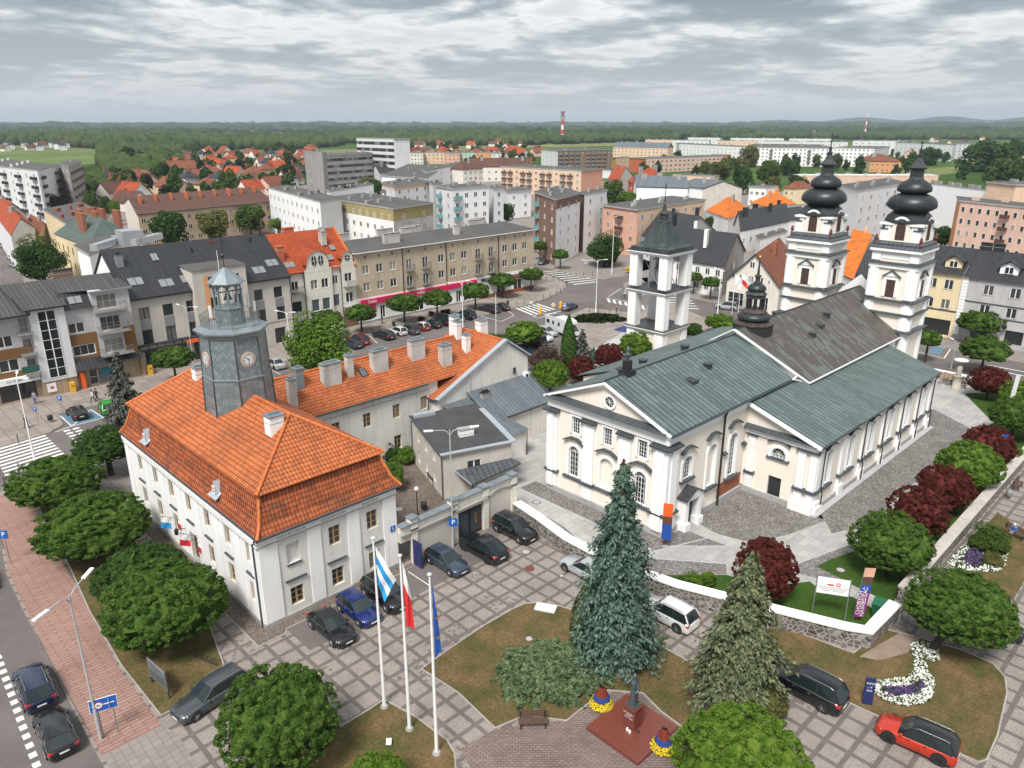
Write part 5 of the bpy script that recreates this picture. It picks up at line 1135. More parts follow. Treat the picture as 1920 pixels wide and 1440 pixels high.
def border(name,pts,w,m,z=0.03,closed=True):
 """kerb strip following a line"""
 b=MB();n=len(pts)
 for i in range(n if closed else n-1):
  p,q=Vector(pts[i]),Vector(pts[(i+1)%n]);d=(q-p)
  if d.length<0.01: continue
  d.normalize();s=Vector((-d.y,d.x))*w/2;e=d*w*0.45
  b.prism([tuple(p-s-e),tuple(q-s+e),tuple(q+s+e),tuple(p+s-e)],0.0,z+0.0013*(i%5),m)
 return b.build(name,kind='structure')
G1=[(18.25,44.3),(18.25,73.0),(19.5,73.0),(19.5,45.55),(31.4,45.55),(31.4,44.65),(20.6,44.65),(20.2,44.3)]
S_('gravel_strip',G1,'gravel');border('gravel_kerb',[(18.2,73.0),(18.2,44.2),(20.3,44.2),(20.6,44.6),(31.4,44.6)],0.10,'kerb_stone',0.05,False)
S_('herringbone_paving',[(12,0),(22.35,27.0),(22.0,27.3),(24.9,26.9),(28.5,24.45),(31.9,24.3),(33.7,22.6),(33.25,18.9),(36.0,19.4),(36.0,11),(28,0)],'herring',1)
L1=PX((790,1255),(850,1212),(900,1178),(960,1143),(985,1132),(1010,1130),(1050,1137),(1085,1148),(1200,1190),(1290,1240),(1320,1262),(1290,1372),(1240,1335),(1205,1300),(1140,1295),(1118,1308),(1062,1352),(985,1342),(928,1366),(860,1300))
S_('lawn',L1,'lawn_dry',2);border('lawn_kerb',L1,0.10,'kerb_stone',0.06)
L2=PX((720,1312),(690,1332),(640,1362),(560,1412),(480,1480),(860,1500),(852,1412),(838,1388),(780,1345))
S_('lawn',L2,'lawn_dry',2);border('lawn_kerb',L2,0.10,'kerb_stone',0.06)
L3=PX((1440,1165),(1600,1225),(1660,1180),(1700,1190),(1800,1218),(1862,1245),(1884,1270),(1888,1300),(1870,1380),(1850,1425),(1835,1430),(1600,1322),(1440,1245))
S_('lawn',L3,'lawn_dry',2);border('lawn_kerb',L3,0.10,'kerb_stone',0.06)
S_('bare_earth',PX((1610,1232),(1655,1205),(1690,1185),(1730,1195),(1700,1225),(1650,1238)),'dust',3)
L4=[(10.75,42.3),(10.6,48.9),(11.0,57),(11.8,65),(12.9,80),(17.0,82),(17.2,62),(17.0,50),(15.6,44.0),(13,42.3)]
S_('lawn',L4,'lawn_dry',2);border('lawn_kerb',L4,0.10,'kerb_stone',0.06)
S_('lawn',PX((1790,1100),(1830,1120),(1900,1125),(1925,1080),(1925,1000),(1870,960),(1800,1045)),'lawn_dry',2)
# churchyard
S_('green_lawn',PX((1243,1078),(1362,1078),(1440,1100),(1560,1085),(1500,1062),(1650,1000),(1700,960),(1790,900),(1830,850),(1850,800),(1920,760),(1960,830),(1690,1110),(1625,1190),(1440,1145),(1250,1095)),'lawn_green',1)
S_('green_lawn',PX((1808,738),(1860,735),(1960,745),(1960,800),(1860,790)),'lawn_green',2)
S_('granite_path',PX((1497,1072),(1510,1066),(1600,1098),(1650,1122),(1700,1160),(1690,1172),(1600,1120),(1530,1100)),'granite_slabs',2)
S_('cobble_strip',[(48.7,32.0),(48.7,48.6),(51,48.6),(51,33),(53.6,32.4),(53.6,30.2)],'cobble',1)
S_('cobble_strip',[(44.4,45.5),(44.2,40),(43.6,36.7),(43.9,34.5),(44.7,31),(45.8,31.5),(45.1,35),(45.2,37),(46.2,40.5),(46.6,45.5)],'cobble',1)
S_('cobble_court',PX((1299,977),(1386,915),(1524,963),(1553,977),(1560,972),(1467,1006),(1430,1017),(1392,1015),(1340,1000)),'cobble',1)
S_('cobble_strip',PX((1282,990),(1240,1023),(1368,1023),(1310,1003)),'cobble',2)
S_('cobble_strip',PX((1180,1045),(1362,1058),(1362,1077),(1245,1078),(1170,1062)),'cobble',2)
S_('cobble_strip',PX((1478,1070),(1500,1055),(1620,1010),(1640,1020),(1560,1048),(1530,1062),(1600,1096),(1590,1100)),'cobble',2)
S_('cobble_strip',[(65.3,24.9),(95.5,24.9),(96,27),(103,27),(98.5,21.0),(66.4,21.0),(62.5,22.6)],'cobble',1)
S_('cobble_strip',PX((1780,800),(1805,830),(1830,850),(1815,860),(1795,850),(1760,790)),'cobble',2)
for pts in ([(48.65,48.6),(48.65,32.0),(53.6,30.1)],[(62.3,22.5),(66.4,20.95),(98.5,20.95),(103,27.2)],PX((1467,1006),(1430,1017),(1392,1015),(1340,1000),(1299,977)),PX((1240,1024),(1368,1024),(1310,1003),(1283,988)),[(46.65,45.5),(46.25,40.5),(45.2,37)],PX((1180,1044),(1362,1057)),PX((1478,1070),(1500,1055),(1620,1010),(1700,960),(1790,895))): border('path_edging',pts,0.16,'plinth_grey',0.016,False)
def manhole(px,py,r=0.42,m='bark'):
 p=at(px,py);b=MB();b.prism([(p.x+r*math.cos(t),p.y+r*math.sin(t)) for t in [2*math.pi*i/20 for i in range(20)]],0.0,0.024,m);b.prism([(p.x+r*.8*math.cos(t),p.y+r*.8*math.sin(t)) for t in [2*math.pi*i/20 for i in range(20)]],0.02,0.029,'plinth_grey' if m=='bark' else m);return b.build('manhole_cover',kind='structure')
for p in ((986,1035),(993,1066,0.42,'terracotta'),(1053,1080,0.2),(992,1258-60,0.3),(1006,942),(1576,1069,0.4),(748,955,0.5),(1245,1016,0.3,'terracotta')): manhole(*p)
# painted markings
b=MB()
def mark(pts,z=-0.116,m='road_white'):
 pts=[tuple(p) for p in pts];n=len(pts);a=sum(pts[i][0]*pts[(i+1)%n][1]-pts[(i+1)%n][0]*pts[i][1] for i in range(n))
 if a<0: pts=pts[::-1]
 b.poly([(p[0],p[1],z) for p in pts],m)
def line(p,q,w=0.14,z=-0.116,m='road_white'):
 p,q=Vector(p),Vector(q);d=(q-p).normalized();s=Vector((-d.y,d.x))*w/2;mark([p-s,q-s,q+s,p+s],z,m)
for i in range(22):
 y=40.5+i*0.95*1.0;x=4.25+(y-45)*0.053;mark([(x-.2,y),(x+.2,y),(x+.2,y+0.5),(x-.2,y+0.5)])
for k in range(5): line((3.9+k*0.1,38.9-k*0.9),(6.6,39.6-k*0.9),0.22)
line((3.9,40.0),(3.8,35.5),0.2);line((3.8,35.5),(5.3,33.5),0.2);line((5.3,33.5),(6.7,33.8),0.2)
for k in range(9): x=12.3+k*0.0;line((12.6-k*0.05,97.0-k*1.02),(18.3-k*0.0,97.9-k*1.02),0.48)
for k in range(7): mark([(20.2,98.0-k*1.1),(20.9,98.0-k*1.1),(20.9,97.5-k*1.1),(20.2,97.5-k*1.1)]);mark([(21.2,98.0-k*1.1),(21.9,98.0-k*1.1),(21.9,97.5-k*1.1),(21.2,97.5-k*1.1)])
line((22,93.4),(60,93.4),0.14);line((-20,92),(12,93.2),0.14);line((-20,95),(12,96.2),0.12)
mark([(21.5,99.0),(25.0,99.2),(24.9,103.4),(21.5,103.9)],-0.116,'road_blue');
for p,q in (((21.4,98.9),(25.1,99.1)),((25.1,99.1),(24.9,103.5)),((21.4,98.9),(21.4,103.9)),((21.5,99),(24.9,103.4)),((19.4,98.2),(21.4,98.9))): line(p,q,0.14,-0.110)
for k in range(5): line((34+k*0.0+k*5.2,99.5),(34+k*5.2,104.3),0.1)
for x in (67.6,70.6,73.8,77.2,80.2,83.2,86.2,89.4,92.6): line((x-1.2,103.4),(x+0.6,108.2),0.1)
line((94.5,99.4),(94.5,104.9),0.12);line((94.5,99.4),(99.5,101),0.12);line((99.5,101),(101.5,104.9),0.12)
for k in range(6): line((104.0+k*1.15,104.9),(102.4+k*1.25,98.8),0.5)
for k in range(8): line((129.9+k*0.9,113.6+k*2.2-1),(136.0+k*1.9,110.8+k*1.7),0.5)
for k in range(14):
 t=k/14;p=at(1140+t*150,560+t*30,-0.12);q=at(1143+t*150,567+t*30,-0.12);line(p,q,0.45)
line(at(1135,558,-.12),at(1300,590,-.12),0.14);line(at(1137,563,-.12),at(1300,603,-.12),0.14)
line(at(1141,556,-.12),at(1165,541,-.12),0.15)
for k in range(6): line(at(1240+k*4,552+k*5,-.12),at(1290+k*4,551+k*5+3,-.12),0.5)
for k in range(2): line(at(1153,516+k*4,-.12),at(1188,509+k*4,-.12),0.4)
line(at(1000,594,-.12),at(1012,586,-.12),0.15);line(at(1012,586,-.12),at(1030,590,-.12),0.15);line(at(1030,590,-.12),at(1012,596,-.12),0.15);line(at(1012,596,-.12),at(1000,594,-.12),0.15);line(at(1020,591,-.12),at(1052,583,-.12),0.2)
for a_,c_ in (((1700,655),(1770,672)),((1770,672),(1785,650)),((1785,650),(1755,645))): line(at(*a_,-.12),at(*c_,-.12),0.15)
mark([at(*p,-.12) for p in ((1752,648),(1772,652),(1762,665),(1740,660))],-0.117,'road_blue')
line(at(1845,690,-.12),at(1920,705,-.12),0.3);line(at(1850,684,-.12),at(1925,698,-.12),0.3)
for x in (23.3,26.0,28.7,31.5,34.5): line((x+0.0,41.4),(x,44.4),0.08,0.0125)
b.build('road_markings',kind='structure')
b=MB();b.prism([tuple(p) for p in PX((1150,619),(1182,606),(1185,618),(1190,628),(1165,622))],0.012,0.05,'navy_sign');b.build('blue_flower_bed',kind='stuff',label='dark blue flower bed beside the bell tower')
# ================================================================ NORTH SIDE OF THE SQUARE
A90=R(-90)
def balcony(bl,x,y,z,ang,w,d,rail,slabm='concrete',h=1.0,wall=None,parent=None):
 b=bl.mb();fbox(b,(x,y),ang,-w/2,w/2,z-0.15,z,0,d,slabm)
 if wall: fbox(b,(x,y),ang,-w/2,w/2,z,z+h,d-0.08,d,wall);fbox(b,(x,y),ang,-w/2,-w/2+.08,z,z+h,0,d-.08,wall);fbox(b,(x,y),ang,w/2-.08,w/2,z,z+h,0,d-.08,wall)
 else:
  for u0,u1,d0,d1 in ((-w/2,w/2,d-0.05,d-.01),(-w/2,-w/2+.04,0,d),(w/2-.04,w/2,0,d)):
   fbox(b,(x,y),ang,u0,u1,z+h-.06,z+h,d0,d1,rail);fbox(b,(x,y),ang,u0,u1,z+.08,z+.13,d0,d1,rail)
  n=int(w/0.13)
  for i in range(n+1): fbox(b,(x,y),ang,-w/2+i*w/n-.012,-w/2+i*w/n+.012,z,z+h-.06,d-.045,d-.02,rail)
 return b.build('balcony',parent or bl.root)
def roofwin(bl,x,y,z,w,h,slope,open_=False):
 """pair of skylights lying on a south-facing slope at (x,y,z)"""
 s=math.atan(slope);dy,dz=math.cos(s)*h/2,math.sin(s)*h/2
 b=bl.mb()
 for k in (-1,1):
  b.bar((x+k*w*0.27,y-dy,z-dz+0.06),(x+k*w*0.27,y+dy,z+dz+0.06),w*0.48,0.14,'grey_metal')
  x0,x1=x+k*w*0.27-w*.19,x+k*w*0.27+w*.19;b.poly([(x0,y-dy*.85,z-dz*.85+.145),(x1,y-dy*.85,z-dz*.85+.145),(x1,y+dy*.85,z+dz*.85+.145),(x0,y+dy*.85,z+dz*.85+.145)],'sky_glass')
 bl.part(b,'roof_window')
# ---- dark roofed building
dk=Bld('dark_roofed_building','long cream building with a large dark seamed metal roof and shops below','building',(34.8,114))
b=dk.mb();X0,X1,Y0,Y1=34.8,60.1,114.0,129.0;ZE,ZR,YR=11.3,17.3,121.5
k=dict(kind='dark',nx=2,ny=1,sill=None)
W=Wn([1.95,5.35,8.85,19.7,23.1],8.75,1.5,1.75,**k)+Wn([1.95,5.35,8.85,19.9,23.3],5.2,1.5,2.2,**k)
W+= [dict(uc=u,zc=1.7,w=2.6,h=2.8,kind='dark',nx=2,ny=1,sill=None,glass='dark_glass') for u in (2.4,6.0,9.6)]+[dict(uc=19.0,zc=1.6,w=1.5,h=2.8,kind='dark',nx=1,ny=2,sill=None),dict(uc=22.8,zc=1.5,w=1.9,h=2.6,kind='dark',nx=2,ny=1,sill=None,glass='dark_glass')]
dk.facade(b,(X0,Y0),0,X1-X0,0,ZE,W,'pale_wall',0.25)
dk.facade(b,(X1,Y0),R(90),Y1-Y0,0,ZE,[],'pale_wall');dk.facade(b,(X1,Y1),R(180),X1-X0,0,ZE,[],'pale_wall');dk.facade(b,(X0,Y1),A90,Y1-Y0,0,ZE,[],'bright_white')
for x,fl in ((X0,1),(X1,0)):
 P=[(x,Y1,ZE),(x,Y0,ZE),(x,YR,ZR-.1)];b.poly(P if fl else P[::-1],'bright_white')
dk.part(b,'wall')
b=dk.mb();sl=(ZR-ZE)/(YR-Y0)
for x0,x1 in ((X0-.3,X1+.1),):
 b.poly([(x0,Y0-.5,ZE-.5*sl+.25),(x1,Y0-.5,ZE-.5*sl+.25),(x1,YR,ZR+.1),(x0,YR,ZR+.1)],'dark_seam');b.poly([(x1,Y1+.3,ZE-.1),(x0,Y1+.3,ZE-.1),(x0,YR,ZR+.1),(x1,YR,ZR+.1)],'dark_seam')
b.box(X0-.3,Y0-.55,ZE-.5*sl,X1+.1,Y0-.4,ZE-.5*sl+.24,'black_metal');b.bar((X0-.28,Y0-.5,ZE-.3),(X0-.28,YR,ZR),0.2,0.5,'dark_seam')
dk.part(b,'roof')
b=dk.mb();# spandrel panels between storeys
for u in (1.95,5.35,8.85,19.8,23.2): fbox(b,(X0,Y0),0,u-.75,u+.75,6.35,7.85,0.0,0.02,'grey_metal')
fbox(b,(X0,Y0),0,-.1,25.4,3.85,4.0,0,.06,'concrete');dk.parts(b,'spandrel_panel')
b=dk.mb();fbox(b,(X0,Y0),0,0.1,10.2,3.4,3.65,0.9,1.15,'black_metal');fbox(b,(X0,Y0),0,0.1,10.2,4.3,4.36,0.9,0.96,'black_metal')
for i in range(9): fbox(b,(X0,Y0),0,.15+i*1.24,.27+i*1.24,3.4,4.36,0.88,.98,'black_metal')
for u in (0.2,5.2,10.1): fbox(b,(X0,Y0),0,u-.3,u+.3,0,3.4,0.7,1.2,'sand_stone')
fbox(b,(X0,Y0),0,0,10.3,4.05,4.2,0,.9,'roof_felt');dk.part(b,'shop_arcade')
b=dk.mb();fbox(b,(X0,Y0),0,6.9,9.9,3.45,4.0,1.16,1.3,'orange_sign');dk.part(b,'shop_sign')
b=dk.mb();b.box(43.9,112.9,0,52.3,118.5,14.15,'pale_wall');b.poly([(43.7,112.7,14.16),(52.5,112.7,14.16),(52.5,118.8,14.5),(43.7,118.8,14.5)],'flat_roof');fbox(b,(43.9,112.9),0,1.6,2.3,5.5,13.2,0,.06,'orange_wall');dk.part(b,'stair_tower')
for z in (12.2,9.0,5.8):
 for x in (46.9,50.4): dk.win(x,112.9,z,0,'dark',1.3,1.5,1,1,inset=0)
for x,y,w in ((36.9,116.0,1.9),(40.9,115.2,1.9),(44.0,115.4,1.6),(55.6,115.2,1.9),(58.4,116.1,1.9),(41.2,119.3,0.9)): roofwin(dk,x,y,ZE+(y-Y0)*sl+.2,w,1.4,sl)
chimney(dk,36.0,118.8,15,16.9,0.9,0.9,'grey_metal','black_metal')
for x,y in ((47,119.5),(57,120.2),(59.3,121)): b=dk.mb();b.cyl((x,y,ZE+(y-Y0)*sl),(x,y,ZE+(y-Y0)*sl+.9),.14,.14,'black_metal');dk.part(b,'roof_vent')
b=dk.mb();b.box(61.2-1.1,113.9,0,61.2-.98,114.0,11.2,'black_metal');dk.part(b,'downpipe')
# ---- brown and grey apartment house
br=Bld('apartment_house','grey and ochre apartment house with glazed stair tower and balconies above bank offices','building',(18.5,113))
b=br.mb();wd=dict(kind='white',nx=2,ny=1,sill=None)
br.facade(b,(26.1,113),0,3.7,2.9,11.1,[dict(uc=1.3,zc=8.5,w=2.0,h=1.4,**wd),dict(uc=1.75,zc=5.3,w=2.8,h=1.45,kind='white',nx=3,ny=1,sill=None)],'grey_wall',.15)
br.facade(b,(26.1,113),0,8.6,0,2.9,[dict(uc=2.3,zc=1.25,w=1.1,h=2.2,kind='white',nx=1,ny=2,sill=None,glass='dark_glass')],'sand_stone',.2)
br.facade(b,(29.8,112.8),0,4.9,2.9,13.0,[dict(uc=1.9,zc=z,w=2.6,h=2.0,kind='white',nx=3,ny=2,sill=None) for z in (11.6,8.5,5.3)],'grey_wall',.2)
br.facade(b,(34.7,112.8),R(90),8,0,12.0,[],'grey_wall');b.poly([(29.8,119,13.0),(29.8,112.8,13.0),(29.8,112.8,2.9),(29.8,119,2.9)],'grey_wall')
b.box(22.0,112.4,2.0,26.2,118,12.0,'light_block');b.box(21.9,112.5,0,26.1,118,2.0,'sand_stone')
br.facade(b,(10,113),0,12,3.0,11.2,[dict(uc=8.8,zc=8.2,w=1.9,h=1.5,**wd),dict(uc=8.8,zc=5.0,w=2.2,h=1.6,**wd),dict(uc=4.2,zc=8.2,w=1.9,h=1.5,**wd),dict(uc=4.2,zc=5.0,w=1.9,h=1.5,**wd)]+[dict(uc=11.3,zc=z,w=.9,h=1.8,kind='dark',nx=1,ny=1,sill=None) for z in (10.0,7.2,4.5)],'grey_wall',.2)
br.facade(b,(10,113),0,12,0,3.0,[dict(uc=9.2,zc=1.3,w=4.2,h=2.3,kind='dark',nx=3,ny=1,sill=None,glass='dark_glass')],'sand_stone',.2)
b.box(10,113.3,0,34.6,124,11.0,'grey_wall')
br.part(b,'wall')
b=br.mb()
fbox(b,(26.22,113),0,0,3.55,2.95,4.5,0,.04,'ochre_wall');fbox(b,(26.22,113),0,0,3.55,6.1,7.6,0,.04,'ochre_wall');fbox(b,(26.22,113),0,3.1,3.55,4.5,6.1,0,.04,'ochre_wall');fbox(b,(10,113),0,6.0,7.6,4.2,6.6,0,.04,'ochre_wall');fbox(b,(10,113),0,0,11.8,3.05,4.15,0,.04,'ochre_wall');fbox(b,(10,113),0,0,11.8,5.85,7.2,0.0,.045,'ochre_wall');fbox(b,(29.8,112.8),0,3.35,4.9,2.95,7.7,0,.04,'ochre_wall')
br.part(b,'ochre_render')
br.win(24.0,112.4,7.0,0,'white',2.1,9.2,2,7,sill=None,glass='dark_glass',inset=0,name='stair_window')
b=br.mb()
b.poly([(9,112.0,11.5),(22.2,112.0,11.5),(22.2,119.5,14.2),(9,119.5,14.2)],'grey_seam');b.poly([(21.6,112.0,12.0),(26.5,112.0,12.0),(27.4,119.5,14.4),(20.6,119.5,14.4)],'grey_seam');b.poly([(26.3,112.7,11.1),(29.9,112.7,11.1),(29.9,114.6,13.2),(26.3,114.6,13.2)],'dark_seam');b.poly([(26.3,114.6,13.22),(35,112.5,13.2),(35,119.5,14.3),(27.2,119.5,14.4)],'grey_seam');b.poly([(35,126,11.5),(9,126,11.5),(9,119.5,14.2),(20.6,119.5,14.35),(27.2,119.5,14.4),(35,119.5,14.3)],'grey_seam')
b.bar((29.6,112.6,13.1),(35.1,112.5,13.1),.3,.25,'grey_metal');b.bar((9,112,11.45),(22.1,112,11.45),.2,.2,'black_metal');b.bar((21.6,112,11.95),(26.5,112,11.95),.2,.2,'black_metal')
br.part(b,'roof')
b=br.mb();b.poly([(26.2,111.9,2.75),(30.4,111.9,2.75),(30.4,113,4.2),(26.2,113,4.2)],'dark_seam');b.poly([(30.4,111.9,2.9),(35,111.9,2.9),(35,112.8,3.8),(30.4,112.8,3.8)],'dark_seam');br.part(b,'shop_awning')
roofwin(br,28.0,113.6,12.15,1.6,1.1,1.1)
for z,wl in ((10.45,None),(7.35,'ochre_wall'),(4.15,'ochre_wall')): balcony(br,31.8,112.8,z,0,4.2,1.1,'balcony_metal','concrete')
for z in (9.0,6.2,3.5): balcony(br,21.2,113,z,0,1.7,1.0,'balcony_metal','concrete')
chimney(br,29.0,121.5,13,15.2,2.6,0.7,'brown_wall','black_metal',False);chimney(br,12.0,121.5,13,14.9,3.6,0.7,'brown_wall','black_metal',False)
b=br.mb();b.box(15.5,112.5,2.55,21.9,113.0,3.35,'sign_white');br.part(b,'bank_sign')
wtext(br,'CA CRÉDIT AGRICOLE',(15.5,112.5),0,4.6,2.98,0.42,'teal_sign',0.02)
b=br.mb();b.box(19.9,111.95,3.9,21.9,112.0,4.75,'green_sign');br.part(b,'sign_board')
b=br.mb();fbox(b,(26.1,112.98),0,2.0,5.6,2.35,2.75,0,.25,'brown_wall');br.part(b,'bank_sign');wtext(br,'Bank Pekao',(26.1,112.98),0,3.7,2.55,0.34,'sign_white',0.27)
b=br.mb();fbox(b,(26.1,112.98),0,3.0,5.6,.35,2.2,0.0,.05,'sky_glass');fbox(b,(26.1,112.98),0,3.05,5.55,1.3,2.1,0.051,.06,'teal_sign');br.part(b,'shop_window')
b=br.mb();fbox(b,(26.1,112.98),0,0.55,1.05,0,2.2,.1,.6,'orange_sign');br.part(b,'cash_machine')
b=br.mb();b.box(14.6,112.9,.4,16.6,112.97,2.3,'teal_sign');b.box(15.2,112.85,.7,16.0,112.89,1.6,'sign_white');br.part(b,'poster');b=br.mb();b.box(22.4,112.42,.5,23.5,112.48,1.7,'sign_white');b.box(22.75,112.38,1.0,23.15,112.41,1.3,'sign_red');br.part(b,'poster')
# ---- ivory building with red roof
iv=Bld('ivory_shop_house','ivory three-storey house with red tile roof and rounded gable beside the beige block','building',(60.4,116))
b=iv.mb();wv=dict(kind='white',nx=2,ny=1,sill='door_brown')
iv.facade(b,(60.4,116),0,3.4,0,11.2,[dict(uc=1.7,zc=8.85,w=1.3,h=1.5,**wv),dict(uc=1.8,zc=5.2,w=1.9,h=1.9,kind='white',nx=1,ny=1,sill='door_brown'),dict(uc=1.8,zc=1.5,w=2.2,h=2.4,kind='white',nx=2,ny=1,sill=None,glass='dark_glass')],'ivory_wall',.2)
iv.facade(b,(63.8,115.5),0,5.2,0,11.3,[dict(uc=u,zc=8.65,w=1.3,h=1.6,**wv) for u in (1.7,3.8)]+[dict(uc=u,zc=5.0,w=1.5,h=2.1,kind='white',nx=1,ny=1,sill='door_brown',glass='sky_glass') for u in (1.7,3.8)]+[dict(uc=2.6,zc=1.5,w=3.8,h=2.4,kind='white',nx=3,ny=1,sill=None,glass='dark_glass')],'ivory_wall',.2)
iv.facade(b,(69.0,115.9),0,2.0,0,11.3,[dict(uc=.9,zc=8.85,w=1.1,h=1.5,**wv),dict(uc=.9,zc=5.2,w=1.3,h=2.1,kind='white',nx=1,ny=1,sill='door_brown',glass='sky_glass')],'ivory_wall',.2)
iv.facade(b,(71.0,115.6),0,2.9,0,11.6,[dict(uc=1.4,zc=8.9,w=1.5,h=1.7,**wv),dict(uc=1.4,zc=5.3,w=1.5,h=1.9,**wv)],'ivory_wall',.2)
b.box(60.4,116.3,0,73.9,128,11.2,'ivory_wall');fbox(b,(60.4,116),0,0,3.4,0,.6,0,.05,'brick');fbox(b,(60.4,116),0,0,.5,0,3,0,.08,'brown_wall');fbox(b,(60.4,116),0,2.9,3.4,0,3,0,.08,'brown_wall');fbox(b,(71,115.6),0,0,2.9,0,3.2,0,.06,'brown_wall')
n=16
def halfdisc(cx_,y,zb,r,m,y2=None):
 P=[(cx_-r,y,zb-1.2),(cx_+r,y,zb-1.2)]+[(cx_+r*math.cos(math.pi*i/n),y,zb+r*math.sin(math.pi*i/n)*1.05) for i in range(n+1)];b.poly(P,m)
halfdisc(66.4,115.48,12.0,2.2,'ivory_wall');halfdisc(72.4,115.58,12.35,1.15,'ivory_wall')
iv.part(b,'wall')
b=iv.mb();sl=(17.0-11.2)/6.0
b.poly([(60.2,115.6,10.9),(73.9,115.6,10.9),(73.9,122,17.0),(60.2,122,17.0)],'red_tiles');b.poly([(73.9,128.3,11),(60.2,128.3,11),(60.2,122,17.0),(73.9,122,17.0)],'red_tiles')
for cx_,zb,r,y0,ye in ((66.4,12.0,2.25,115.3,119.8),(72.4,12.35,1.2,115.4,118.6)):
 for i in range(n):
  t0,t1=math.pi*i/n,math.pi*(i+1)/n;b.poly([(cx_+r*math.cos(t0),y0,zb+r*math.sin(t0)*1.05),(cx_+r*math.cos(t0),ye,zb+r*math.sin(t0)*1.05),(cx_+r*math.cos(t1),ye,zb+r*math.sin(t1)*1.05),(cx_+r*math.cos(t1),y0,zb+r*math.sin(t1)*1.05)],'red_tiles')
b.poly([(60.3,115.5,11.05),(63.9,115.5,11.05),(63.9,118.6,13.9),(60.3,118.6,13.9)],'red_tiles')
for x in (60.1,73.9): b.bar((x,115.4,11.0),(x,122,17.15),.35,.4,'ridge_tile')
for x in (60.2,73.9):
 b.poly([(x,116,11.2),(x,128,11.2),(x,122,16.9)],'ivory_wall')
iv.part(b,'roof')
for x,z in ((65.75,12.7),(67.05,12.7)):
 b=iv.mb();b.poly([(x+.5*math.cos(t),115.42,z+.9*math.sin(t)) for t in [2*math.pi*i/16 for i in range(16)]][::-1],'dark_glass') ;b.bar((x,115.40,z-.9),(x,115.40,z+.9),.06,.05,'window_white');b.bar((x-.5,115.40,z),(x+.5,115.40,z),.05,.06,'window_white');iv.part(b,'oval_window')
b=iv.mb();b.poly([(72.4+.55*math.cos(t),115.52,12.5+.55*math.sin(t)) for t in [2*math.pi*i/16 for i in range(16)]][::-1],'dark_glass');b.bar((72.4,115.5,11.95),(72.4,115.5,13.05),.06,.05,'window_white');b.bar((71.85,115.5,12.5),(72.95,115.5,12.5),.05,.06,'window_white');iv.part(b,'round_window')
for x,y,w in ((61.9,116.8,1.7),(69.9,117.1,1.1),(71.4,118.6,.9),(71.3,121.6,.9)): roofwin(iv,x,y,10.9+(y-115.6)*.953+.25,w,1.1,.95)
chimney(iv,60.9,118.0,12.5,15.4,1.1,1.1,'red_wall','red_wall',False);chimney(iv,70.2,119.6,14.5,16.9,.9,1.2,'chimney_render','concrete',False);chimney(iv,65.5,123,16,17.6,1.9,.8,'red_wall','red_wall',False)
balcony(iv,62.4,116,7.7,0,2.0,1.0,'balcony_metal');balcony(iv,72.4,115.6,7.6,0,2.3,1.1,'balcony_metal',wall='pale_wall');balcony(iv,72.4,115.6,3.9,0,2.9,1.2,'window_white')
for u0,u1,z,t in ((0.6,2.5,3.55,'* *'),(2.9,4.7,3.55,'* *')):
 b=iv.mb();fbox(b,(63.8,115.5),0,u0,u1,z-.35,z+.35,0.02,.15,'navy_sign');iv.part(b,'shop_sign');wtext(iv,'% % %',(63.8,115.5),0,(u0+u1)/2,z,.42,'sign_white',.17)
b=iv.mb();fbox(b,(60.4,116),0,.2,.7,4.2,6.2,0,.08,'orange_sign');iv.part(b,'shop_sign')
for i,c in enumerate('FOTO'): wtext(iv,c,(60.4,116),0,.45,5.95-i*.5,.38,'sign_white',.1)
# ---- beige block
be=Bld('beige_apartment_block','long beige three-storey block with dark roof over a magenta shop fascia','building',(73.9,115.5))
b=be.mb();L=45.9;wb=dict(kind='white',nx=2,ny=1,sill='window_white')
cols=[2.15,5.15,8.15,11.9,15.8,19.7,22.7,25.65,29.5,33.1,37.1,40.05,43.0];bal={3,4,8,9}
W=[]
for i,u in enumerate(cols):
 for z in (9.85,6.7):
  if i in bal: W.append(dict(uc=u,zc=z-.3,w=1.25,h=2.15,kind='white',nx=2,ny=1,sill=None))
  else: W.append(dict(uc=u,zc=z,w=1.35,h=1.5,**wb))
 W.append(dict(uc=u,zc=12.15,w=.35,h=.5,kind='dark',nx=1,ny=1,sill=None))
be.facade(b,(73.9,115.5),0,L,4.75,12.95,W,'beige_wall',.15)
be.facade(b,(73.9,115.5),0,L,0,4.75,[dict(uc=u,zc=1.6,w=w_,h=2.4,kind='white',nx=2,ny=1,sill=None,glass='dark_glass') for u,w_ in ((2.0,2.2),(5.4,1.1),(14,2.2),(19,2.2),(24,1.2),(26.5,2.2),(31,2.5),(36,2.5),(41,2.5))],'bright_white',.2)
be.facade(b,(119.8,115.5),R(90),11,0,12.95,[],'beige_wall');be.facade(b,(119.8,126.5),R(180),L,0,12.95,[],'beige_wall');be.facade(b,(73.9,126.5),A90,11,0,12.95,[],'beige_wall')
be.part(b,'wall')
b=be.mb();b.poly([(73.6,115,13.1),(120.2,115,13.1),(116,121,14.6),(77.5,121,14.6)],'flat_roof');b.poly([(120.2,127,13.1),(73.6,127,13.1),(77.5,121,14.6),(116,121,14.6)],'flat_roof');b.poly([(73.6,127,13.1),(73.6,115,13.1),(77.5,121,14.6)],'flat_roof');b.poly([(120.2,115,13.1),(120.2,127,13.1),(116,121,14.6)],'flat_roof');b.box(73.55,114.95,12.95,120.25,127.05,13.09,'bright_white');be.part(b,'roof')
for u,x in ((0,83.5),(1,90.5),(2,99.5),(3,108.0),(4,93),(5,76.0),(6,86),(7,110.5)): chimney(be,x,117.6+(u%2)*4.2 if u<4 else 123.3,13.6,15.5,3.6 if u!=2 else 1.4,.7,'chimney_render','concrete',False)
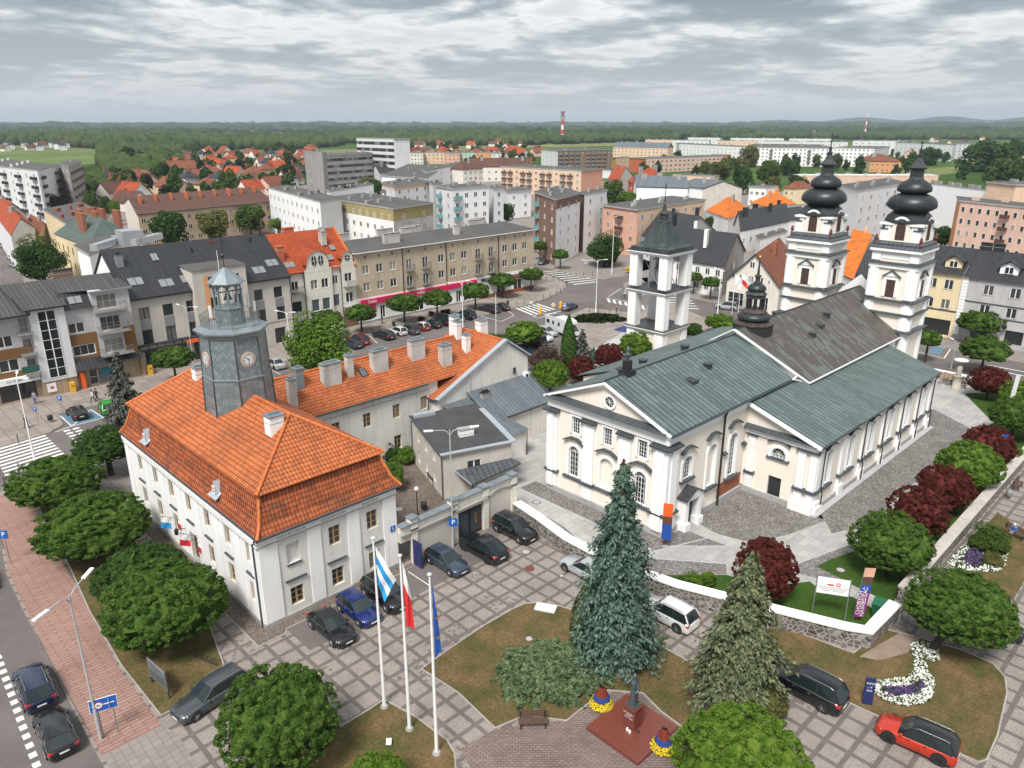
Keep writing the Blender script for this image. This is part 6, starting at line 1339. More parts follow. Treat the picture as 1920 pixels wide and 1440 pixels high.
for i in bal:
 for z in (8.65,5.5): balcony(be,73.9+cols[i],115.5,z,0,1.9,.75,'balcony_metal')
b=be.mb();fbox(b,(73.9,115.5),0,0.2,28.9,3.45,4.45,0.02,.35,'magenta_sign');be.part(b,'shop_fascia')
for u in (3.0,14.2,26.9): wtext(be,'hebe',(73.9,115.5),0,u,3.98,.95,'sign_white',.37)
b=be.mb();fbox(b,(73.9,115.5),0,1.6,3.8,2.2,3.4,0.02,.2,'magenta_sign');be.part(b,'shop_sign')
b=be.mb();fbox(b,(73.9,115.5),0,30.3,34.5,3.7,4.25,0.02,.2,'black_metal');fbox(b,(73.9,115.5),0,38.2,42.4,3.0,4.0,0.02,.2,'brown_wall');be.parts(b,'shop_sign')
wtext(be,'SALON OPTYCZNY',(73.9,115.5),0,32.4,3.97,.34,'sign_white',.22);wtext(be,'RESTAURACJA',(73.9,115.5),0,40.3,3.5,.36,'orange_sign',.22)
b=be.mb();fbox(b,(73.9,115.5),0,30,45.9,0,.8,0,.1,'brick');fbox(b,(73.9,115.5),0,0,30,0,.4,0,.08,'concrete');be.part(b,'plinth')
b=be.mb()
for u in (10.4,19.0+2.0,35.2): fbox(b,(73.9,115.5),0,u-.06,u+.06,0.5,12.9,0.0,.12,'black_metal')
be.parts(b,'downpipe')
b=MB()
for x0,y0,n_ in ((66.5,110.5,3),(73.5,110.2,3),(79.3,110.2,3)):
 for k in range(n_): b.box(x0,y0+k*.35,0.003+0*k,x0+5.2,y0+.35+k*.35,.14*(k+1),'kerb_stone')
b.build('pavement_steps',kind='structure')
# ================================================================ EAST SIDE
ye=Bld('yellow_town_house','yellow three-storey house with dark metal roof, dormer and glass shopfront','building',(141.3,44.8))
b=ye.mb();wy=dict(kind='white',nx=2,ny=1,sill='ledge_metal')
yl=44.8;f2=lambda y: yl-y
ye.facade(b,(141.3,44.8),A90,8.2,0,11.0,[dict(uc=f2(y),zc=z,w=1.35,h=1.6,**wy) for y in (38.5,41.1,43.6) for z in (9.05,5.7)]+[dict(uc=4.6,zc=1.7,w=6.2,h=2.6,kind='dark',nx=4,ny=1,sill=None,glass='dark_glass')],'yellow_wall',.15)
ye.facade(b,(141.3,36.6),0,11,0,11,[],'yellow_wall');ye.facade(b,(152.3,44.8),R(180),11,0,11,[],'yellow_wall');b.box(141.2,36.6,4.55,141.29,44.8,4.75,'ledge_metal');ye.part(b,'wall')
b=ye.mb();b.poly([(140.8,45,10.9),(140.8,36.5,10.9),(146.8,36.5,14.7),(146.8,45,14.7)],'dark_seam');b.poly([(152.8,36.5,10.9),(152.8,45,10.9),(146.8,45,14.7),(146.8,36.5,14.7)],'dark_seam');ye.part(b,'roof')
wh=Bld('white_town_house','white three-storey house with dark metal roof and grey string courses east of the square','building',(141.3,36.6))
b=wh.mb();g2=lambda y:36.5-y
wh.facade(b,(141.3,36.5),A90,26,0,10.9,[dict(uc=g2(y),zc=z,w=1.45,h=1.6,**wy) for y in (32.5,28.65,24.8,21,17,13.2) for z in (9.0,5.75)]+[dict(uc=g2(y),zc=1.75,w=2.6,h=2.4,kind='dark',nx=2,ny=1,sill=None,glass='dark_glass') for y in (32.6,27.6,22.5,17)],'grey_wall',.15)
wh.facade(b,(141.3,10.5),0,11,0,10.9,[],'grey_wall')
b.box(141.2,10.5,6.75,141.29,36.5,6.9,'ledge_metal');b.box(141.2,10.5,4.55,141.29,36.5,4.7,'ledge_metal');b.box(141.18,10.5,0,141.28,36.5,.8,'plinth_grey')
for k in range(18): b.box(141.15,35.6,.9+k*.55,141.29,36.5,1.38+k*.55,'bright_white')
wh.part(b,'wall')
b=wh.mb();b.poly([(140.8,36.45,10.8),(140.8,10,10.8),(146.8,10,14.7),(146.8,36.45,14.7)],'dark_seam');b.poly([(152.8,10,10.8),(152.8,36.45,10.8),(146.8,36.45,14.7),(146.8,10,14.7)],'dark_seam');wh.part(b,'roof')
for bl,y,wm in ((ye,38.6,'yellow_wall'),(wh,30.4,'bright_white'),(wh,19,'bright_white')):
 b=bl.mb();b.prism([(142.3,y-1.3),(144.6,y-1.3),(144.6,y+1.3),(142.3,y+1.3)],11.5,13.1,wm)
 b.poly([(142.3,y+1.3,13.1),(142.3,y-1.3,13.1),(142.3,y,13.75)],wm)
 for s in (-1,1): b.poly([(141.9,y+s*1.7,12.95),(141.9,y,13.95),(146.0,y,13.95),(146.0,y+s*1.7,12.95)][::s],'dark_seam');b.poly([(141.9,y+s*1.7,12.85),(141.9,y,13.85),(146.0,y,13.85),(146.0,y+s*1.7,12.85)][::-s],'dark_seam')
 d=bl.part(b,'dormer');a,g=winmesh('white',1.25,1.1,2,1,False,'dark_glass','ledge_metal',True);o=inst(a,'window',d,Vector((142.3,y,12.4))-bl.off,A90);inst(g,'pane',o)
for y in (36.4,34.5,28): chimney(wh,147,y-1,14.2,15.8,.7,1.6,'black_metal','black_metal',False)
balcony(ye,141.3,43.4,4.9,A90,1.6,.8,'balcony_metal')
# ================================================================ TOWN BEYOND THE SQUARE
def v3(p,z=0.0): return Vector((p[0],p[1],z))
def block(name,label,cat,A,Bc,Cc,h,wallA,wallB,roof='flat_roof',kind='flat',rise=3.0,colsA=0,colsB=6,rows=4,ww=1.3,wh=1.35,fr='white',group=None,depth=None,top=None,band=None,chim=4,chm='concrete',balA=(),balB=(),rail='balcony_metal',ov=0.35,z0=1.7,fh=None,eave=None,balw=None):
 """building from its surveyed eave corners: A far-left, B near corner, C far-right; walls A-B and B-C face the square"""
 b_=at(*Bc,h);c_=at(*Cc,h)
 if A is None:
  u=(c_-b_).normalized();n=Vector((-u.y,u.x));a_=b_+n*(depth or 11)
 else: a_=at(*A,h)
 if depth and A is not None: a_=b_+(a_-b_).normalized()*depth
 bl=Bld(name,label,cat,(b_.x,b_.y),0,True,group)
 d_=a_+(c_-b_);far=b_.length
 b=bl.mb()
 P=[b_,c_,d_,a_];mats=[wallB,wallB,wallB,wallA]
 if (c_-b_).cross(a_-b_)<0: P=[b_,a_,d_,c_];mats=[wallA,wallB,wallB,wallB]
 for i in range(4):
  p,q=P[i],P[(i+1)%4];b.poly([v3(p),v3(q),v3(q,h),v3(p,h)],mats[i])
 if kind in('gAB','gBC'):
  # gable triangles
  pr=[(b_,c_),(a_,d_)] if kind=='gAB' else [(b_,a_),(c_,d_)]
  for p,q in pr: b.poly([v3(p,h),v3(q,h),v3((p+q)/2,h+rise)],wallB if kind=='gAB' else wallA)
 bl.part(b,'wall')
 if band:
  t=MB();t.T=b.T
  for p,q in ((a_,b_),(b_,c_)):
   L=(q-p).length;an_=math.atan2((q-p).y,(q-p).x);fbox(t,(p.x,p.y),an_,0,L,h-band[1],h-0.01,0.0,0.04,band[0])
  bl.part(t,'painted_band')
 b=bl.mb()
 cen=(b_+d_)/2
 def ex(p): return p+(p-cen).normalized()*ov*1.4
 E_=[ex(p) for p in (a_,b_,c_,d_)]
 if kind=='flat':
  q=[tuple(p) for p in E_];b.prism(q,h+.003,h+.35,eave or 'plinth_grey',top=roof)
 elif kind=='hip':
  b.prism([tuple(p) for p in E_],h-.1,h,'gutter')
  L1=(c_-b_).length;L2=(a_-b_).length
  if L1>=L2: u=(c_-b_).normalized()*L2/2;r0,r1=(E_[0]+E_[1])/2+u,(E_[2]+E_[3])/2-u;F=[[E_[1],E_[2],r1,r0],[E_[3],E_[0],r0,r1],[E_[0],E_[1],r0],[E_[2],E_[3],r1]]
  else: u=(a_-b_).normalized()*L1/2;r0,r1=(E_[1]+E_[2])/2+u,(E_[0]+E_[3])/2-u;F=[[E_[0],E_[1],r0,r1],[E_[2],E_[3],r1,r0],[E_[1],E_[2],r0],[E_[3],E_[0],r1]]
  for f in F: b.poly([v3(p,h+rise if (p-r0).length<.01 or (p-r1).length<.01 else h) for p in f],roof)
 else:
  if kind=='gBC': r0,r1=(E_[0]+E_[1])/2,(E_[2]+E_[3])/2;F=[[E_[1],E_[2],r1,r0],[E_[3],E_[0],r0,r1]]
  else: r0,r1=(E_[1]+E_[2])/2,(E_[0]+E_[3])/2;F=[[E_[0],E_[1],r0,r1],[E_[2],E_[3],r1,r0]]
  for f in F:
   q=[v3(p,h+rise+.1 if i>1 else h-.1) for i,p in enumerate(f)];b.poly(q,roof);b.poly([p-Vector((0,0,.25)) for p in q][::-1],'gutter')
   for i in range(4): p,r=q[i],q[(i+1)%4];b.poly([p-Vector((0,0,.25)),r-Vector((0,0,.25)),r,p],'gutter')
 bl.part(b,'roof')
 fh=fh or (h-0.6)/rows
 for (p,q,nc,bals) in ((a_,b_,colsA,balA),(b_,c_,colsB,balB)):
  if not nc: continue
  L=(q-p).length;d=(q-p).normalized();an_=math.atan2(d.y,d.x)
  for j in range(rows):
   for i in range(nc):
    w_=ww;h_=wh;zc=z0+j*fh;u=L*(i+.5)/nc
    x,y=p.x+d.x*u,p.y+d.y*u
    if i in bals:
     if j>0 or z0>2: balcony2(bl,x,y,zc-1.1,an_,balw or min(3.0,L/nc*.85),.9,rail)
     h_=2.0;zc-=.1
    bl.win(x,y,zc,an_,fr,w_,h_,2 if w_>1 else 1,1,sill=None,inset=0)
 rnd=random.Random(int(Bc[0])*7+int(Bc[1]))
 for k in range(chim):
  t=(k+.5)/chim;p=b_+(c_-b_)*t+(a_-b_)*(.35+.35*(k%2))
  zb=h if kind=='flat' else h+rise*.45
  c=bl.mb();u=math.atan2((c_-b_).y,(c_-b_).x)
  fbox(c,(p.x,p.y),u,-rnd.choice((.5,1.2,1.6)),rnd.choice((.6,1.2)),zb,zb+(1.3 if kind=='flat' else rise*.55+1.0),-.35,.35,chm);bl.part(c,'chimney')
 return bl
def balcony2(bl,x,y,z,ang,w,d,rail):
 b=bl.mb();fbox(b,(x,y),ang,-w/2,w/2,z-.12,z,0,d,'concrete');fbox(b,(x,y),ang,-w/2,w/2,z+.003,z+1.0,d-.06,d,rail);fbox(b,(x,y),ang,-w/2,-w/2+.06,z+.003,z+1.0,.0,d-.06,rail);fbox(b,(x,y),ang,w/2-.06,w/2,z+.003,z+1.0,.0,d-.06,rail);bl.part(b,'balcony')
BB='apartment block';HH='house'
t_=block('terraced_row','long tan terraced row with brown roofs and bright red firewall chimneys',BB,(232,378),(258,401),(508,377),10,'ivory_wall','tan_wall','brown_tiles','gBC',3.2,colsA=1,colsB=16,rows=3,fh=3.1,chim=0)
r0=t_.root.location
b_=at(258,401,10);c_=at(508,377,10);a_=at(232,378,10)
for k in range(9):
 p=b_+(c_-b_)*((k+.5)/9)+(a_-b_)*.33;c=t_.mb();u=math.atan2((a_-b_).y,(a_-b_).x);fbox(c,(p.x,p.y),u,-1.6 if k%3 else -3.0,1.4,10.8,14.0,-.3,.3,'red_wall');t_.part(c,'firewall')
block('apartment_block','white four-storey block with grey end wall behind the red roofed house',BB,(503,353),(600,380),(640,373),14.5,'bright_white','light_block',colsA=11,colsB=0,rows=4,chim=5)
block('apartment_block','white block with an olive band under its flat roof',BB,(608,372),(737,393),(812,382),13.5,'white_render','dirty_white',colsA=10,colsB=2,rows=4,band=('olive_wall',3.0),chim=7)
block('apartment_block','small white block with orange penthouse band between taller white blocks',BB,(716,343),(740,351),(804,342),15,'light_block','bright_white',colsA=2,colsB=4,rows=5,chim=4,balA=(0,),band=('peach_wall',1.2))
block('apartment_block','narrow white block set back beside a leafy courtyard',BB,(803,342),(812,347),(829,344),15,'light_block','bright_white',colsA=0,colsB=1,rows=5,chim=1)
block('apartment_block','white five-storey block with a column of blue-grey balconies on its near side',BB,(818,350),(848,355),(916,350),16,'light_block','bright_white',colsA=2,colsB=4,rows=5,balA=(0,),balB=(0,),chim=4,rail='balcony_teal')
block('apartment_block','white wing with a blank side beside the block with blue-grey balconies',BB,(916,350),(926,355),(944,353),15,'light_block','bright_white',colsA=0,colsB=1,rows=5,chim=1)
block('apartment_block','low white block to the left of the tall brown-capped block',BB,(944,354),(952,361),(996,357),10,'light_block','bright_white',colsA=0,colsB=2,rows=3,chim=3)
block('apartment_block','tall white block with brown cap and glazed balconies by the junction',BB,(1003,361),(1043,376),(1088,363),16.5,'brown_wall','bright_white',colsA=3,colsB=3,rows=5,balA=(0,),balB=(),chim=4,rail='balcony_teal',band=('brown_wall',2.2))
block('apartment_block','white block with brown stair strip at the right of the brown-capped block',BB,(1088,362),(1096,366),(1138,358),16,'brown_wall','bright_white',colsA=0,colsB=2,rows=5,chim=2)
block('apartment_block','long orange block with rows of balconies and a salmon end wall',BB,(940,313),(1090,321),(1130,317),13,'peach_wall','salmon_wall',colsA=12,colsB=0,rows=4,balA=(0,1,3,4,6,7,9,10),chim=3,rail='balcony_brown',balw=3.2)
block('apartment_block','pink and salmon block with dark brown balconies near the bell tower',BB,(1131,386),(1196,395),(1322,376),12.5,'salmon_wall','peach_wall',colsA=3,colsB=8,rows=4,balA=(1,),chim=5,rail='balcony_brown',chm='dirty_white')
block('apartment_block','long white five-storey slab at the left of the distant housing estate',BB,(1268,268),(1274,270),(1416,277),14,'light_block','bright_white',colsA=0,colsB=19,rows=4,chim=7)
block('apartment_block','long white five-storey slab with stacked balconies behind the round leafy tree',BB,(1414,270),(1420,276),(1564,278),15,'light_block','bright_white',colsA=0,colsB=18,rows=5,chim=7,balB=(3,12))
block('apartment_block','white slab of the estate directly above the yellow villa',BB,(1563,277),(1640,278),(1668,275),15,'bright_white','light_block',colsA=10,colsB=1,rows=5,chim=4)
block('apartment_block','white slab of the estate behind the southern church tower',BB,(1679,267),(1788,272),(1792,270),15,'bright_white','light_block',colsA=12,colsB=0,rows=5,chim=6)
block('apartment_block','pale slab at the far right of the distant estate',BB,(1789,269),(1868,271),(1872,269),15,'light_block','light_block',colsA=9,colsB=0,rows=5,chim=4)
for i,(x0,x1,y,wl) in enumerate(((1210,1262,262,'peach_wall'),(1262,1330,263,'light_block'),(1345,1420,264,'peach_wall'),(1430,1500,265,'light_block'),(1510,1590,266,'light_block'),(1600,1700,264,'light_block'),(1290,1350,258,'light_block'),(1370,1470,259,'light_block'),(1480,1560,260,'light_block'))):
 block('apartment_block','distant slab block in the back rows of the white estate',BB,None,(x0,y),(x1,y+.6),15,wl,wl,colsB=8,rows=2,z0=9,fh=3,chim=4,group='back rows of the distant estate')
block('school','long pink school with red brick ends and ribbons of windows',"school",(1180,296),(1212,298),(1358,293),10,'red_wall','pink_wall',colsA=0,colsB=18,rows=3,chim=3,ww=2.2)
block('school_wing','brick end wing joined to the long pink school',"school",None,(1340,291),(1371,291),10.5,'red_wall','red_wall',colsB=3,rows=3,chim=0)
block('school_wing','low orange and white wing at the left of the pink school',"school",(1148,296),(1155,297),(1181,295),8,'orange_wall','peach_wall',colsB=4,rows=2,chim=1)
block('apartment_block','cream and brown block under a blue-grey pitched roof',BB,None,(1150,275),(1252,277),14,'brown_wall','peach_wall','blue_seam','gBC',4,colsB=14,rows=5,chim=4,depth=12)
block('workshop','low brick and white workshop with dark flat roof',"workshop",None,(1262,328),(1335,331),6,'red_wall','peach_wall',colsB=5,rows=1,chim=1,z0=3.5)
block('white_hall','white hall with pale grey metal roof and skylights',"hall",(1190,345),(1194,349),(1290,352),9,'bright_white','bright_white','blue_seam','gBC',4,colsB=6,rows=1,chim=3,depth=16,z0=3,wh=2.2,ww=.9)
block('rendered_hall','bare cream hall with a grey gable beyond the pink block',"hall",(1268,347),(1318,352),(1392,352),9.5,'white_render','pale_wall','blue_seam','gAB',2.8,colsA=0,colsB=0,rows=1,chim=2)
block('red_roofed_house','orange-red gabled house with white dormers near the grey gabled hall',HH,(1326,394),(1366,410),(1405,394),6.5,'bright_white','bright_white','bright_orange_tiles','hip',4.5,colsA=2,colsB=2,rows=1,chim=1)
block('red_roofed_house','cream villa with hipped orange roof left of the northern church tower',HH,(1408,380),(1440,388),(1492,382),5.5,'yellow_wall','white_render','bright_orange_tiles','hip',4,colsA=2,colsB=3,rows=1,chim=2,chm='orange_wall')
block('villa','white villa with flat roof and dark windows behind the hipped orange roof',HH,None,(1405,350),(1437,352),8,'white_render','white_render',colsB=3,rows=2,chim=1)
block('villa','cream house with brown hip roof behind the northern church tower',HH,None,(1470,352),(1492,354),7,'yellow_wall','yellow_wall','rust_tiles','hip',3,colsB=2,rows=2,chim=0)
block('supermarket','long low pale hall with a row of roof fans',"shop",None,(1500,330),(1760,330),6,'pink_wall','pink_wall','light_block',colsB=0,chim=9,chm='steel_duct')
block('yellow_villa','bright yellow villa with brown mansard roof and dormers',HH,(1610,297),(1632,302),(1690,303),8,'yellow_wall','orange_wall','rust_tiles','hip',4.5,colsA=1,colsB=6,rows=2,chim=2)
block('white_slab_end','tall white block with a blank end and tan loggia strip between the church towers',BB,(1577,348),(1611,359),(1700,344),16.5,'bright_white','light_block',colsA=0,colsB=6,rows=5,chim=6,ww=2.0,band=None)
block('white_slab_long','long white block with stacked loggias behind the yellow town house',BB,(1735,345),(1748,345),(1890,362),16.5,'bright_white','bright_white',colsA=0,colsB=8,rows=5,chim=8,ww=2.0,balB=(2,3),rail='balcony_metal')
block('orange_pink_block','pink block with an orange end panel and green and brown balconies',BB,(1795,370),(1801,378),(1990,398),15.5,'orange_wall','pink_wall',colsA=0,colsB=11,rows=5,chim=3,balB=(5,9),ww=1.0,chm='peach_wall',rail='balcony_brown')
block('roof_house','small peach rooftop building beyond the white loggia block',HH,None,(1852,343),(1905,348),19,'peach_wall','peach_wall',colsB=0,chim=1)
# houses north-east of the square
block('dark_roofed_house','white two-storey house with a dark seamed gable roof beside the bell tower',HH,(1230,478),(1357,498),(1396,470),6.8,'white_render','dirty_white','dark_seam','gAB',5.2,colsA=7,colsB=1,rows=2,chim=2,ww=1.1,z0=1.8,fh=3.3,chm='white_render')
block('dark_roofed_house','house with a dark seamed roof directly behind the bell tower',HH,(1205,440),(1275,456),(1340,432),6.5,'white_render','dirty_white','dark_seam','gAB',5.2,colsA=3,colsB=0,rows=1,chim=3,chm='black_metal')
gb=block('cream_gabled_house','cream gabled shop house with a rusty brown roof facing the square',HH,(1364,522),(1462,538),(1500,500),5.6,'ivory_wall','ivory_wall','rust_tiles','gBC',5.6,colsA=0,colsB=0,rows=1,chim=1,chm='brick')
a_=at(1364,522,5.6);b_=at(1462,538,5.6);d=(b_-a_).normalized();an_=math.atan2(d.y,d.x);L=(b_-a_).length
for t,z,w_,h_,nx in ((.28,6.2,1.1,1.3,2),(.46,6.2,1.1,1.3,2),(.64,6.2,1.1,1.3,2),(.46,9.0,1.0,1.2,2),(.12,6.2,.45,.7,1),(.8,6.2,.45,.7,1)): gb.win(a_.x+d.x*L*t,a_.y+d.y*L*t,z,an_,'white',w_,h_,nx,1,sill=None,inset=0)
for t,w_ in ((.2,3.4),(.75,1.7)): gb.win(a_.x+d.x*L*t,a_.y+d.y*L*t,1.9,an_,'white',w_,2.6,3,2,sill=None,glass='dark_glass',inset=0,name='shop_window')
c=gb.mb();fbox(c,tuple(a_),an_,L*.42,L*.53,0.1,3.2,0,.06,'door_brown');gb.part(c,'door')
block('dark_roofed_hall','long white building with anthracite roof and white skylights behind the shop houses',HH,(1380,424),(1389,432),(1478,414),6.5,'white_render','white_render','dark_seam','gBC',4.6,colsA=0,colsB=7,rows=1,chim=4,depth=13,chm='black_metal',z0=3.5)
block('low_flat_house','low white flat-roofed house in front of the anthracite roofed building',HH,(1418,443),(1425,450),(1475,436),4.5,'white_render','white_render',colsB=0,chim=2,chm='dirty_white')
block('anthracite_lean_to','small anthracite roofed wing beside the northern church tower',HH,None,(1476,412),(1520,407),6.0,'white_render','white_render','dark_seam','gBC',3,colsB=2,rows=1,chim=0,depth=9)
block('orange_roofed_house','white house with bright orange tile roof seen between the church towers',HH,(1562,505),(1600,522),(1652,452),6.6,'white_render','white_render','bright_orange_tiles','gAB',5.0,colsA=3,rows=2,colsB=0,chim=1,chm='salmon_wall',z0=1.8,fh=3)
block('salmon_town_house','salmon and white quoined house with dark roof between the church towers',HH,(1604,512),(1652,524),(1700,470),7,'salmon_wall','salmon_wall','dark_seam','gAB',4.4,colsA=3,rows=2,colsB=0,chim=1,z0=1.8,fh=3.2)
# behind the dark-roofed building on the left
nb=block('white_annex','white annex with steel ventilation ducts on its flat roof',"building",(143,462),(168,480),(232,455),12,'bright_white','bright_white',colsA=0,colsB=0,chim=0)
for P_ in (((175,465,12.6),(215,452,12.6)),((215,447,12.8),(250,452,13.4)),((250,455,12.8),(300,442,12.8))):
 p,q=at(P_[0][0],P_[0][1],13),at(P_[1][0],P_[1][1],13);c=nb.mb();c.bar((p.x,p.y,13.0),(q.x,q.y,13.0),1.3,1.2,'steel_duct');nb.part(c,'ventilation_duct')
p=at(245,452,13);c=nb.mb();c.box(p.x-2,p.y-2,12.4,p.x+2,p.y+2,15.2,'steel_duct');nb.part(c,'ventilation_unit')
gr=block('green_roofed_house','cream house with green metal hip roof and tall brick firewalls',HH,(103,438),(166,462),(262,448),9.5,'yellow_wall','yellow_wall','green_seam','hip',5,colsA=7,colsB=0,rows=2,chim=0,ww=.8,wh=1.7,fr='wood',z0=3.2,fh=3.6)
bb,cc,aa=at(166,462,9.5),at(262,448,9.5),at(103,438,9.5)
for s_,t in ((.2,.5),(.35,.85),(.5,.55),(.72,.7),(.85,.4),(.6,.95)):
 p=bb+(cc-bb)*s_+(aa-bb)*t*.8;u=math.atan2((aa-bb).y,(aa-bb).x);c=gr.mb();fbox(c,(p.x,p.y),u,-2.4,2.0,10.5,15.6,-.35,.35,'brick');gr.part(c,'firewall')
block('old_tenement','cream tenement with flat roof and rows of brick chimneys',BB,(82,394),(128,424),(205,405),11,'yellow_wall','yellow_wall',colsA=6,colsB=0,rows=3,chim=7,chm='brick',fr='white')
block('small_orange_house','small peach house with terracotta roof beside the cream tenement',HH,(48,422),(72,440),(98,428),5,'peach_wall','peach_wall','rust_tiles','gAB',2.6,colsA=1,colsB=1,rows=1,chim=1)
ok=block('white_shop_house','white rendered house with red roof and dark lettering at the left edge',HH,(-14,396),(20,440),(64,424),9.5,'light_block','light_block','red_tiles','gAB',3.0,colsA=0,colsB=2,rows=3,chim=1)
block('white_shop_house','white terrace with red roofs behind the lettered white house',HH,(-40,385),(5,408),(48,398),9,'light_block','light_block','red_tiles','gAB',3.5,colsA=3,colsB=1,rows=3,chim=1)
a_,b_=at(20,440,9.5),at(64,424,9.5);d=(b_-a_).normalized();wtext(ok,'OK Auto Moto',tuple(a_),math.atan2(d.y,d.x),(b_-a_).length*.3,7.2,1.0,'black_metal',.05)
# mid-distance
sl_=block('office_slab','weathered concrete office slab with long window ribbons',"office block",(600,289),(606,292),(698,288),18,'concrete','concrete',colsA=0,colsB=16,rows=5,chim=3,ww=3.0,wh=1.4,fr='dark')
block('concrete_tower','grey concrete stair tower at the end of the office slab',"tower",(570,284),(604,287),(612,286),21,'concrete','concrete',colsA=2,colsB=0,rows=4,chim=1)
ap=block('new_apartment_block','dark grey and white apartment block with balconies beyond the trees at the left',BB,(-60,306),(70,321),(108,310),19,'light_block','light_block',colsA=10,colsB=3,rows=6,chim=8,chm='light_block',balA=(1,3,5,7,9),balB=(0,2),rail='black_metal',balw=5)
block('new_apartment_block','unfinished apartment block with scaffolding beside the dark and white one',BB,(108,309),(128,313),(152,303),19,'concrete','concrete',colsA=3,colsB=4,rows=6,chim=1,balB=(0,1,2,3),rail='brown_wall')
block('white_highrise','pair of black and white tower slabs far beyond the roofs',BB,None,(668,259),(738,261),26,'light_block','light_block',colsB=14,rows=7,chim=0,ww=3,wh=1.8,fr='dark')
block('modern_block','white and anthracite modern block at the foot of the striped chimney',BB,(1015,280),(1046,283),(1147,281),15,'light_block','brown_wall',colsA=4,colsB=10,rows=5,chim=2,balB=(0,1,2,3,5,6,7,8),rail='grey_metal')
block('white_block','plain white block in the middle distance behind the orange balconies',BB,(788,318),(800,322),(880,306),13,'light_block','bright_white',colsB=5,rows=4,chim=2)
block('white_block','white block with long flat roof seen end-on',BB,(715,330),(800,336),(834,312),12,'bright_white','bright_white',colsB=8,rows=4,chim=3)
for i,(x0,x1,y,h,wl,nc) in enumerate(((752,793,287,10,'ivory_wall',7),(793,832,286,10,'peach_wall',5),(832,862,287,10,'salmon_wall',4),(862,892,286,10,'mint_wall',4),(892,922,286,10,'orange_wall',4),(922,940,287,10,'light_block',2))):
 block('terraced_block','%s flat-roofed terrace in the coloured row beyond the white blocks'%('ivory','peach','salmon','mint green','orange','pale grey')[i],BB,None,(x0,y),(x1,y),h,wl,wl,colsB=nc,rows=3,chim=2)
block('brown_roofed_row','dark brown roofed row with dormers in the middle distance',BB,None,(885,313),(1000,312),9,'ivory_wall','ivory_wall','brown_tiles','gBC',5,colsB=9,rows=2,chim=3,depth=14)
block('brown_roofed_row','ivory block with dark mansard roof beside the plain white block',BB,None,(868,318),(905,316),12,'ivory_wall','ivory_wall','brown_tiles','hip',4,colsB=4,rows=4,chim=1)
block('grey_terrace','grey terrace with dark pitched roofs behind the olive-banded block',BB,(697,320),(712,325),(770,317),8,'light_block','light_block','dark_seam','gBC',4,colsB=5,rows=2,chim=3)
block('red_brick_villa','red brick villa with red tile roof near the pink school',HH,(1178,338),(1190,345),(1255,340),8.5,'red_wall','red_wall','red_tiles','hip',6,colsA=1,colsB=4,rows=2,chim=2)
block('red_roofed_house','cream house with large red gables behind the orange block',HH,(1140,335),(1158,342),(1186,330),7,'ivory_wall','ivory_wall','red_tiles','gAB',6,colsB=1,rows=1,chim=1)
block('low_block','long low white hall at the foot of the brown and white modern block',"hall",None,(1078,318),(1145,320),5,'light_block','light_block',colsB=0,chim=1)
block('low_white_block','white block at the lower left of the office slab',BB,(640,350),(648,354),(700,347),9,'light_block','bright_white',colsB=4,rows=2,chim=3)
block('low_white_block','flat-roofed white block just left of the small white block',BB,(612,356),(620,360),(668,352),9,'light_block','bright_white',colsB=4,rows=2,chim=3)
# striped chimney, masts
p=at(1054,268);q=thing('striped_chimney','tall red and white striped chimney with aerials on top','chimney',(p.x,p.y,0))
D_=p.length;Hc=HC+ (230-210)/1497*D_*1.0+0
b=MB();n=7
for i in range(n):
 z0,z1=Hc*i/n,Hc*(i+1)/n;b.cyl((0,0,z0),(0,0,z1),3.0-1.0*i/n,3.0-1.0*(i+1)/n,'sign_red' if i%2==0 else 'sign_white',16,False)
b.cyl((0,0,Hc),(0,0,Hc+.3),2.1,2.1,'black_metal',16);b.build('shaft',q)
b=MB()
for z in (Hc-3,Hc-9,Hc-14):
 b.lathe(0,0,[(2.1,z),(3.8,z),(3.8,z+.4),(2.1,z+.4)],'balcony_metal',16)
 for k in range(7): t=R(51*k);b.box(3.6*math.cos(t)-.4,3.6*math.sin(t)-.4,z,3.6*math.cos(t)+.4,3.6*math.sin(t)+.4,z+3.2,'grey_metal')
b.build('antenna',q)
for lb,px,py,top in (('slender red and white radio mast on the right horizon',1621,256,215),('thin grey mast on the left horizon',424,232.0+6,223)):
 p=at(px,py);D_=p.length;hh=HC+(230-top)/1497*D_;b=MB();n=6;w_=D_*.0011
 for i in range(n): b.cyl((p.x,p.y,hh*i/n),(p.x,p.y,hh*(i+1)/n),w_*(1-.1*i),w_*(1-.1*(i+1)),'sign_red' if i%2==0 else 'sign_white',6,False)
 b.build('radio_mast',loc=(p.x,p.y,0),label=lb,cat='mast')
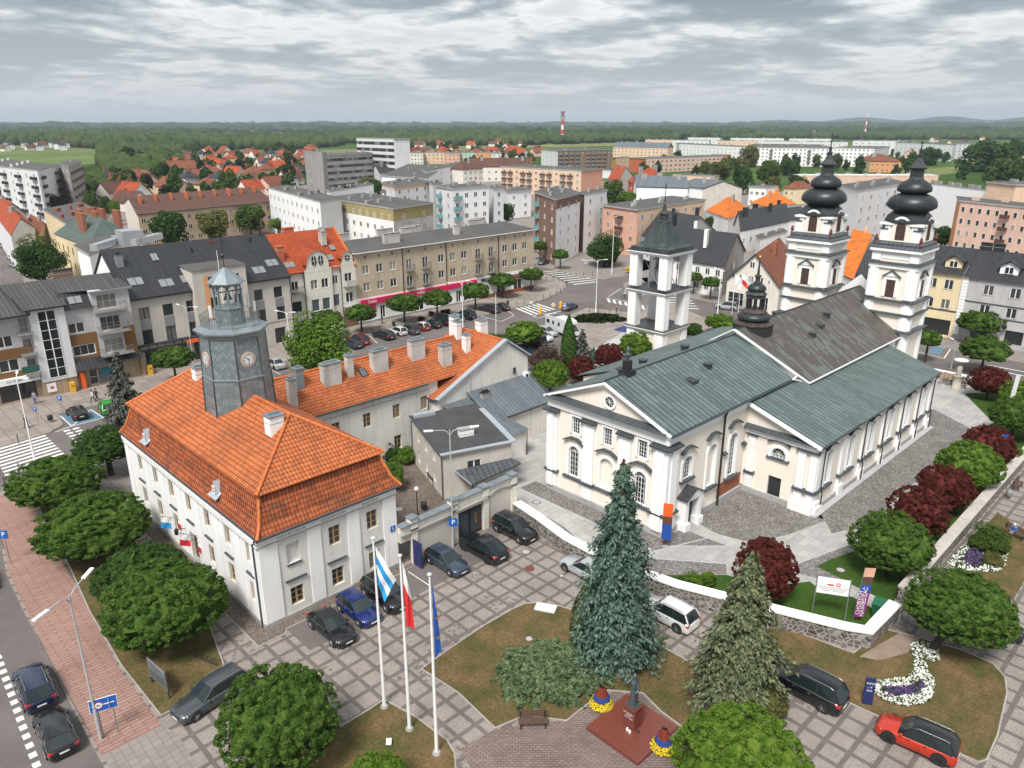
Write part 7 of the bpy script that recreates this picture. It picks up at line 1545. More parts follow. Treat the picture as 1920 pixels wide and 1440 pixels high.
# detached houses of the garden suburb
HSH={}
def house_proto(k):
 """one of six detached houses, with roof, chimney and windows"""
 W_,D_,H_=((9,8,4.5),(10,9,5.5),(12,8,4),(8,8,6),(11,10,5),(14,9,4.5))[k];wl=('white_render','yellow_wall','ivory_wall','light_block','tan_wall','pink_wall')[k];rf=('red_tiles','rust_tiles','brown_tiles','dark_seam','red_tiles','rust_tiles')[k]
 b=MB();b.box(-W_/2,-D_/2,0,W_/2,D_/2,H_,wl);G=[]
 r=MB()
 if k in (1,3,4): hip_roof(r,-W_/2,-D_/2,W_/2,D_/2,H_,H_+3.2,rf,.5)
 else:
  G=gable_roof(r,-W_/2,-D_/2,W_/2,D_/2,H_,H_+3.8,'x',rf,.5)
  for g in G: b.poly(g,wl)
 c=MB();c.box(W_*.15,-.4,H_+1.5,W_*.15+.9,.4,H_+4.6,'brick')
 win=MB();win.box(-.6,-.05,-.6,.6,0,.6,'window_white');win.poly([(-.5,-.06,-.5),(.5,-.06,-.5),(.5,-.06,.5),(-.5,-.06,.5)],'dark_glass')
 return dict(wall=b.data('wall'),roof=r.data('roof'),chimney=c.data('chimney'),win=win.data('window'),W=W_,D=D_,H=H_)
for k in range(6): HSH[k]=house_proto(k)
KN=('white house with red gable roof','yellow house with rust red hip roof','ivory house with brown gable roof','pale house with dark hip roof','tan house with red hip roof','pink house with rust red gable roof')
def put_house(p,k,rz,group,where,sc=1.0):
 h=HSH[k];r=thing('detached_house',KN[k]+' '+where,HH,(p.x,p.y,0),rz,group);r.scale=(sc,sc,sc)
 for n in ('wall','roof','chimney'): inst(h[n],n,r)
 for x in (-h['W']*.27,h['W']*.25):
  inst(h['win'],'window',r,(x,-h['D']/2-.003,h['H']*.55));inst(h['win'],'window',r,(-h['W']/2-.003,x*.7,h['H']*.55),A90)
rh=random.Random(11);placed=[]
def scatter_houses(poly,n,group,where,dmin=17,ks=(0,1,2,3,4,5)):
 xs=[p[0] for p in poly];ys=[p[1] for p in poly];c=0
 for _ in range(n*30):
  if c>=n: break
  x,y=rh.uniform(min(xs),max(xs)),rh.uniform(min(ys),max(ys))
  ins=False;j=len(poly)-1
  for i in range(len(poly)):
   if (poly[i][1]>y)!=(poly[j][1]>y) and x<(poly[j][0]-poly[i][0])*(y-poly[i][1])/(poly[j][1]-poly[i][1])+poly[i][0]: ins=not ins
   j=i
  if not ins: continue
  p=at(x,y)
  if any((p-q).length<dmin for q in placed): continue
  placed.append(p);put_house(p,rh.choice(ks),rh.choice((0,R(90)))+R(rh.choice((8,20,-12))),group,where,rh.uniform(.95,1.25));c+=1
scatter_houses([(320,300),(420,285),(590,282),(590,330),(520,372),(420,372),(300,372),(330,330)],60,'detached houses of the garden suburb','in the suburb left of the office slab')
scatter_houses([(700,272),(1010,272),(1010,300),(700,305)],38,'houses beyond the coloured row','beyond the coloured terraces')
scatter_houses([(170,355),(330,350),(310,395),(200,400)],9,'houses behind the terraced row','behind the long tan row')
scatter_houses([(1560,262),(1900,262),(1910,300),(1860,330),(1700,300)],14,'houses at the right edge of town','near the right edge of town')
scatter_houses([(0,268),(180,266),(180,280),(0,286)],22,'row houses by the fields','in the row by the fields',14,(3,3,2))
scatter_houses([(420,244),(1900,246),(1900,256),(1000,258),(420,252)],46,'far houses on the plain','far out on the plain',60)
for i,(px,py,w_,h_,m) in enumerate(((30,262,60,6,'light_block'),(95,259,40,5,'light_block'),(615,252,24,8,'sign_white'),(655,249,30,8,'light_block'),(510,258,14,9,'sign_white'),(600,262,26,6,'blue_seam'),(640,266,34,6,'light_block'),(775,262,26,6,'light_block'),(1270,246,40,7,'light_block'),(1500,247,46,7,'ivory_wall'),(820,247,30,6,'sign_white'),(335,268,10,14,'yellow_wall'))):
 p=at(px,py);D_=p.length;W_=w_*D_/1497/2;u=Vector((math.sin(TH),-math.cos(TH)));f=Vector((math.cos(TH),math.sin(TH)))
 b=MB();q=[tuple(p-u*W_),tuple(p+u*W_),tuple(p+u*W_+f*W_),tuple(p-u*W_+f*W_)];q=[(x-p.x,y-p.y) for x,y in q];b.prism(q,0,h_,m,top='flat_roof');o=b.build('distant_shed',label='pale low building far out among the woods and fields',cat='shed',group='pale sheds far out on the plain');o.location=(p.x,p.y,0)
# ================================================================ PLANTS
import numpy as np, bmesh
def leafmesh(name,P,Nn,size,mat,asp=1.0,rng=None,along=None):
 n=len(P);rng=rng or np.random.default_rng(1)
 Nn=Nn/np.maximum(np.linalg.norm(Nn,axis=1,keepdims=True),1e-6)
 r=rng.normal(size=(n,3)) if along is None else along
 a=r-Nn*np.sum(r*Nn,axis=1,keepdims=True);a/=np.maximum(np.linalg.norm(a,axis=1,keepdims=True),1e-6);b=np.cross(Nn,a)
 s=(np.asarray(size)*np.ones(n))[:,None]/2
 a=a*s*asp;b=b*s
 bend=Nn*s*0.35
 V=np.stack([P-a-b*0.55-bend,P+b*-1.0*0.9+a*0.15+bend*0.2,P+a+b*0.35-bend,P-a*0.1+b+bend*0.2],axis=1).reshape(-1,3)
 me=bpy.data.meshes.new(name);me.vertices.add(4*n);me.vertices.foreach_set('co',V.astype(np.float32).ravel())
 me.loops.add(4*n);me.loops.foreach_set('vertex_index',np.arange(4*n,dtype=np.int32));me.polygons.add(n)
 me.polygons.foreach_set('loop_start',np.arange(0,4*n,4,dtype=np.int32));me.polygons.foreach_set('loop_total',np.full(n,4,dtype=np.int32))
 me.update(calc_edges=True);me.materials.append(M(mat));return me
def rdir(rng,n):
 v=rng.normal(size=(n,3));return v/np.linalg.norm(v,axis=1,keepdims=True)
def core(me,r,zs,seed,flat=9):
 """opaque inner shell added to the crown: keeps daylight from showing straight through"""
 rng=np.random.default_rng(seed);n=16;m=9;V=[];F=[]
 for j in range(m+1):
  t=math.pi*j/m
  for i in range(n): q=r*(1+.1*rng.normal());z=q*math.cos(t);V.append((q*math.sin(t)*math.cos(6.2832*i/n),q*math.sin(t)*math.sin(6.2832*i/n),max(z,-flat)*zs))
 for j in range(m):
  for i in range(n): F.append((j*n+i,j*n+(i+1)%n,(j+1)*n+(i+1)%n,(j+1)*n+i)[::-1])
 bm=bmesh.new();bm.from_mesh(me);vs=[bm.verts.new(v) for v in V]
 for f in F: bm.faces.new([vs[i] for i in f])
 bm.to_mesh(me);bm.free();return me
def globe_crown(name,seed,n,leaf,zs=0.6,lump=0.16,K=90,mat='leaf_globe',flat=0.35):
 """clipped ball crown of radius 1: hundreds of leafy shoots packed on a lumpy shell"""
 rng=np.random.default_rng(seed);c=rdir(rng,K);big=rdir(rng,14);amp=rng.uniform(.3,1,14)
 bb=np.max(np.where(c@big.T>.72,(c@big.T-.72)/.28,0)*amp,axis=1)
 R_=1-lump*.75+bb*lump*.8+rng.normal(size=K)*.028
 rr=rng.uniform(.55,1.25,K)*1.75/math.sqrt(K)
 k=rng.integers(0,K,n);d=rdir(rng,n)+c[k]*.8;d/=np.linalg.norm(d,axis=1,keepdims=True)
 P=c[k]*(R_[k]-rr[k]*.6)[:,None]+d*(rr[k]*(.75+.25*rng.random(n)))[:,None]
 m=int(n*.05);st=rng.random(n)<.04;P[st]*=(1+.05*rng.random(st.sum()))[:,None]
 low=P[:,2]<-flat;P[low,2]=-flat+(P[low,2]+flat)*.3;P[:,2]*=zs
 Nn=d*.9+np.array([0,0,.55])+rng.normal(size=(n,3))*.5
 return core(leafmesh(name,P,Nn,leaf*rng.uniform(.65,1.35,n),mat,1.0,rng),.80,zs,seed,flat)
def ball_crown(name,seed,n,leaf,K=34,mat='leaf_mid',shape=(1,1,1.05),rr=(.22,.42),top=0.0):
 """loose crown of leaf clumps of radius about 1"""
 rng=np.random.default_rng(seed);C_=rdir(rng,K)*(rng.random(K)**.45)[:,None]*.72*np.array(shape);C_[:,2]+=top
 R_=rng.uniform(*rr,K);k=rng.integers(0,K,n);d=rdir(rng,n);P=C_[k]+d*(R_[k]*(0.72+0.28*rng.random(n)**.5))[:,None]
 Nn=d+np.array([0,0,.5])+rng.normal(size=(n,3))*.5
 return leafmesh(name,P,Nn,leaf*rng.uniform(.7,1.35,n),mat,1.0,rng)
def spruce_crown(name,seed,levels,per,cards,leaf,mat,R0=.30,droop=.35):
 """conifer of height 1: uneven whorls of boughs, each hung with tufted twigs"""
 rng=np.random.default_rng(seed);P=[];Nn=[];A=[];side=rng.normal(size=(3,2))
 for i in range(levels):
  t=0.05+0.935*(i+rng.normal()*.25)/levels;r=R0*(1-t)**.85*(.75+.5*rng.random())*min(1,.5+t*2.4)+0.010
  m=max(4,int(per*(1-t*.6)));ph0=rng.random()*6.28
  for j in range(m):
   if rng.random()<.10: continue
   ph_=ph0+6.283*j/m+rng.normal()*.2;rr=r*rng.uniform(.55,1.28);o=np.array([math.cos(ph_),math.sin(ph_),0]);sd_=np.array([-o[1],o[0],0])
   nt_=max(3,int(11*(.3+(1-t))));lift=rng.uniform(.05,.30)
   for q in range(nt_):
    s=(q+.5)/nt_;s=s**.8;w0=(rng.random()-.5)*rr*.62*(1.1-s);c=o*(s*rr)+sd_*w0;c[2]=t-droop*rr*s**1.5+rr*lift*math.sin(s*3.1)-abs(w0)*.3
    cn=max(5,int(cards*(.5+.6*s)));g=rng.normal(size=(cn,3));L_=rr*.11+.006;hang=rng.random(cn)**1.3*(rr*.20+.008)
    p=c[None]+o[None]*(g[:,0]*L_*.8)[:,None]+sd_[None]*(g[:,1]*L_*.6)[:,None];p[:,2]+=g[:,2]*.004-hang
    P.append(p);nn=np.tile(np.array([0,0,.8])+o*.7,(cn,1))+rng.normal(size=(cn,3))*.55;Nn.append(nn);A.append(o[None]*.9+sd_[None]*np.sign(g[:,1])[:,None]*.5+np.array([0,0,-.7])+rng.normal(size=(cn,3))*.35)
 P=np.concatenate(P);Nn=np.concatenate(Nn);A=np.concatenate(A)
 me=leafmesh(name,P,Nn,leaf*rng.uniform(.6,1.35,len(P)),mat,1.9,rng,A)
 bm=bmesh.new();bm.from_mesh(me);n=10;prev=None
 for j in range(9):
  t=.06+.9*j/8;q=R0*.42*(1-t)**.85;vs=[bm.verts.new((q*math.cos(.628*i)*(1+.2*math.sin(i*j)),q*math.sin(.628*i),t)) for i in range(n)]
  if prev:
   for i in range(n): bm.faces.new((prev[i],prev[(i+1)%n],vs[(i+1)%n],vs[i]))
  prev=vs
 bm.to_mesh(me);bm.free();return me
def trunkmesh(name,h,r,branches,seed,mat='bark',lean=(0,0),spread=.6,up=.8):
 rng=random.Random(seed);b=MB();n=4;pts=[Vector((lean[0]*(i/n)**1.0,lean[1]*(i/n),h*i/n)) for i in range(n+1)]
 b.tube(pts,[r*(1.25-.5*i/n) for i in range(n+1)],mat,9)
 for k in range(branches):
  t=2*math.pi*k/branches+rng.uniform(-.4,.4);p=pts[-1]*1.0-Vector((0,0,h*.08*rng.random()));q=p+Vector((math.cos(t)*spread*.5,math.sin(t)*spread*.5,up*.55));s=q+Vector((math.cos(t)*spread*.6,math.sin(t)*spread*.6,up*.5))
  b.tube([p,q,s],[r*.55,r*.36,r*.16],mat,6)
 return b.data(name)
CR={}
def crown(key,fn):
 if key not in CR: CR[key]=fn()
 return CR[key]
TRUNK={}
def plant(name,label,cat,p,R,Rz,zc,me,mat=None,tr=0.16,trh=None,rz=0.0,group=None,lean=(0,0),bark='bark',branches=5):
 r=thing(name,label,cat,(p.x,p.y,0),0,group)
 o=inst(me,'crown',r,(lean[0],lean[1],zc),rz,(R,R,Rz))
 if mat: o.material_slots[0].link='OBJECT';o.material_slots[0].material=M(mat)
 h=trh if trh is not None else max(.3,zc-Rz*.25)
 if tr:
  k=(round(h,1),round(tr,2),lean,bark,branches,round(R,1))
  if k not in TRUNK: TRUNK[k]=trunkmesh('trunk',h,tr,branches,int(h*10),bark,lean,R*.62,max(.3,Rz*.5))
  inst(TRUNK[k],'trunk',r,(0,0,0),0)
 return r
def ppm(p,z):
 f=p.x*math.cos(TH)+p.y*math.sin(TH);return FPX/(f*math.cos(PITCH)-(z-HC)*math.sin(PITCH))
rt=random.Random(5)
gl=[globe_crown('crown',s,34000,.034,1.0,.13,520) for s in (1,2,3)]
glm=[globe_crown('crown',s,7500,.07,1.0,.2,150) for s in (4,5)]
rdm=[globe_crown('crown',s,22000,.042,1.0,.14,380,'leaf_red',.6) for s in (6,7)]
def globe(px,py,w,zc,zs,label,mat='leaf_globe',lod=0,name='globe_tree',base=None,cat='tree',tr=.17,group=None,lean=None):
 p=at(px,py,zc);R_=w*(.95 if lod==0 else 1)/ppm(p,zc);ln=(0,0);c=p
 if base: c=at(*base);ln=(p.x-c.x,p.y-c.y)
 me=(gl if lod==0 else glm if lod==1 else rdm)[rt.randrange(3 if lod==0 else 2)]
 plant(name,label,cat,c,R_*1.0,R_*zs,zc,me,mat if mat not in ('leaf_globe',) or lod==2 else None,tr,None,rt.uniform(0,6.28),group,ln)
G_='clipped globe trees'
globe(105,903,88,3.1,.52,'broad clipped globe tree nearest the zebra crossing at the left edge',group=G_)
globe(198,836,62,3.3,.62,'dark globe tree on a thick trunk beside the town hall\'s far corner','leaf_dark',group=G_,tr=.28)
globe(175,985,110,3.1,.50,'widest clipped globe tree, overhanging the red brick pavement',group=G_)
globe(262,1075,88,2.9,.55,'darker globe tree half hidden behind the bright near one','leaf_dark',group=G_)
globe(310,1132,120,3.1,.64,'large bright globe tree beside the notice board near the town hall corner',group=G_,tr=.2)
globe(522,1345,121,3.2,.82,'large globe tree in the foreground left of the flagpoles',group=G_,tr=.2)
globe(1392,1432,140,3.2,.66,'large bright yellow-green globe tree cut by the bottom edge','leaf_globe_bright',group=G_)
globe(708,1462,62,1.6,.8,'small bright globe shrub at the bottom edge beside the lawn','leaf_globe_bright',tr=.1)
globe(1802,1140,104,3.3,.62,'globe tree with a leaning trunk rising from the white flower bed',base=(1748,1217),tr=.22,group=G_)
GY='round trees along the churchyard wall'
globe(1437,1066,60,2.7,1.0,'dark red maple behind the olive spruce in the churchyard','leaf_red',2,'red_maple',group=GY)
globe(1672,1015,80,3.2,.72,'green round tree on the churchyard lawn beside the banner','leaf_globe',0,'round_tree',group=GY)
globe(1724,958,56,2.6,.85,'dark red maple next to the nearest green round tree','leaf_red',2,'red_maple',group=GY)
globe(1770,914,52,2.6,.85,'dark red maple between two others by the churchyard path','leaf_red',2,'red_maple',group=GY)
globe(1818,872,62,3.1,.75,'bright green round tree between dark red maples by the wall','leaf_maple',0,'round_tree',group=GY)
globe(1852,836,47,2.7,.85,'dark red maple farthest along the churchyard path','leaf_red',2,'red_maple',group=GY)
globe(1905,778,50,3.0,.75,'green round tree at the right edge above the churchyard lawn','leaf_globe',0,'round_tree',group=GY)
globe(1915,738,38,3.0,.7,'small green round tree at the right edge behind another','leaf_maple',1,'round_tree',group=GY)
globe(1857,714,38,2.6,.72,'dark red maple on a bare trunk near the churchyard statue','leaf_red',2,'red_maple',group=GY)
GS='clipped street trees around the square'
for px,py,w,zs,lb in ((676,588,31,.6,'left of the flight of steps'),(757,570,34,.6,'in front of the second magenta shop sign'),(819,560,30,.65,'second from the left tall lamp'),(891,547,31,.6,'beside the curved lamp by the parked black car'),(942,527,27,.6,'above the two parked black cars'),(996,516,24,.6,'at the corner of the beige block'),(1013,462,15,.7,'at the end wall of the beige block'),(1051,478,17,.7,'on the small green by the parked car'),(324,672,39,.6,'in front of the orange shop sign'),(614,598,30,.6,'before the ivory house'),(1302,520,17,.6,'left of the pair by the dark roofed house'),(1334,530,20,.6,'right of the pair by the dark roofed house'),(1840,606,41,.6,'before the white town house shop'),(1848,656,46,.65,'nearer the churchyard east of the church'),(1742,636,24,.8,'beside the southern church tower')):
 globe(px,py,w,3.6,zs,'small clipped street tree '+lb,'leaf_globe',1,'street_tree',group=GS,tr=.16)
globe(983,624,38,3.0,.6,'globe tree over the cars parked beside the plaza','leaf_globe_bright',1,'round_tree')
globe(1192,648,35,2.6,.75,'bright globe tree in front of the bell tower','leaf_globe_bright',1,'round_tree')
globe(1350,604,30,2.0,.55,'low round bush beyond the church roof','leaf_globe_bright',1,'round_bush',cat='bush',tr=0)
globe(1299,620,21,1.8,.7,'small round bush beside the bell tower','leaf_globe',1,'round_bush',cat='bush',tr=0)
globe(1032,704,38,2.6,.85,'bright round tree between the annex and the church','leaf_globe_bright',0,'round_tree')
globe(1090,692,30,2.3,.85,'red maple nearest the church roof edge','leaf_red',2,'red_maple')
globe(1142,668,29,2.3,.85,'red maple between the bright round trees by the bell tower','leaf_red',2,'red_maple')
globe(925,640,36,2.2,.35,'low green hedge top behind the wing roof','leaf_mid',1,'hedge',cat='hedge',tr=0)
# loose deciduous trees
dn=[ball_crown('crown',s,15000,.062,44) for s in (11,12)];dm=[ball_crown('crown',s,3600,.12,26) for s in (13,14,15)];df=[ball_crown('crown',s,620,.27,14) for s in (16,17,18,19)]
def tree(px,py,w,zc,label,mat,lod,zs=1.0,name='deciduous_tree',group=None,tr=.25,cat='tree',bark='bark'):
 p=at(px,py,zc);R_=w/ppm(p,zc);me=rt.choice((dn,dm,df)[lod]);plant(name,label,cat,p,R_*1.0,R_*zs,zc,me,mat,tr,max(.4,zc-R_*zs*.45),rt.uniform(0,6.28),group,branches=5 if lod<2 else 3,bark=bark)
tree(597,652,72,4.9,'large sunlit maple behind the tiled wing','leaf_maple',0,.95,tr=.3)
tree(76,484,56,6.5,'big dark round tree beyond the apartment house','leaf_dark',0,.75,tr=.35)
tree(1022,672,42,2.0,'spreading brown-leaved bush beside the thuja','leaf_brown',0,.6,'brown_bush',cat='bush',tr=.1)
tree(1134,466,43,4.5,'big dark round tree on the green beyond the junction','leaf_dark',0,.75)
tree(735,890,28,1.8,'small bright tree beside the town hall in the courtyard','leaf_maple',0,1.2,'small_tree',tr=.06)
tree(760,852,24,1.0,'low yellow-green shrub under the wing wall','leaf_maple',0,.7,'shrub',cat='shrub',tr=0);tree(738,848,20,1.0,'dark shrub under the wing windows','leaf_dark',1,.7,'shrub',cat='shrub',tr=0)
tree(1858,1010,42,1.1,'loose green shrub behind the far flower bed','leaf_mid',0,.7,'shrub',cat='shrub',tr=0)
tree(1862,1048,22,.5,'rust-tinged low shrub in the far flower bed','leaf_olive',0,.6,'shrub',cat='shrub',tr=0)
tree(1300,1087,22,.7,'low bright shrub behind the churchyard wall','leaf_maple',0,.7,'shrub',cat='shrub',tr=0);tree(1272,1090,14,.5,'small dark shrub behind the churchyard wall','leaf_dark',1,.7,'shrub',cat='shrub',tr=0);tree(1330,1084,20,.7,'light shrub against the olive spruce','leaf_globe_bright',1,.7,'shrub',cat='shrub',tr=0)
tree(1895,845,25,1.5,'bush beside the churchyard wall at the right edge','leaf_maple',1,.7,'shrub',cat='shrub',tr=0)
mid=[(318,428,36,6,'dark pointed tree behind the dark roofed building','leaf_dark',1.1),(402,418,38,6,'thin olive tree behind the dark roofed building','leaf_olive',.8),(468,408,38,6,'olive green tree in front of the tan terrace','leaf_mid',.8),(438,398,26,6,'dark tree beside the tan terrace','leaf_dark',1.0),(571,425,22,4,'bright tree beside the red roofed house','leaf_maple',.8),(520,420,20,4,'low bright tree behind the dark roof','leaf_maple',.7),(895,402,28,6,'dark green tree in the courtyard of the white blocks','leaf_mid',.9),(925,396,26,6,'second green tree in the courtyard of the white blocks','leaf_mid',1.0),(950,398,20,6,'dark tree against the low white block','leaf_dark',1.0),(688,350,26,6,'olive tree beside the low white blocks','leaf_olive',.8),(705,352,20,6,'dark tree beside the low white blocks','leaf_dark',1),(638,316,20,7,'dark tree before the concrete office slab','leaf_dark',1.1),(1152,358,26,7,'dense green tree at the salmon end wall','leaf_mid',1.0),(1175,372,22,6,'bright tree between pink block and red brick villa','leaf_maple',.7),(1442,322,32,8,'large round green tree before the white estate','leaf_mid',.8),(1391,338,24,7,'dark conifer-like tree beside the grey gable','leaf_dark',1.5),(1345,316,20,7,'thin olive tree before the pink school','leaf_olive',.8),(1322,314,16,7,'pale thin tree before the pink school','leaf_olive',.9),(1405,293,20,9,'tall loose tree before the first white slab','leaf_olive',1.3),(1478,312,18,6,'dark shrubby tree at the foot of the white slab','leaf_dark',.9),(1448,348,24,6,'olive tree before the white villa','leaf_olive',.9),(1500,350,22,6,'dark tree left of the northern church tower','leaf_dark',1.1),(1490,338,14,6,'brown tree beside the cream house','leaf_brown',1),(1570,303,13,7,'green tree beside the yellow villa','leaf_mid',1.4),(1744,292,24,8,'dark tree behind the southern church tower','leaf_dark',.8),(1850,298,56,9,'large dark tree mass at the upper right','leaf_dark',.75),(1878,318,34,6,'bright green tree at the right behind the pink block','leaf_mid',.75),(1905,285,20,9,'dark bare-topped tree at the right edge','leaf_dark',1.5),(1768,440,24,4,'dark tree behind the dormered town houses','leaf_dark',.8),(56,425,20,4,'small dark tree beside the lettered white house','leaf_dark',.9),(42,446,26,3,'green bush by the back street','leaf_mid',.6),(55,380,20,6,'dark tree behind the lettered white house','leaf_dark',1.2),(100,385,32,6,'russet tree behind the cream tenement','leaf_brown',.8),(172,378,16,7,'grey-green tree before the terraced row','leaf_mid',1.6),(198,385,16,6,'dark tree before the terraced row','leaf_dark',1.3),(215,390,14,6,'bright tree beside the terraced row','leaf_maple',1.2),(10,370,30,7,'large dark tree at the left edge','leaf_dark',.8),(45,365,28,7,'dark green tree before the dark apartment block','leaf_dark',.8),(1180,505,10,1,'small flowering shrub on the green','yellow_flower',.6),(1415,440,10,3,'small dark tree by the red roofed house','leaf_dark',1.5),(1345,412,14,4,'dark spruce by the red roofed house','leaf_dark',1.6),(1330,418,10,4,'small dark spruce by the red roofed house','leaf_dark',1.6)]
for px,py,w,zc,lb,mt,zs in mid: tree(px,py,w,zc,lb,mt,1,zs,'garden_tree')
for px,py in ((540,300),(542,322),(548,310),(450,308),(380,312),(245,330),(275,340),(240,290),(248,300),(262,296),(305,318),(230,310)): tree(px,py,rt.randint(9,16),8,'tall dark tree standing alone in the suburb','far_leaf',1,1.2,'suburb_tree','tall trees of the suburb')
# far trees, one by one
def scatter_trees(poly,n,group,label,sz=(3,6),mats=('far_leaf','leaf_dark','leaf_mid','leaf_olive'),dmin=9):
 xs=[p[0] for p in poly];ys=[p[1] for p in poly];c=0
 for _ in range(n*40):
  if c>=n: break
  x,y=rt.uniform(min(xs),max(xs)),rt.uniform(min(ys),max(ys));ins=False;j=len(poly)-1
  for i in range(len(poly)):
   if (poly[i][1]>y)!=(poly[j][1]>y) and x<(poly[j][0]-poly[i][0])*(y-poly[i][1])/(poly[j][1]-poly[i][1])+poly[i][0]: ins=not ins
   j=i
  if not ins: continue
  p=at(x,y)
  if any((p-q).length<dmin for q in placed): continue
  placed.append(p);s=rt.uniform(*sz)
  r=thing('suburb_tree',label,'tree',(p.x,p.y,0),rt.uniform(0,6),group);o=inst(rt.choice(df),'crown',r,(0,0,s*1.15),0,(s,s,s*rt.uniform(.9,1.4)));o.material_slots[0].link='OBJECT';o.material_slots[0].material=M(rt.choice(mats));c+=1
  k=('far',3);
  if k not in TRUNK: TRUNK[k]=trunkmesh('trunk',3,.25,0,1)
  inst(TRUNK[k],'trunk',r)
scatter_trees([(300,285),(600,278),(600,340),(520,378),(230,378),(300,330)],95,'trees among the detached houses','rounded tree between the detached houses of the suburb')
scatter_trees([(110,350),(260,345),(230,380),(60,400),(0,395),(0,360)],16,'trees before the terraced row','dark tree behind the old tenement',(3.5,6))
scatter_trees([(700,275),(1015,275),(1010,312),(780,312)],45,'trees beyond the coloured terraces','rounded tree beyond the coloured terraces')
scatter_trees([(1150,300),(1920,282),(1920,345),(1560,330),(1200,345)],70,'trees of the housing estate','tree between the slabs and villas of the estate',(3,5.5))
# woods: far-off masses that read as one
def ico(rng):
 v=[(-1,1.618,0),(1,1.618,0),(-1,-1.618,0),(1,-1.618,0),(0,-1,1.618),(0,1,1.618),(0,-1,-1.618),(0,1,-1.618),(1.618,0,-1),(1.618,0,1),(-1.618,0,-1),(-1.618,0,1)]
 f=[(0,11,5),(0,5,1),(0,1,7),(0,7,10),(0,10,11),(1,5,9),(5,11,4),(11,10,2),(10,7,6),(7,1,8),(3,9,4),(3,4,2),(3,2,6),(3,6,8),(3,8,9),(4,9,5),(2,4,11),(6,2,10),(8,6,7),(9,8,1)]
 return np.array(v)/1.902,np.array(f)
def woods(name,label,polys,mat,seed=1,thr=0.0,freq=.004):
 rng=np.random.default_rng(seed);V,F=ico(rng);PV=[];PF=[];k=0
 for poly,n,s0,s1,hz_ in polys:
  xs=[p[0] for p in poly];ys=[p[1] for p in poly]
  # denser sampling in ground space: pick pixel rows by 1/d
  for _ in range(n):
   u=rng.random();y=230+1/((1/(min(ys)-230))*(1-u)+(1/(max(ys)-230))*u);x=rng.uniform(min(xs),max(xs));ins=False;j=len(poly)-1
   for i in range(len(poly)):
    if (poly[i][1]>y)!=(poly[j][1]>y) and x<(poly[j][0]-poly[i][0])*(y-poly[i][1])/(poly[j][1]-poly[i][1])+poly[i][0]: ins=not ins
    j=i
   if not ins: continue
   p=at(x,y)
   if thr and noise.noise(Vector((p.x*freq,p.y*freq,seed*3.3)))<thr-.5: continue
   s=rng.uniform(s0,s1);v=V*(1+rng.normal(size=(12,1))*.16)*np.array([s,s,s*hz_*rng.uniform(.8,1.25)]);v=v+np.array([p.x,p.y,s*hz_*.7]);PV.append(v);PF.append(F+12*k);k+=1
 v=np.concatenate(PV);f=np.concatenate(PF);me=bpy.data.meshes.new(name);me.vertices.add(len(v));me.vertices.foreach_set('co',v.astype(np.float32).ravel());me.loops.add(3*len(f));me.loops.foreach_set('vertex_index',f.astype(np.int32).ravel());me.polygons.add(len(f));me.polygons.foreach_set('loop_start',np.arange(0,3*len(f),3,dtype=np.int32));me.polygons.foreach_set('loop_total',np.full(len(f),3,dtype=np.int32));me.update(calc_edges=True);me.materials.append(M(mat))
 o=bpy.data.objects.new(name,me);C.objects.link(o);tag(o,label,None,None,'stuff')
woods('near_wood','dark green wood behind the terraced houses by the fields',[([(0,254),(330,252),(345,262),(340,280),(200,281),(140,276),(0,272)],2600,5,9,1.3),([(190,282),(330,278),(350,300),(300,345),(215,345),(190,310)],900,4,7,1.1),([(60,360),(170,340),(230,350),(200,372),(60,385)],260,4,6,1.1)],'wood_mix',2)
woods('far_wood','far woods across the plain',[([(-100,244),(330,241),(2100,240),(2100,256),(1250,262),(640,268),(330,262),(-100,250)],9000,14,26,.55)],'forest',3,.52,.0016)
woods('middle_wood','band of woods beyond the last houses in the middle distance',[([(640,255),(1000,252),(1300,254),(1270,264),(1010,272),(760,274),(640,268)],3200,7,12,.8),([(330,262),(640,262),(640,274),(560,280),(330,280)],1700,6,10,1.0),([(1280,256),(1920,254),(1920,262),(1700,262),(1300,262)],1500,8,13,.7)],'wood_mix',4)
woods('horizon_wood','dark forest strip along the horizon',[([(-200,234),(2200,234),(2200,243),(-200,243)],9000,45,80,.30)],'forest',5,.40,.0006)
# hills on the horizon
b=MB();rr=[]
for i in range(60):
 x=1250+i*18;d=math.sin(math.pi*i/59)**.8;D_=9500;az=TH-math.atan((x-960)/1497.);rr.append((math.cos(az)*D_,math.sin(az)*D_,5+95*d*(.8+.2*math.sin(i*.7))))
for p,q in zip(rr[:-1],rr[1:]):
 b.poly([(p[0]*.86,p[1]*.86,-.1),(q[0]*.86,q[1]*.86,-.1),q,p],'forest');b.poly([p,q,(q[0]*1.15,q[1]*1.15,-.1),(p[0]*1.15,p[1]*1.15,-.1)],'forest')
b.build('hills',kind='structure')
b=MB();b.box(-12650,-12650,-1.2,12650,12650,150,'haze');b.build('haze',kind='stuff')
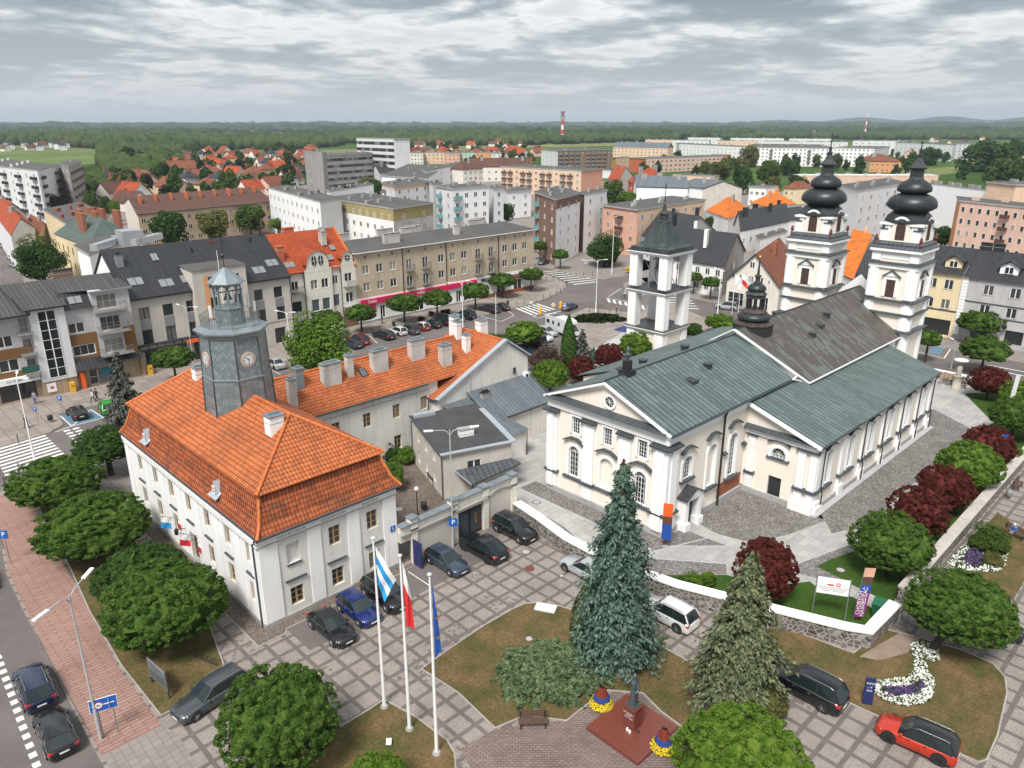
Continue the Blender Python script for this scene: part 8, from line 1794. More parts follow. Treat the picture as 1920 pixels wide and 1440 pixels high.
# big spruces in the foreground
sp=spruce_crown('crown',21,40,14,20,.0105,'needle_blue',.185,.40)
sp2=spruce_crown('crown',22,34,14,22,.0135,'needle_olive',.27,.45)
spm=spruce_crown('crown',23,24,10,9,.022,'needle_grey',.25,.4)
def conifer(base,top,label,me,mat=None,tr=.2,sx=1.0,name='spruce'):
 p=at(*base);lo,hi=0,40
 for _ in range(40):
  m=(lo+hi)/2;f=p.x*math.cos(TH)+p.y*math.sin(TH);u=m-HC;zz_=f*math.cos(PITCH)-u*math.sin(PITCH);yy=f*math.sin(PITCH)+u*math.cos(PITCH)
  if 720-FPX*yy/zz_>top: lo=m
  else: hi=m
 h=m;r=thing(name,label,'tree',(p.x,p.y,0));o=inst(me,'crown',r,(0,0,0),0,(h*sx,h*sx,h))
 if mat: o.material_slots[0].link='OBJECT';o.material_slots[0].material=M(mat)
 b=MB();b.tube([(0,0,0),(0.03,0,h*.5),(0,0,h*.97)],[tr,tr*.6,.02],'bark',8);b.build('trunk',r);return r,h
s1,h1=conifer((1150,1235),858,'tall blue-green spruce with cones standing beside the statue',sp)
rng=np.random.default_rng(9);n=260;t=1-rng.random(n)**1.6*.32;ph_=rng.random(n)*6.28;rad=.185*(1-t)**.85*rng.uniform(.5,1.05,n);P=np.stack([rad*np.cos(ph_),rad*np.sin(ph_),t-.012],1)*h1
inst(leafmesh('cones',P,rdir(rng,n)+np.array([0,0,.2]),.15,'cone_brown',1.8,rng,np.tile([0,0,1.0],(n,1))+rng.normal(size=(n,3))*.2),'cones',s1)
conifer((1378,1322),1028,'broad olive-tinted spruce right of the statue',sp2,sx=1.02)
conifer((240,792),655,'grey-green spruce on the pavement by the bank',spm,None,.15)
conifer((722,862),797,'small dark yew against the wing wall',spm,'needle_dark',.08,1.25,'yew');conifer((1090,690),614,'sparse grey pine beside the thuja',spm,'needle_grey',.12,1.2,'pine');conifer((1112,680),650,'small blue spruce among the red maples',spm,'needle_blue',.06,1.5)
def thuja(px,py,top,wpx,label,mat='thuja',n=9000,prof=None):
 p=at(px,py);rng=np.random.default_rng(px);k=ppm(p,1.5);w_=wpx/k;lo,hi=0,20
 for _ in range(30):
  m=(lo+hi)/2;f=p.x*math.cos(TH)+p.y*math.sin(TH);u=m-HC;zz_=f*math.cos(PITCH)-u*math.sin(PITCH);yy=f*math.sin(PITCH)+u*math.cos(PITCH)
  if 720-FPX*yy/zz_>top: lo=m
  else: hi=m
 t=rng.random(n);ph_=rng.random(n)*6.283;lump=1+.16*np.sin(ph_*5+t*23)*np.sin(t*31+ph_*2)
 rad=w_*np.minimum(1,(1-t)*1.9)**.75*np.minimum(1,.6+t*2)*lump*(.8+.2*rng.random(n));P=np.stack([rad*np.cos(ph_),rad*np.sin(ph_),t*m],1)
 Nn=np.stack([np.cos(ph_),np.sin(ph_),np.full(n,.4)],1)+rng.normal(size=(n,3))*.4
 r=thing('thuja',label,'tree',(p.x,p.y,0));inst(leafmesh('crown',P,Nn,.16,mat,1.5,rng,np.tile([0,0,1.0],(n,1))+rng.normal(size=(n,3))*.4),'crown',r);b=MB();b.cyl((0,0,0),(0,0,m*.8),.1,.03,'bark');b.build('trunk',r)
thuja(1065,690,590,15,'slim bright green columnar thuja between the plaza and the church')
thuja(1102,1215,1085,34,'rounded brownish thuja tucked against the blue spruce','thuja_brown',14000)
thuja(1432,1340,1262,36,'squat golden-green thuja beside the olive spruce','thuja_brown',12000)
def juniper(cx_,cy_,wx,wy,hh,label,n,mat='juniper',name='juniper_bed',ang=0.0,seed=3,leaf=.20):
 """spreading ground conifer: arching sprays"""
 c=at(cx_,cy_);rng=np.random.default_rng(seed);m=n//60;P=[];Nn=[];A=[]
 for _ in range(m):
  q=rng.random()**.5;a=rng.random()*6.283;x,y=q*math.cos(a)*wx,q*math.sin(a)*wy;H_=hh*(1-q**3)*rng.uniform(.45,1);d=rng.random()*6.283;L=rng.uniform(.6,1.3)
  s=rng.random(60);o=np.array([math.cos(d),math.sin(d),0]);sd_=np.array([-o[1],o[0],0]);w_=(rng.random(60)-.5)*.45*(1-s*.7)
  p=np.array([x,y,H_])[None]+o[None]*(s*L)[:,None]+sd_[None]*w_[:,None];p[:,2]+=.25*s-.35*s**2+.05
  P.append(p);Nn.append(np.tile([0,0,1.0],(60,1))+rng.normal(size=(60,3))*.5);A.append(o[None]+sd_[None]*np.sign(w_)[:,None]*.8+rng.normal(size=(60,3))*.2)
 P=np.concatenate(P);ca,sa=math.cos(ang),math.sin(ang);P2=P.copy();P2[:,0]=P[:,0]*ca-P[:,1]*sa;P2[:,1]=P[:,0]*sa+P[:,1]*ca;P2[:,2]=np.maximum(P2[:,2],.03)
 A=np.concatenate(A);Ax=A.copy();Ax[:,0]=A[:,0]*ca-A[:,1]*sa;Ax[:,1]=A[:,0]*sa+A[:,1]*ca
 me=leafmesh('foliage',P2,np.concatenate(Nn),leaf*rng.uniform(.7,1.3,len(P2)),mat,1.7,rng,Ax)
 o=bpy.data.objects.new(name,me);C.objects.link(o);o.location=(c.x,c.y,0);tag(o,label,'shrub');return o
juniper(1040,1262,3.7,2.7,.95,'large spreading juniper bed behind the wooden bench',38000,ang=R(-30))
juniper(1120,600,5.0,1.9,1.1,'low clipped hedge island between the plaza and the junction',16000,'needle_hedge','clipped_hedge',R(-40),4,.28)
juniper(1180,1210,2.0,1.5,.7,'low juniper shadowed under the tall blue spruce',7000,'juniper','juniper_bed',0,5)
for px,py in ((790,597),(808,588),(832,585),(840,583)): tree(px,py,7,.5,'dark low shrub in the pavement bed near the steps','leaf_brown',1,.8,'shrub','shrubs in the pavement bed',0,'shrub')
# flower beds: mats of small blossoms nobody could count
def flowers(name,label,pts_fn,n,mats,seed,s=.09,h=.16):
 rng=np.random.default_rng(seed);b={m:[] for m in mats}
 for _ in range(n):
  x,y,m=pts_fn(rng)
  if m: b[m].append((x,y,h*rng.uniform(.4,1)))
 r=None
 for m,P in b.items():
  if not P: continue
  P=np.array(P);n_=len(P);P3=np.repeat(P,3,axis=0)+rng.normal(size=(3*n_,3))*.03;me=leafmesh('blossom',P3,np.tile([0,0,1.0],(3*n_,1))+rng.normal(size=(3*n_,3))*.5,s*1.25,m,1,rng)
  o=bpy.data.objects.new(name if r is None else 'blossom',me);C.objects.link(o)
  if r is None: r=o;tag(o,label,None,None,'stuff')
  else: o.parent=r;o['kind']='stuff'
def inpoly(poly,x,y):
 ins=False;j=len(poly)-1
 for i in range(len(poly)):
  if (poly[i][1]>y)!=(poly[j][1]>y) and x<(poly[j][0]-poly[i][0])*(y-poly[i][1])/(poly[j][1]-poly[i][1])+poly[i][0]: ins=not ins
  j=i
 return ins
def bedfn(outer,inner,leafm='leaf_dark'):
 xs=[p[0] for p in outer];ys=[p[1] for p in outer]
 def f(rng):
  x,y=rng.uniform(min(xs),max(xs)),rng.uniform(min(ys),max(ys));p=at(x,y)
  if not inpoly(outer,x,y): return 0,0,None
  if rng.random()<.40: return p.x,p.y,leafm
  return p.x,p.y,('purple_flower' if inpoly(inner,x,y) else 'white_flower')
 return f
BO=[(1640,1278),(1700,1272),(1715,1255),(1716,1235),(1708,1215),(1712,1206),(1730,1205),(1758,1215),(1760,1240),(1740,1240),(1735,1225),(1732,1235),(1738,1260),(1752,1280),(1750,1305),(1735,1320),(1700,1325),(1665,1318),(1640,1302)]
BI=[(1650,1288),(1700,1290),(1730,1276),(1733,1290),(1715,1305),(1680,1308),(1655,1300)]
S_('soil_bed',PX(*BO),'soil',4);flowers('flower_bed','curling bed of white and purple flowers around the leaning tree',bedfn(BO,BI),5200,('white_flower','purple_flower','leaf_dark'),3,.10)
BO2=[(1775,1058),(1800,1030),(1822,1012),(1840,1018),(1850,1035),(1880,1045),(1890,1035),(1885,1060),(1870,1072),(1830,1073),(1800,1068)]
BI2=[(1800,1052),(1818,1030),(1845,1042),(1858,1058),(1825,1066)]
S_('soil_bed',PX(*BO2),'soil',4);flowers('flower_bed','white and purple flower bed behind the churchyard wall at the right',bedfn(BO2,BI2),2600,('white_flower','purple_flower','leaf_dark'),4,.12)
# ================================================================ WALLS OF THE CHURCHYARD
def stonewall(name,label,pts,h,t=0.75,cm='white_render'):
 r=thing(name,label,'wall',(pts[0][0],pts[0][1],0));off=Vector((pts[0][0],pts[0][1],0));n=len(pts);L=[];Rr=[];Lc=[];Rc=[]
 for i in range(n):
  p=Vector(pts[i]);d=Vector((0,0))
  if i>0: d+=(p-Vector(pts[i-1])).normalized()
  if i<n-1: d+=(Vector(pts[i+1])-p).normalized()
  d.normalize();s=Vector((-d.y,d.x));L.append(p+s*t/2);Rr.append(p-s*t/2);Lc.append(p+s*(t/2+.09));Rc.append(p-s*(t/2+.09))
 for nm,A,B,z0,z1,m in (('wall_body',L,Rr,-.05,h-.14,'rubble'),('coping',Lc,Rc,h-.137,h,cm)):
  b=MB();b.T=Matrix.Translation(-off);P=[(*q,z) for z in (z0,z1) for q in A+B];F=[]
  for i in range(n-1):
   F+=[(i,i+1,2*n+i+1,2*n+i)[::-1],(n+i,n+i+1,3*n+i+1,3*n+i),(2*n+i,2*n+i+1,3*n+i+1,3*n+i)[::-1],(i,i+1,n+i+1,n+i)]
  F+=[(0,n,3*n,2*n),(n-1,2*n-1,4*n-1,3*n-1)[::-1]];b.mesh(P,F,m);b.build(nm,parent=r)
stonewall('churchyard_wall','curving fieldstone wall with pale coping from the courtyard gate round the church',[(44.6,44.9),(44.05,41.5),(43.2,37.4),(43.1,34.3),(43.3,31),(44.1,26.8),(46.2,21.0),(48.2,15.6),(48.95,14.2),(53.6,14.1)],1.42)
stonewall('churchyard_wall','long straight fieldstone wall with pale coping behind the round trees',[(56.1,14.35),(75,14.5),(118.2,14.8)],1.35,.75,'sandy_coping')
stonewall('churchyard_wall','low fieldstone wall with white coping along the east street',[(117.0,15.3),(117.2,34),(117.0,44)],1.1,.5)
b=MB();
for k in range(3): b.box(53.9,13.2-k*.45,.0,55.7,13.65-k*.45,.45-.15*k,'concrete')
b.build('stone_steps',kind='structure')
# ================================================================ CARS
def car(px,py,hd,kind,col,label,cat='car',sc=1.0,group=None,world=None,roofc=None,L=None,W=None,H=None,det=True,rim='rim',z=0.0,open_=False):
 P={'hatch':(4.1,1.74,1.48,.20,.29,.48,.88,.99,.60),'sedan':(4.6,1.8,1.44,.22,.31,.50,.72,.84,.62),'coupe':(4.9,1.98,1.66,.22,.30,.48,.70,.97,.62),'wagon':(4.8,1.83,1.50,.23,.31,.47,.90,.98,.60),'suv':(4.6,1.88,1.68,.20,.28,.44,.90,.99,.60),'van':(4.9,1.9,1.9,.14,.19,.32,.96,.995,.52)}[kind]
 L=L or P[0];W=W or P[1];H=H or P[2];L*=sc;W*=sc;H*=sc;h0,a0,a1,a2,a3,bf=P[3],P[4],P[5],P[6],P[7],P[8]
 p=world if world else at(px,py,z);r=thing('parked_car' if cat=='car' else name_of(cat),label,cat,(p[0],p[1],z),hd-R(90),group)
 # local: nose towards +y
 belt=H*bf;gc=.18*sc;b=MB()
 st=[(0,.62,gc+.12,H*.36),(.015,.80,gc,H*.44),(.06,.93,gc,H*.49),(h0*.6,.99,gc,belt*.86),(h0+.06,1,gc,belt*.98),(.45,1,gc,belt),(.70,1,gc,belt*1.02),(.86,.98,gc,belt*1.03),(.96,.93,gc,belt*1.0 if a3>.9 else belt*.98),(.99,.86,gc+.05,belt*.93 if a3>.9 else belt*.9),(1,.74,gc+.15,belt*.75)]
 V=[];n=11
 for x,w,zb,zt in st:
  y=L/2-x*L;hw=W/2*w;prof=[(0,zb),(hw*.9,zb),(hw*.99,zb+.12),(hw,zb+(zt-zb)*.45),(hw*.97,zb+(zt-zb)*.82),(hw*.90,zt-.02),(0,zt+.03)]
  ring=[(a,y,c) for a,c in prof]+[(-a,y,c) for a,c in prof[-2:0:-1]];V+=ring;n=len(ring)
 F=[]
 for i in range(len(st)-1):
  for j in range(n): F.append((i*n+j,i*n+(j+1)%n,(i+1)*n+(j+1)%n,(i+1)*n+j))
 b.mesh(V,F,col,True);b.mesh(V[:n],[tuple(range(n-1,-1,-1))],col);b.mesh(V[-n:],[tuple(range(n))],col);b.box(-W*.44,-L*.44,gc-.04,W*.44,L*.44,gc+.02,'car_trim')
 body=b.build('body',r)
 g=MB();hb=W/2*.90;hr=W/2*.70;Y=lambda x:L/2-x*L;zb=belt-.02;zr=H
 if not open_:
  S1=[(a0,zb,zb+.02,hb*.95),(a0+(a1-a0)*.9,zb,zr-.07,hr),(a1+.03,zb,zr-.03,hr),((a1+a2)/2,zb,zr,hr),(a2,zb,zr-.07,hr*.97),(a3,zb,zb+.03,hb*.86)]
  V=[]
  for x,z0,z1,ww in S1: y=Y(x);V+=[(hb if 0<S1.index((x,z0,z1,ww))<5 else ww,y,z0),(ww,y,z1-.02),(0,y,z1+.02),(-ww,y,z1-.02),(-(hb if 0<S1.index((x,z0,z1,ww))<5 else ww),y,z0)]
  F=[]
  for i in range(5):
   for j in range(4): F.append((i*5+j,i*5+j+1,(i+1)*5+j+1,(i+1)*5+j))
  g.mesh(V,F,'car_glass',False);g.build('windows',r)
  g=MB();rc=roofc or col
  V=[];xs=[S1[1],S1[2],S1[3],S1[4]]
  for x,z0,z1,ww in xs: y=Y(x);V+=[(ww+.02,y,z1-.03),(ww*.6,y,z1+.03),(-ww*.6,y,z1+.03),(-ww-.02,y,z1-.03)]
  g.mesh(V,[(i*4+j,i*4+j+1,(i+1)*4+j+1,(i+1)*4+j) for i in range(3) for j in range(3)],rc,True)
  for s in (-1,1):
   g.bar((s*hb*.96,Y(a0+.01),zb+.03),(s*(hr+.01),Y(a1),zr-.05),.07,.05,rc);g.bar((s*(hr*.98),Y(a2),zr-.08),(s*hb*.90,Y(a3-.01),zb+.03),.10,.06,rc)
   xm=(a1+a2)/2+.02;g.bar((s*(hb+.005),Y(xm),zb),(s*(hr+.012),Y(xm),zr-.04),.09,.02,'car_trim')
   g.bar((s*(hb+.012),Y(a0+.06),zb+.01),(s*(hb+.012),Y(a3-.05),zb+.02),.02,.03,'rim' if rim=='rim' else 'car_trim')
  g.build('roof',r)
  if kind in('wagon','suv'):
   for s in (-1,1): q=MB();q.tube([(s*hr*.92,Y(a1+.04),zr+.02),(s*hr*.92,Y(a1+.08),zr+.07),(s*hr*.92,Y(a2-.06),zr+.06),(s*hr*.92,Y(a2-.02),zr-.01)],.022,'rim',5);q.build('roof_rail',r)
 else:
  g.poly([(-hb*.9,Y(a0),zb),(hb*.9,Y(a0),zb),(hr,Y(a1),H-.05),(-hr,Y(a1),H-.05)],'car_glass');g.build('windscreen',r)
 wr=(.33 if kind!='suv' and kind!='coupe' else .37)*sc
 for x,nm in ((.19,'f'),(.80 if kind!='van' else .78,'r')):
  for s in (-1,1):
   y=Y(x);q=MB();xo=s*(W/2+.012);xi=s*(W/2-.21);q.cyl((s*(W/2-.1),y,wr+.03),(s*(W/2+.004),y,wr+.03),wr+.07,wr+.07,'car_trim',20);q.cyl((xi,y,wr),(xo,y,wr),wr,wr,'tyre',20);wq=q.build('wheel',r)  # black disc behind each wheel stands in for the shaded wheel well
   if det:
    q=MB();q.cyl((xo-s*.01,y,wr),(xo+s*.006,y,wr),wr*.66,wr*.66,'dark_rim' ,16)
    for k in range(5): t=R(72*k);q.bar((xo+s*.012,y,wr),(xo+s*.012,y+wr*.62*math.cos(t),wr+wr*.62*math.sin(t)),.07,.02,rim)
    q.build('rim',wq)
 for s in (-1,1):
  q=MB();q.mesh([(s*W*.26,L/2-.02*L,H*.40),(s*W*.47,Y(.075),H*.42),(s*W*.455,Y(.085),H*.49),(s*W*.27,Y(.045),H*.475)],[(0,1,2,3) if s<0 else (3,2,1,0)],'lamp_clear');q.T=None;q.build('headlight',r)
  q=MB();zt=belt*.93;q.box(min(s*W*.30,s*W*.455),-L/2+.005*L,zt-.16,max(s*W*.30,s*W*.455),-L/2+.075*L,zt-.01,'lamp_red');q.build('tail_light',r)
  q=MB();q.box(min(s*W*.47,s*W*.56),Y(a0+.05)-.07,zb+.02,max(s*W*.47,s*W*.56),Y(a0+.05)+.07,zb+.15,col);q.build('mirror',r)
 q=MB();q.box(-.26,-L/2-.012,.52,.26,-L/2+.05,.63,'plate');q.build('number_plate',r);q=MB();q.box(-.26,L/2-.05,.36,.26,L/2+.012,.47,'plate');q.build('number_plate',r)
 q=MB();q.box(-W*.25,L/2-.02*L,H*.33,W*.25,L/2-.004,H*.43,'car_trim');q.build('grille',r)
 if det and kind!='van':
  for s in (-1,1):
   for x in (.42,.62): q=MB();q.box(min(s*W*.49,s*W*.505),Y(x)-.09,belt*.86,max(s*W*.49,s*W*.505),Y(x)+.09,belt*.86+.035,'rim' if rim=='rim' else 'car_trim');q.build('door_handle',r)
 return r
def name_of(c): return c.replace(' ','_')
for n,c in (('black_paint',(.008,.009,.012)),('navy_paint',(.012,.022,.060)),('blue_paint',(.008,.025,.14)),('steel_blue_paint',(.035,.055,.085)),('grey_paint',(.055,.065,.075)),('silver_paint',(.42,.44,.46)),('white_paint_car',(.75,.75,.75)),('red_paint',(.36,.02,.012)),('orange_red_paint',(.50,.035,.012)),('sky_paint',(.20,.40,.48)),('green_paint',(.02,.38,.04)),('dark_red_paint',(.22,.02,.015))): paint(n,c)
D,U=R(-90),R(90);GH='cars parked along the town hall'
car(0,0,D,'sedan','black_paint','black soft-top convertible parked nearest the town hall corner',world=(22.8,41.95),group=GH,roofc='car_trim')
car(0,0,D,'hatch','blue_paint','bright blue hatchback parked between the black convertible and a black off-roader',world=(25.35,42.35),group=GH)
car(0,0,D,'suv','black_paint','black off-roader with chrome grille behind the flagpoles',world=(27.85,42.5),group=GH)
car(0,0,D,'hatch','steel_blue_paint','dark steel-blue hatchback beside the open grey gate leaf',world=(34.3,42.75),L=4.3,group=GH)
car(0,0,U,'coupe','black_paint','black coupe-backed off-roader with red tail lights facing the double gate',world=(37.85,42.2),group=GH,rim='dark_rim')
car(0,0,D,'suv','black_paint','black off-roader in the corner by the fieldstone wall',world=(41.95,42.5),group=GH)
car(0,0,U,'sedan','silver_paint','silver saloon half hidden behind the blue spruce',world=(41.65,34.0))
car(0,0,U,'suv','white_paint_car','white off-roader parked by the churchyard wall between the spruces',world=(41.5,25.8))
car(0,0,U,'suv','black_paint','long black estate off-roader with silver roof rails beside the lawn',world=(41.4,15.1),L=5.1,W=1.93,H=1.78)
car(0,0,R(97),'suv','orange_red_paint','orange-red crossover with black roof in the bottom right corner',world=(41.95,8.5),roofc='black_paint',L=4.4,W=1.8,H=1.56,rim='dark_rim')
car(0,0,R(188),'wagon','grey_paint','dark grey estate car pointing at the red brick pavement',world=(13.6,41.35),L=4.95)
z_=-.116;GL='cars in the street at the lower left'
car(0,0,R(87),'suv','navy_paint','dark navy car in the left street, ahead of a black hatchback',world=(5.75,50.2),z=z_,group=GL);car(0,0,R(88),'hatch','black_paint','black hatchback nearest the striped hatching in the left street',world=(5.6,45.0),z=z_,L=4.4,group=GL);car(0,0,R(87),'sedan','silver_paint','silver car cut off by the left edge of the picture',world=(5.9,67.4),z=z_,group=GL)
GN='cars parked on the north side of the square'
for x,y,k,c,lb,L_ in ((67.1,105.4,'suv','dark_red_paint','dark red off-roader at the left end of the row',4.6),(72.1,105.3,'wagon','black_paint','big black estate next to the small white car',5.0),(75.4,105.6,'hatch','white_paint_car','small white car between the black and grey estates',3.9),(77.3,104.9,'suv','grey_paint','grey people carrier left of the little red car',4.6),(80.2,105.2,'hatch','red_paint','little red car with a white roof',3.7),(82.7,105.3,'hatch','black_paint','black hatchback right of the little red car',4.1),(85.4,105.6,'van','black_paint','tall black van in the middle of the row',4.9),(88.4,105.7,'hatch','sky_paint','light blue hatchback beside the tall lamp',4.2),(91.4,106.0,'suv','black_paint','black estate right of the light blue hatchback',4.8),(98.0,106.5,'suv','black_paint','black off-roader in the marked bay',4.7),(100.9,106.4,'sedan','black_paint','black saloon at the right end of the row',4.4),(65.2,104.2,'hatch','navy_paint','dark blue hatchback half hidden by the maple',4.0)):
 car(0,0,R(91),k,c,lb,world=(x,y),z=0.0 if y>200 else z_,L=L_,group=GN,roofc='white_paint_car' if 'white roof' in lb else None,det=False)
for px,py,hd,k,c,lb,zz_ in ((1026,628,D,'hatch','silver_paint','silver hatchback beside the white camper',0),(1017,637,D,'hatch','white_paint_car','white car mostly hidden behind the silver hatchback',0),(1000,646,U,'van','steel_blue_paint','grey-blue van under the globe tree',0),(965,650,D,'sedan','grey_paint','dark grey saloon beyond the gable wall',0),(980,663,D,'sedan','navy_paint','dark blue saloon nearest the gable wall',0),(1068,580,R(14),'sedan','steel_blue_paint','dark blue saloon driving through the junction',z_),(202,770,R(80),'hatch','green_paint','bright green and blue hatchback near the grey spruce',z_),(146,781,U,'hatch','black_paint','small black hatchback in the blue disabled bay',z_),(1019,495,R(20),'sedan','grey_paint','grey hatchback parked at the side street',0),(1363,580,R(100),'suv','silver_paint','silver people carrier before the cream gabled house',z_),(516,688,U,'sedan','silver_paint','silver estate glimpsed behind the clock tower',z_),(568,690,U,'suv','white_paint_car','white van behind the sunlit maple',z_),(5,456,U,'hatch','white_paint_car','white car far up the back street',z_),(7,464,U,'hatch','silver_paint','silver car far up the back street',z_),(24,487,U,'sedan','white_paint_car','white car under the big tree in the back street',z_),(27,500,U,'hatch','silver_paint','pale car under the big tree in the back street',z_)):
 car(px,py,hd,k,c,lb,z=zz_,det=False)
# camper van
r=thing('camper_van','white camper van with overcab bulge parked beside the hedge island','camper van',(96.0,85.5,0),R(-90)-R(90)+R(-10))
b=MB();b.box(-1.12,-3.4,.55,1.12,1.7,2.95,'white_paint_car');b.mesh([(-1.1,1.7,1.9),(1.1,1.7,1.9),(1.0,3.0,2.25),(-1.0,3.0,2.25),(-1.1,1.7,2.95),(1.1,1.7,2.95),(.95,2.9,2.7),(-.95,2.9,2.7)],[(0,3,2,1),(4,5,6,7),(1,2,6,5),(2,3,7,6),(3,0,4,7)],'white_paint_car');b.build('body',r)
b=MB();b.mesh([(-1.0,1.7,.4),(1.0,1.7,.4),(.95,3.7,.4),(-.95,3.7,.4),(-1.0,1.7,1.9),(1.0,1.7,1.9),(.9,2.6,1.9),(-.9,2.6,1.9),(.92,3.65,1.1),(-.92,3.65,1.1)],[(0,3,2,1),(0,4,7,9,3)[::-1],(1,5,6,8,2),(2,8,9,3),(4,5,6,7)],'white_paint_car');b.build('cab',r)
b=MB();b.poly([(-.9,3.6,1.15),(.9,3.6,1.15),(.86,2.65,1.88),(-.86,2.65,1.88)],'car_glass');b.build('windscreen',r)
for y,w_ in ((-2.6,.45),(-1.1,.25),(.5,.3)):
 for s in (-1,1): b=MB();b.box(min(s*1.12,s*1.14),y-w_,1.6,max(s*1.12,s*1.14),y+w_,2.25,'car_glass');b.build('side_window',r)
for y in (-2.1,2.7):
 for s in (-1,1): b=MB();b.cyl((s*.85,y,.35),(s*1.13,y,.35),.35,.35,'tyre',16);b.build('wheel',r)
b=MB();b.box(-.9,-2.6,2.953,.9,-1.0,3.02,'car_glass');b.box(-.5,-.3,2.953,.5,.6,3.06,'light_block');b.build('roof_hatch',r)
# ================================================================ STREET FURNITURE
def lamp(px,py,h,arms,label,col='pole_grey',w=None,pz=0,head=.75):
 p=w or at(px,py);r=thing('street_lamp',label,'street lamp',(p[0],p[1],0));b=MB();b.cyl((0,0,-.15),(0,0,h*.22),.11,.10,col,10);b.cyl((0,0,h*.22),(0,0,h),.075,.05,col,8);b.cyl((0,0,h),(0,0,h+.25),.05,.04,col,8);b.build('pole',r)
 for a,L_ in arms:
  d=Vector((math.cos(R(a)),math.sin(R(a)),0));b=MB();b.tube([Vector((0,0,h-.25)),d*L_*.15+Vector((0,0,h+.12)),d*L_*.4+Vector((0,0,h+.28)),d*L_+Vector((0,0,h+.32))],.035,col,6);b.build('arm',r)
  b=MB();b.bar(d*L_+Vector((0,0,h+.32)),d*(L_+head)+Vector((0,0,h+.36)),.22,.10,'sign_white');b.build('lamp_head',r)
 return r
lamp(189,1387,9.9,((215,1.5),(45,1.5)),'tall double-armed street lamp on the red brick pavement',w=(7.45,42.9),head=1.0)
lamp(0,0,10.8,((150,1.4),(-30,1.7)),'tall double-armed lamp with a blue parking sign beside the courtyard wall',w=(36.62,45.0-.25))
lamp(868,617,8.3,((160,2.0),(-15,.8)),'double-armed street lamp between the parked cars and the tiled wing','sign_white');lamp(1117,586,10.0,((150,2.4),(-40,1.2)),'tall double-armed lamp by the hedge island','sign_white')
lamp(65,862,9.2,((75,1.6),(-60,.9)),'double-armed street lamp beside the zebra crossing','sign_white');lamp(364,690,9.2,((100,1.5),(-60,1.4)),'street lamp before the dark roofed building');lamp(545,663,6.5,((110,1.6),(-50,.7)),'street lamp beside the sunlit maple','sign_white');lamp(1147,515,13.5,((0,0.3),),'very tall lamp mast on the green beyond the junction','sign_white');lamp(1345,590,8.3,((60,2.0),(240,.4)),'curved street lamp before the cream gabled house','sign_white');lamp(697,600,8.3,((20,1.2),),'slim lamp before the beige block','sign_white')
lamp(1783,690,4.0,((60,.5),),'short lamp by the parking bay east of the church')
# hall lamps and flags on its facade
def cloth(pts,cols,name,parent=None,nseg=8,wave=.12):
 """hanging flag: top edge a-b, bottom edge d-c"""
 a,b_,c,d=[Vector(p) for p in pts];B=MB();n=nseg;m=len(cols)*3;nr=(b_-a).cross(d-a).normalized()
 def P(u,v): return a*(1-u)*(1-v)+b_*u*(1-v)+c*u*v+d*(1-u)*v+nr*wave*math.sin(u*7+v*4)*u**.5
 for i in range(n):
  for j in range(m): B.mesh([P(i/n,j/m),P((i+1)/n,j/m),P((i+1)/n,(j+1)/m),P(i/n,(j+1)/m)],[(0,1,2,3)],cols[j//3],True)
 return B.build(name,parent=parent)
for (px,py,h,cols,lb,tp) in ((721,1325,12.1,('sign_white','flag_blue','sign_white','flag_blue'),'leftmost of the three white flagpoles, with its blue and white flag','a'),(768,1367,12.1,('sign_white','sign_red'),'middle white flagpole with the white and red flag','b'),(819,1412,12.1,('eu_blue',),'rightmost white flagpole with the dark blue flag of gold stars','c')):
 p=at(px,py);r=thing('flagpole',lb,'flagpole',(p.x,p.y,0));b=MB();b.cyl((0,0,0),(0,0,h),.115,.05,'white_paint',12);b.cyl((0,0,0),(0,0,.15),.28,.22,'concrete',12);b.lathe(0,0,[(.02,h),(.12,h+.03),(.12,h+.12),(.02,h+.17)],'white_paint',10);b.build('pole',r)
 q=Vector((.72,-.5,0)).normalized()
 if tp=='a': cloth([(.1,-.04,h-.5),q*1.2+Vector((0,0,h-2.9)),q*.42+Vector((0,0,h-4.3)),(.12,-.05,h-3.0)],cols,'flag',r,wave=.10)
 elif tp=='b': cloth([(.1,-.04,h-.3),q*.42+Vector((0,0,h-2.0)),q*.62+Vector((0,0,h-4.9)),(.12,-.05,h-4.6)],('sign_white','sign_red','sign_red'),'flag',r,wave=.10)
 else:
  cloth([(.1,-.04,h-.4),q*.32+Vector((0,0,h-2.4)),q*.5+Vector((0,0,h-4.9)),(.12,-.05,h-5.4)],cols,'flag',r,wave=.06)
  for z in (h-2.6,h-3.9): b=MB();b.T=Matrix.Translation(q*.30+Vector((-.06,-.16,z)))@Matrix.Rotation(R(-35),4,'Z');b.poly([((.16 if k%2==0 else .07)*math.sin(R(36*k)),-.02,(.16 if k%2==0 else .07)*math.cos(R(36*k))) for k in range(10)][::-1],'gold');b.build('star',r)
for y,cols in ((56.2,('sign_white','sign_red')),(60.1,('sign_white','flag_blue'))):
 r=thing('wall_flag','small %s flag on a slanting staff on the town hall facade'%('white and red' if y<58 else 'blue and white'),'flag',(19.4,y,3.4));b=MB();b.tube([(0,0,0),(-1.3,.1,.7)],.025,'grey_metal');b.build('staff',r);cloth([(-1.3,.1,.7),(-.5,.04,.25),(-.65,.05,-.75),(-1.45,.1,-.35)],cols,'flag_cloth',r,5,.05)
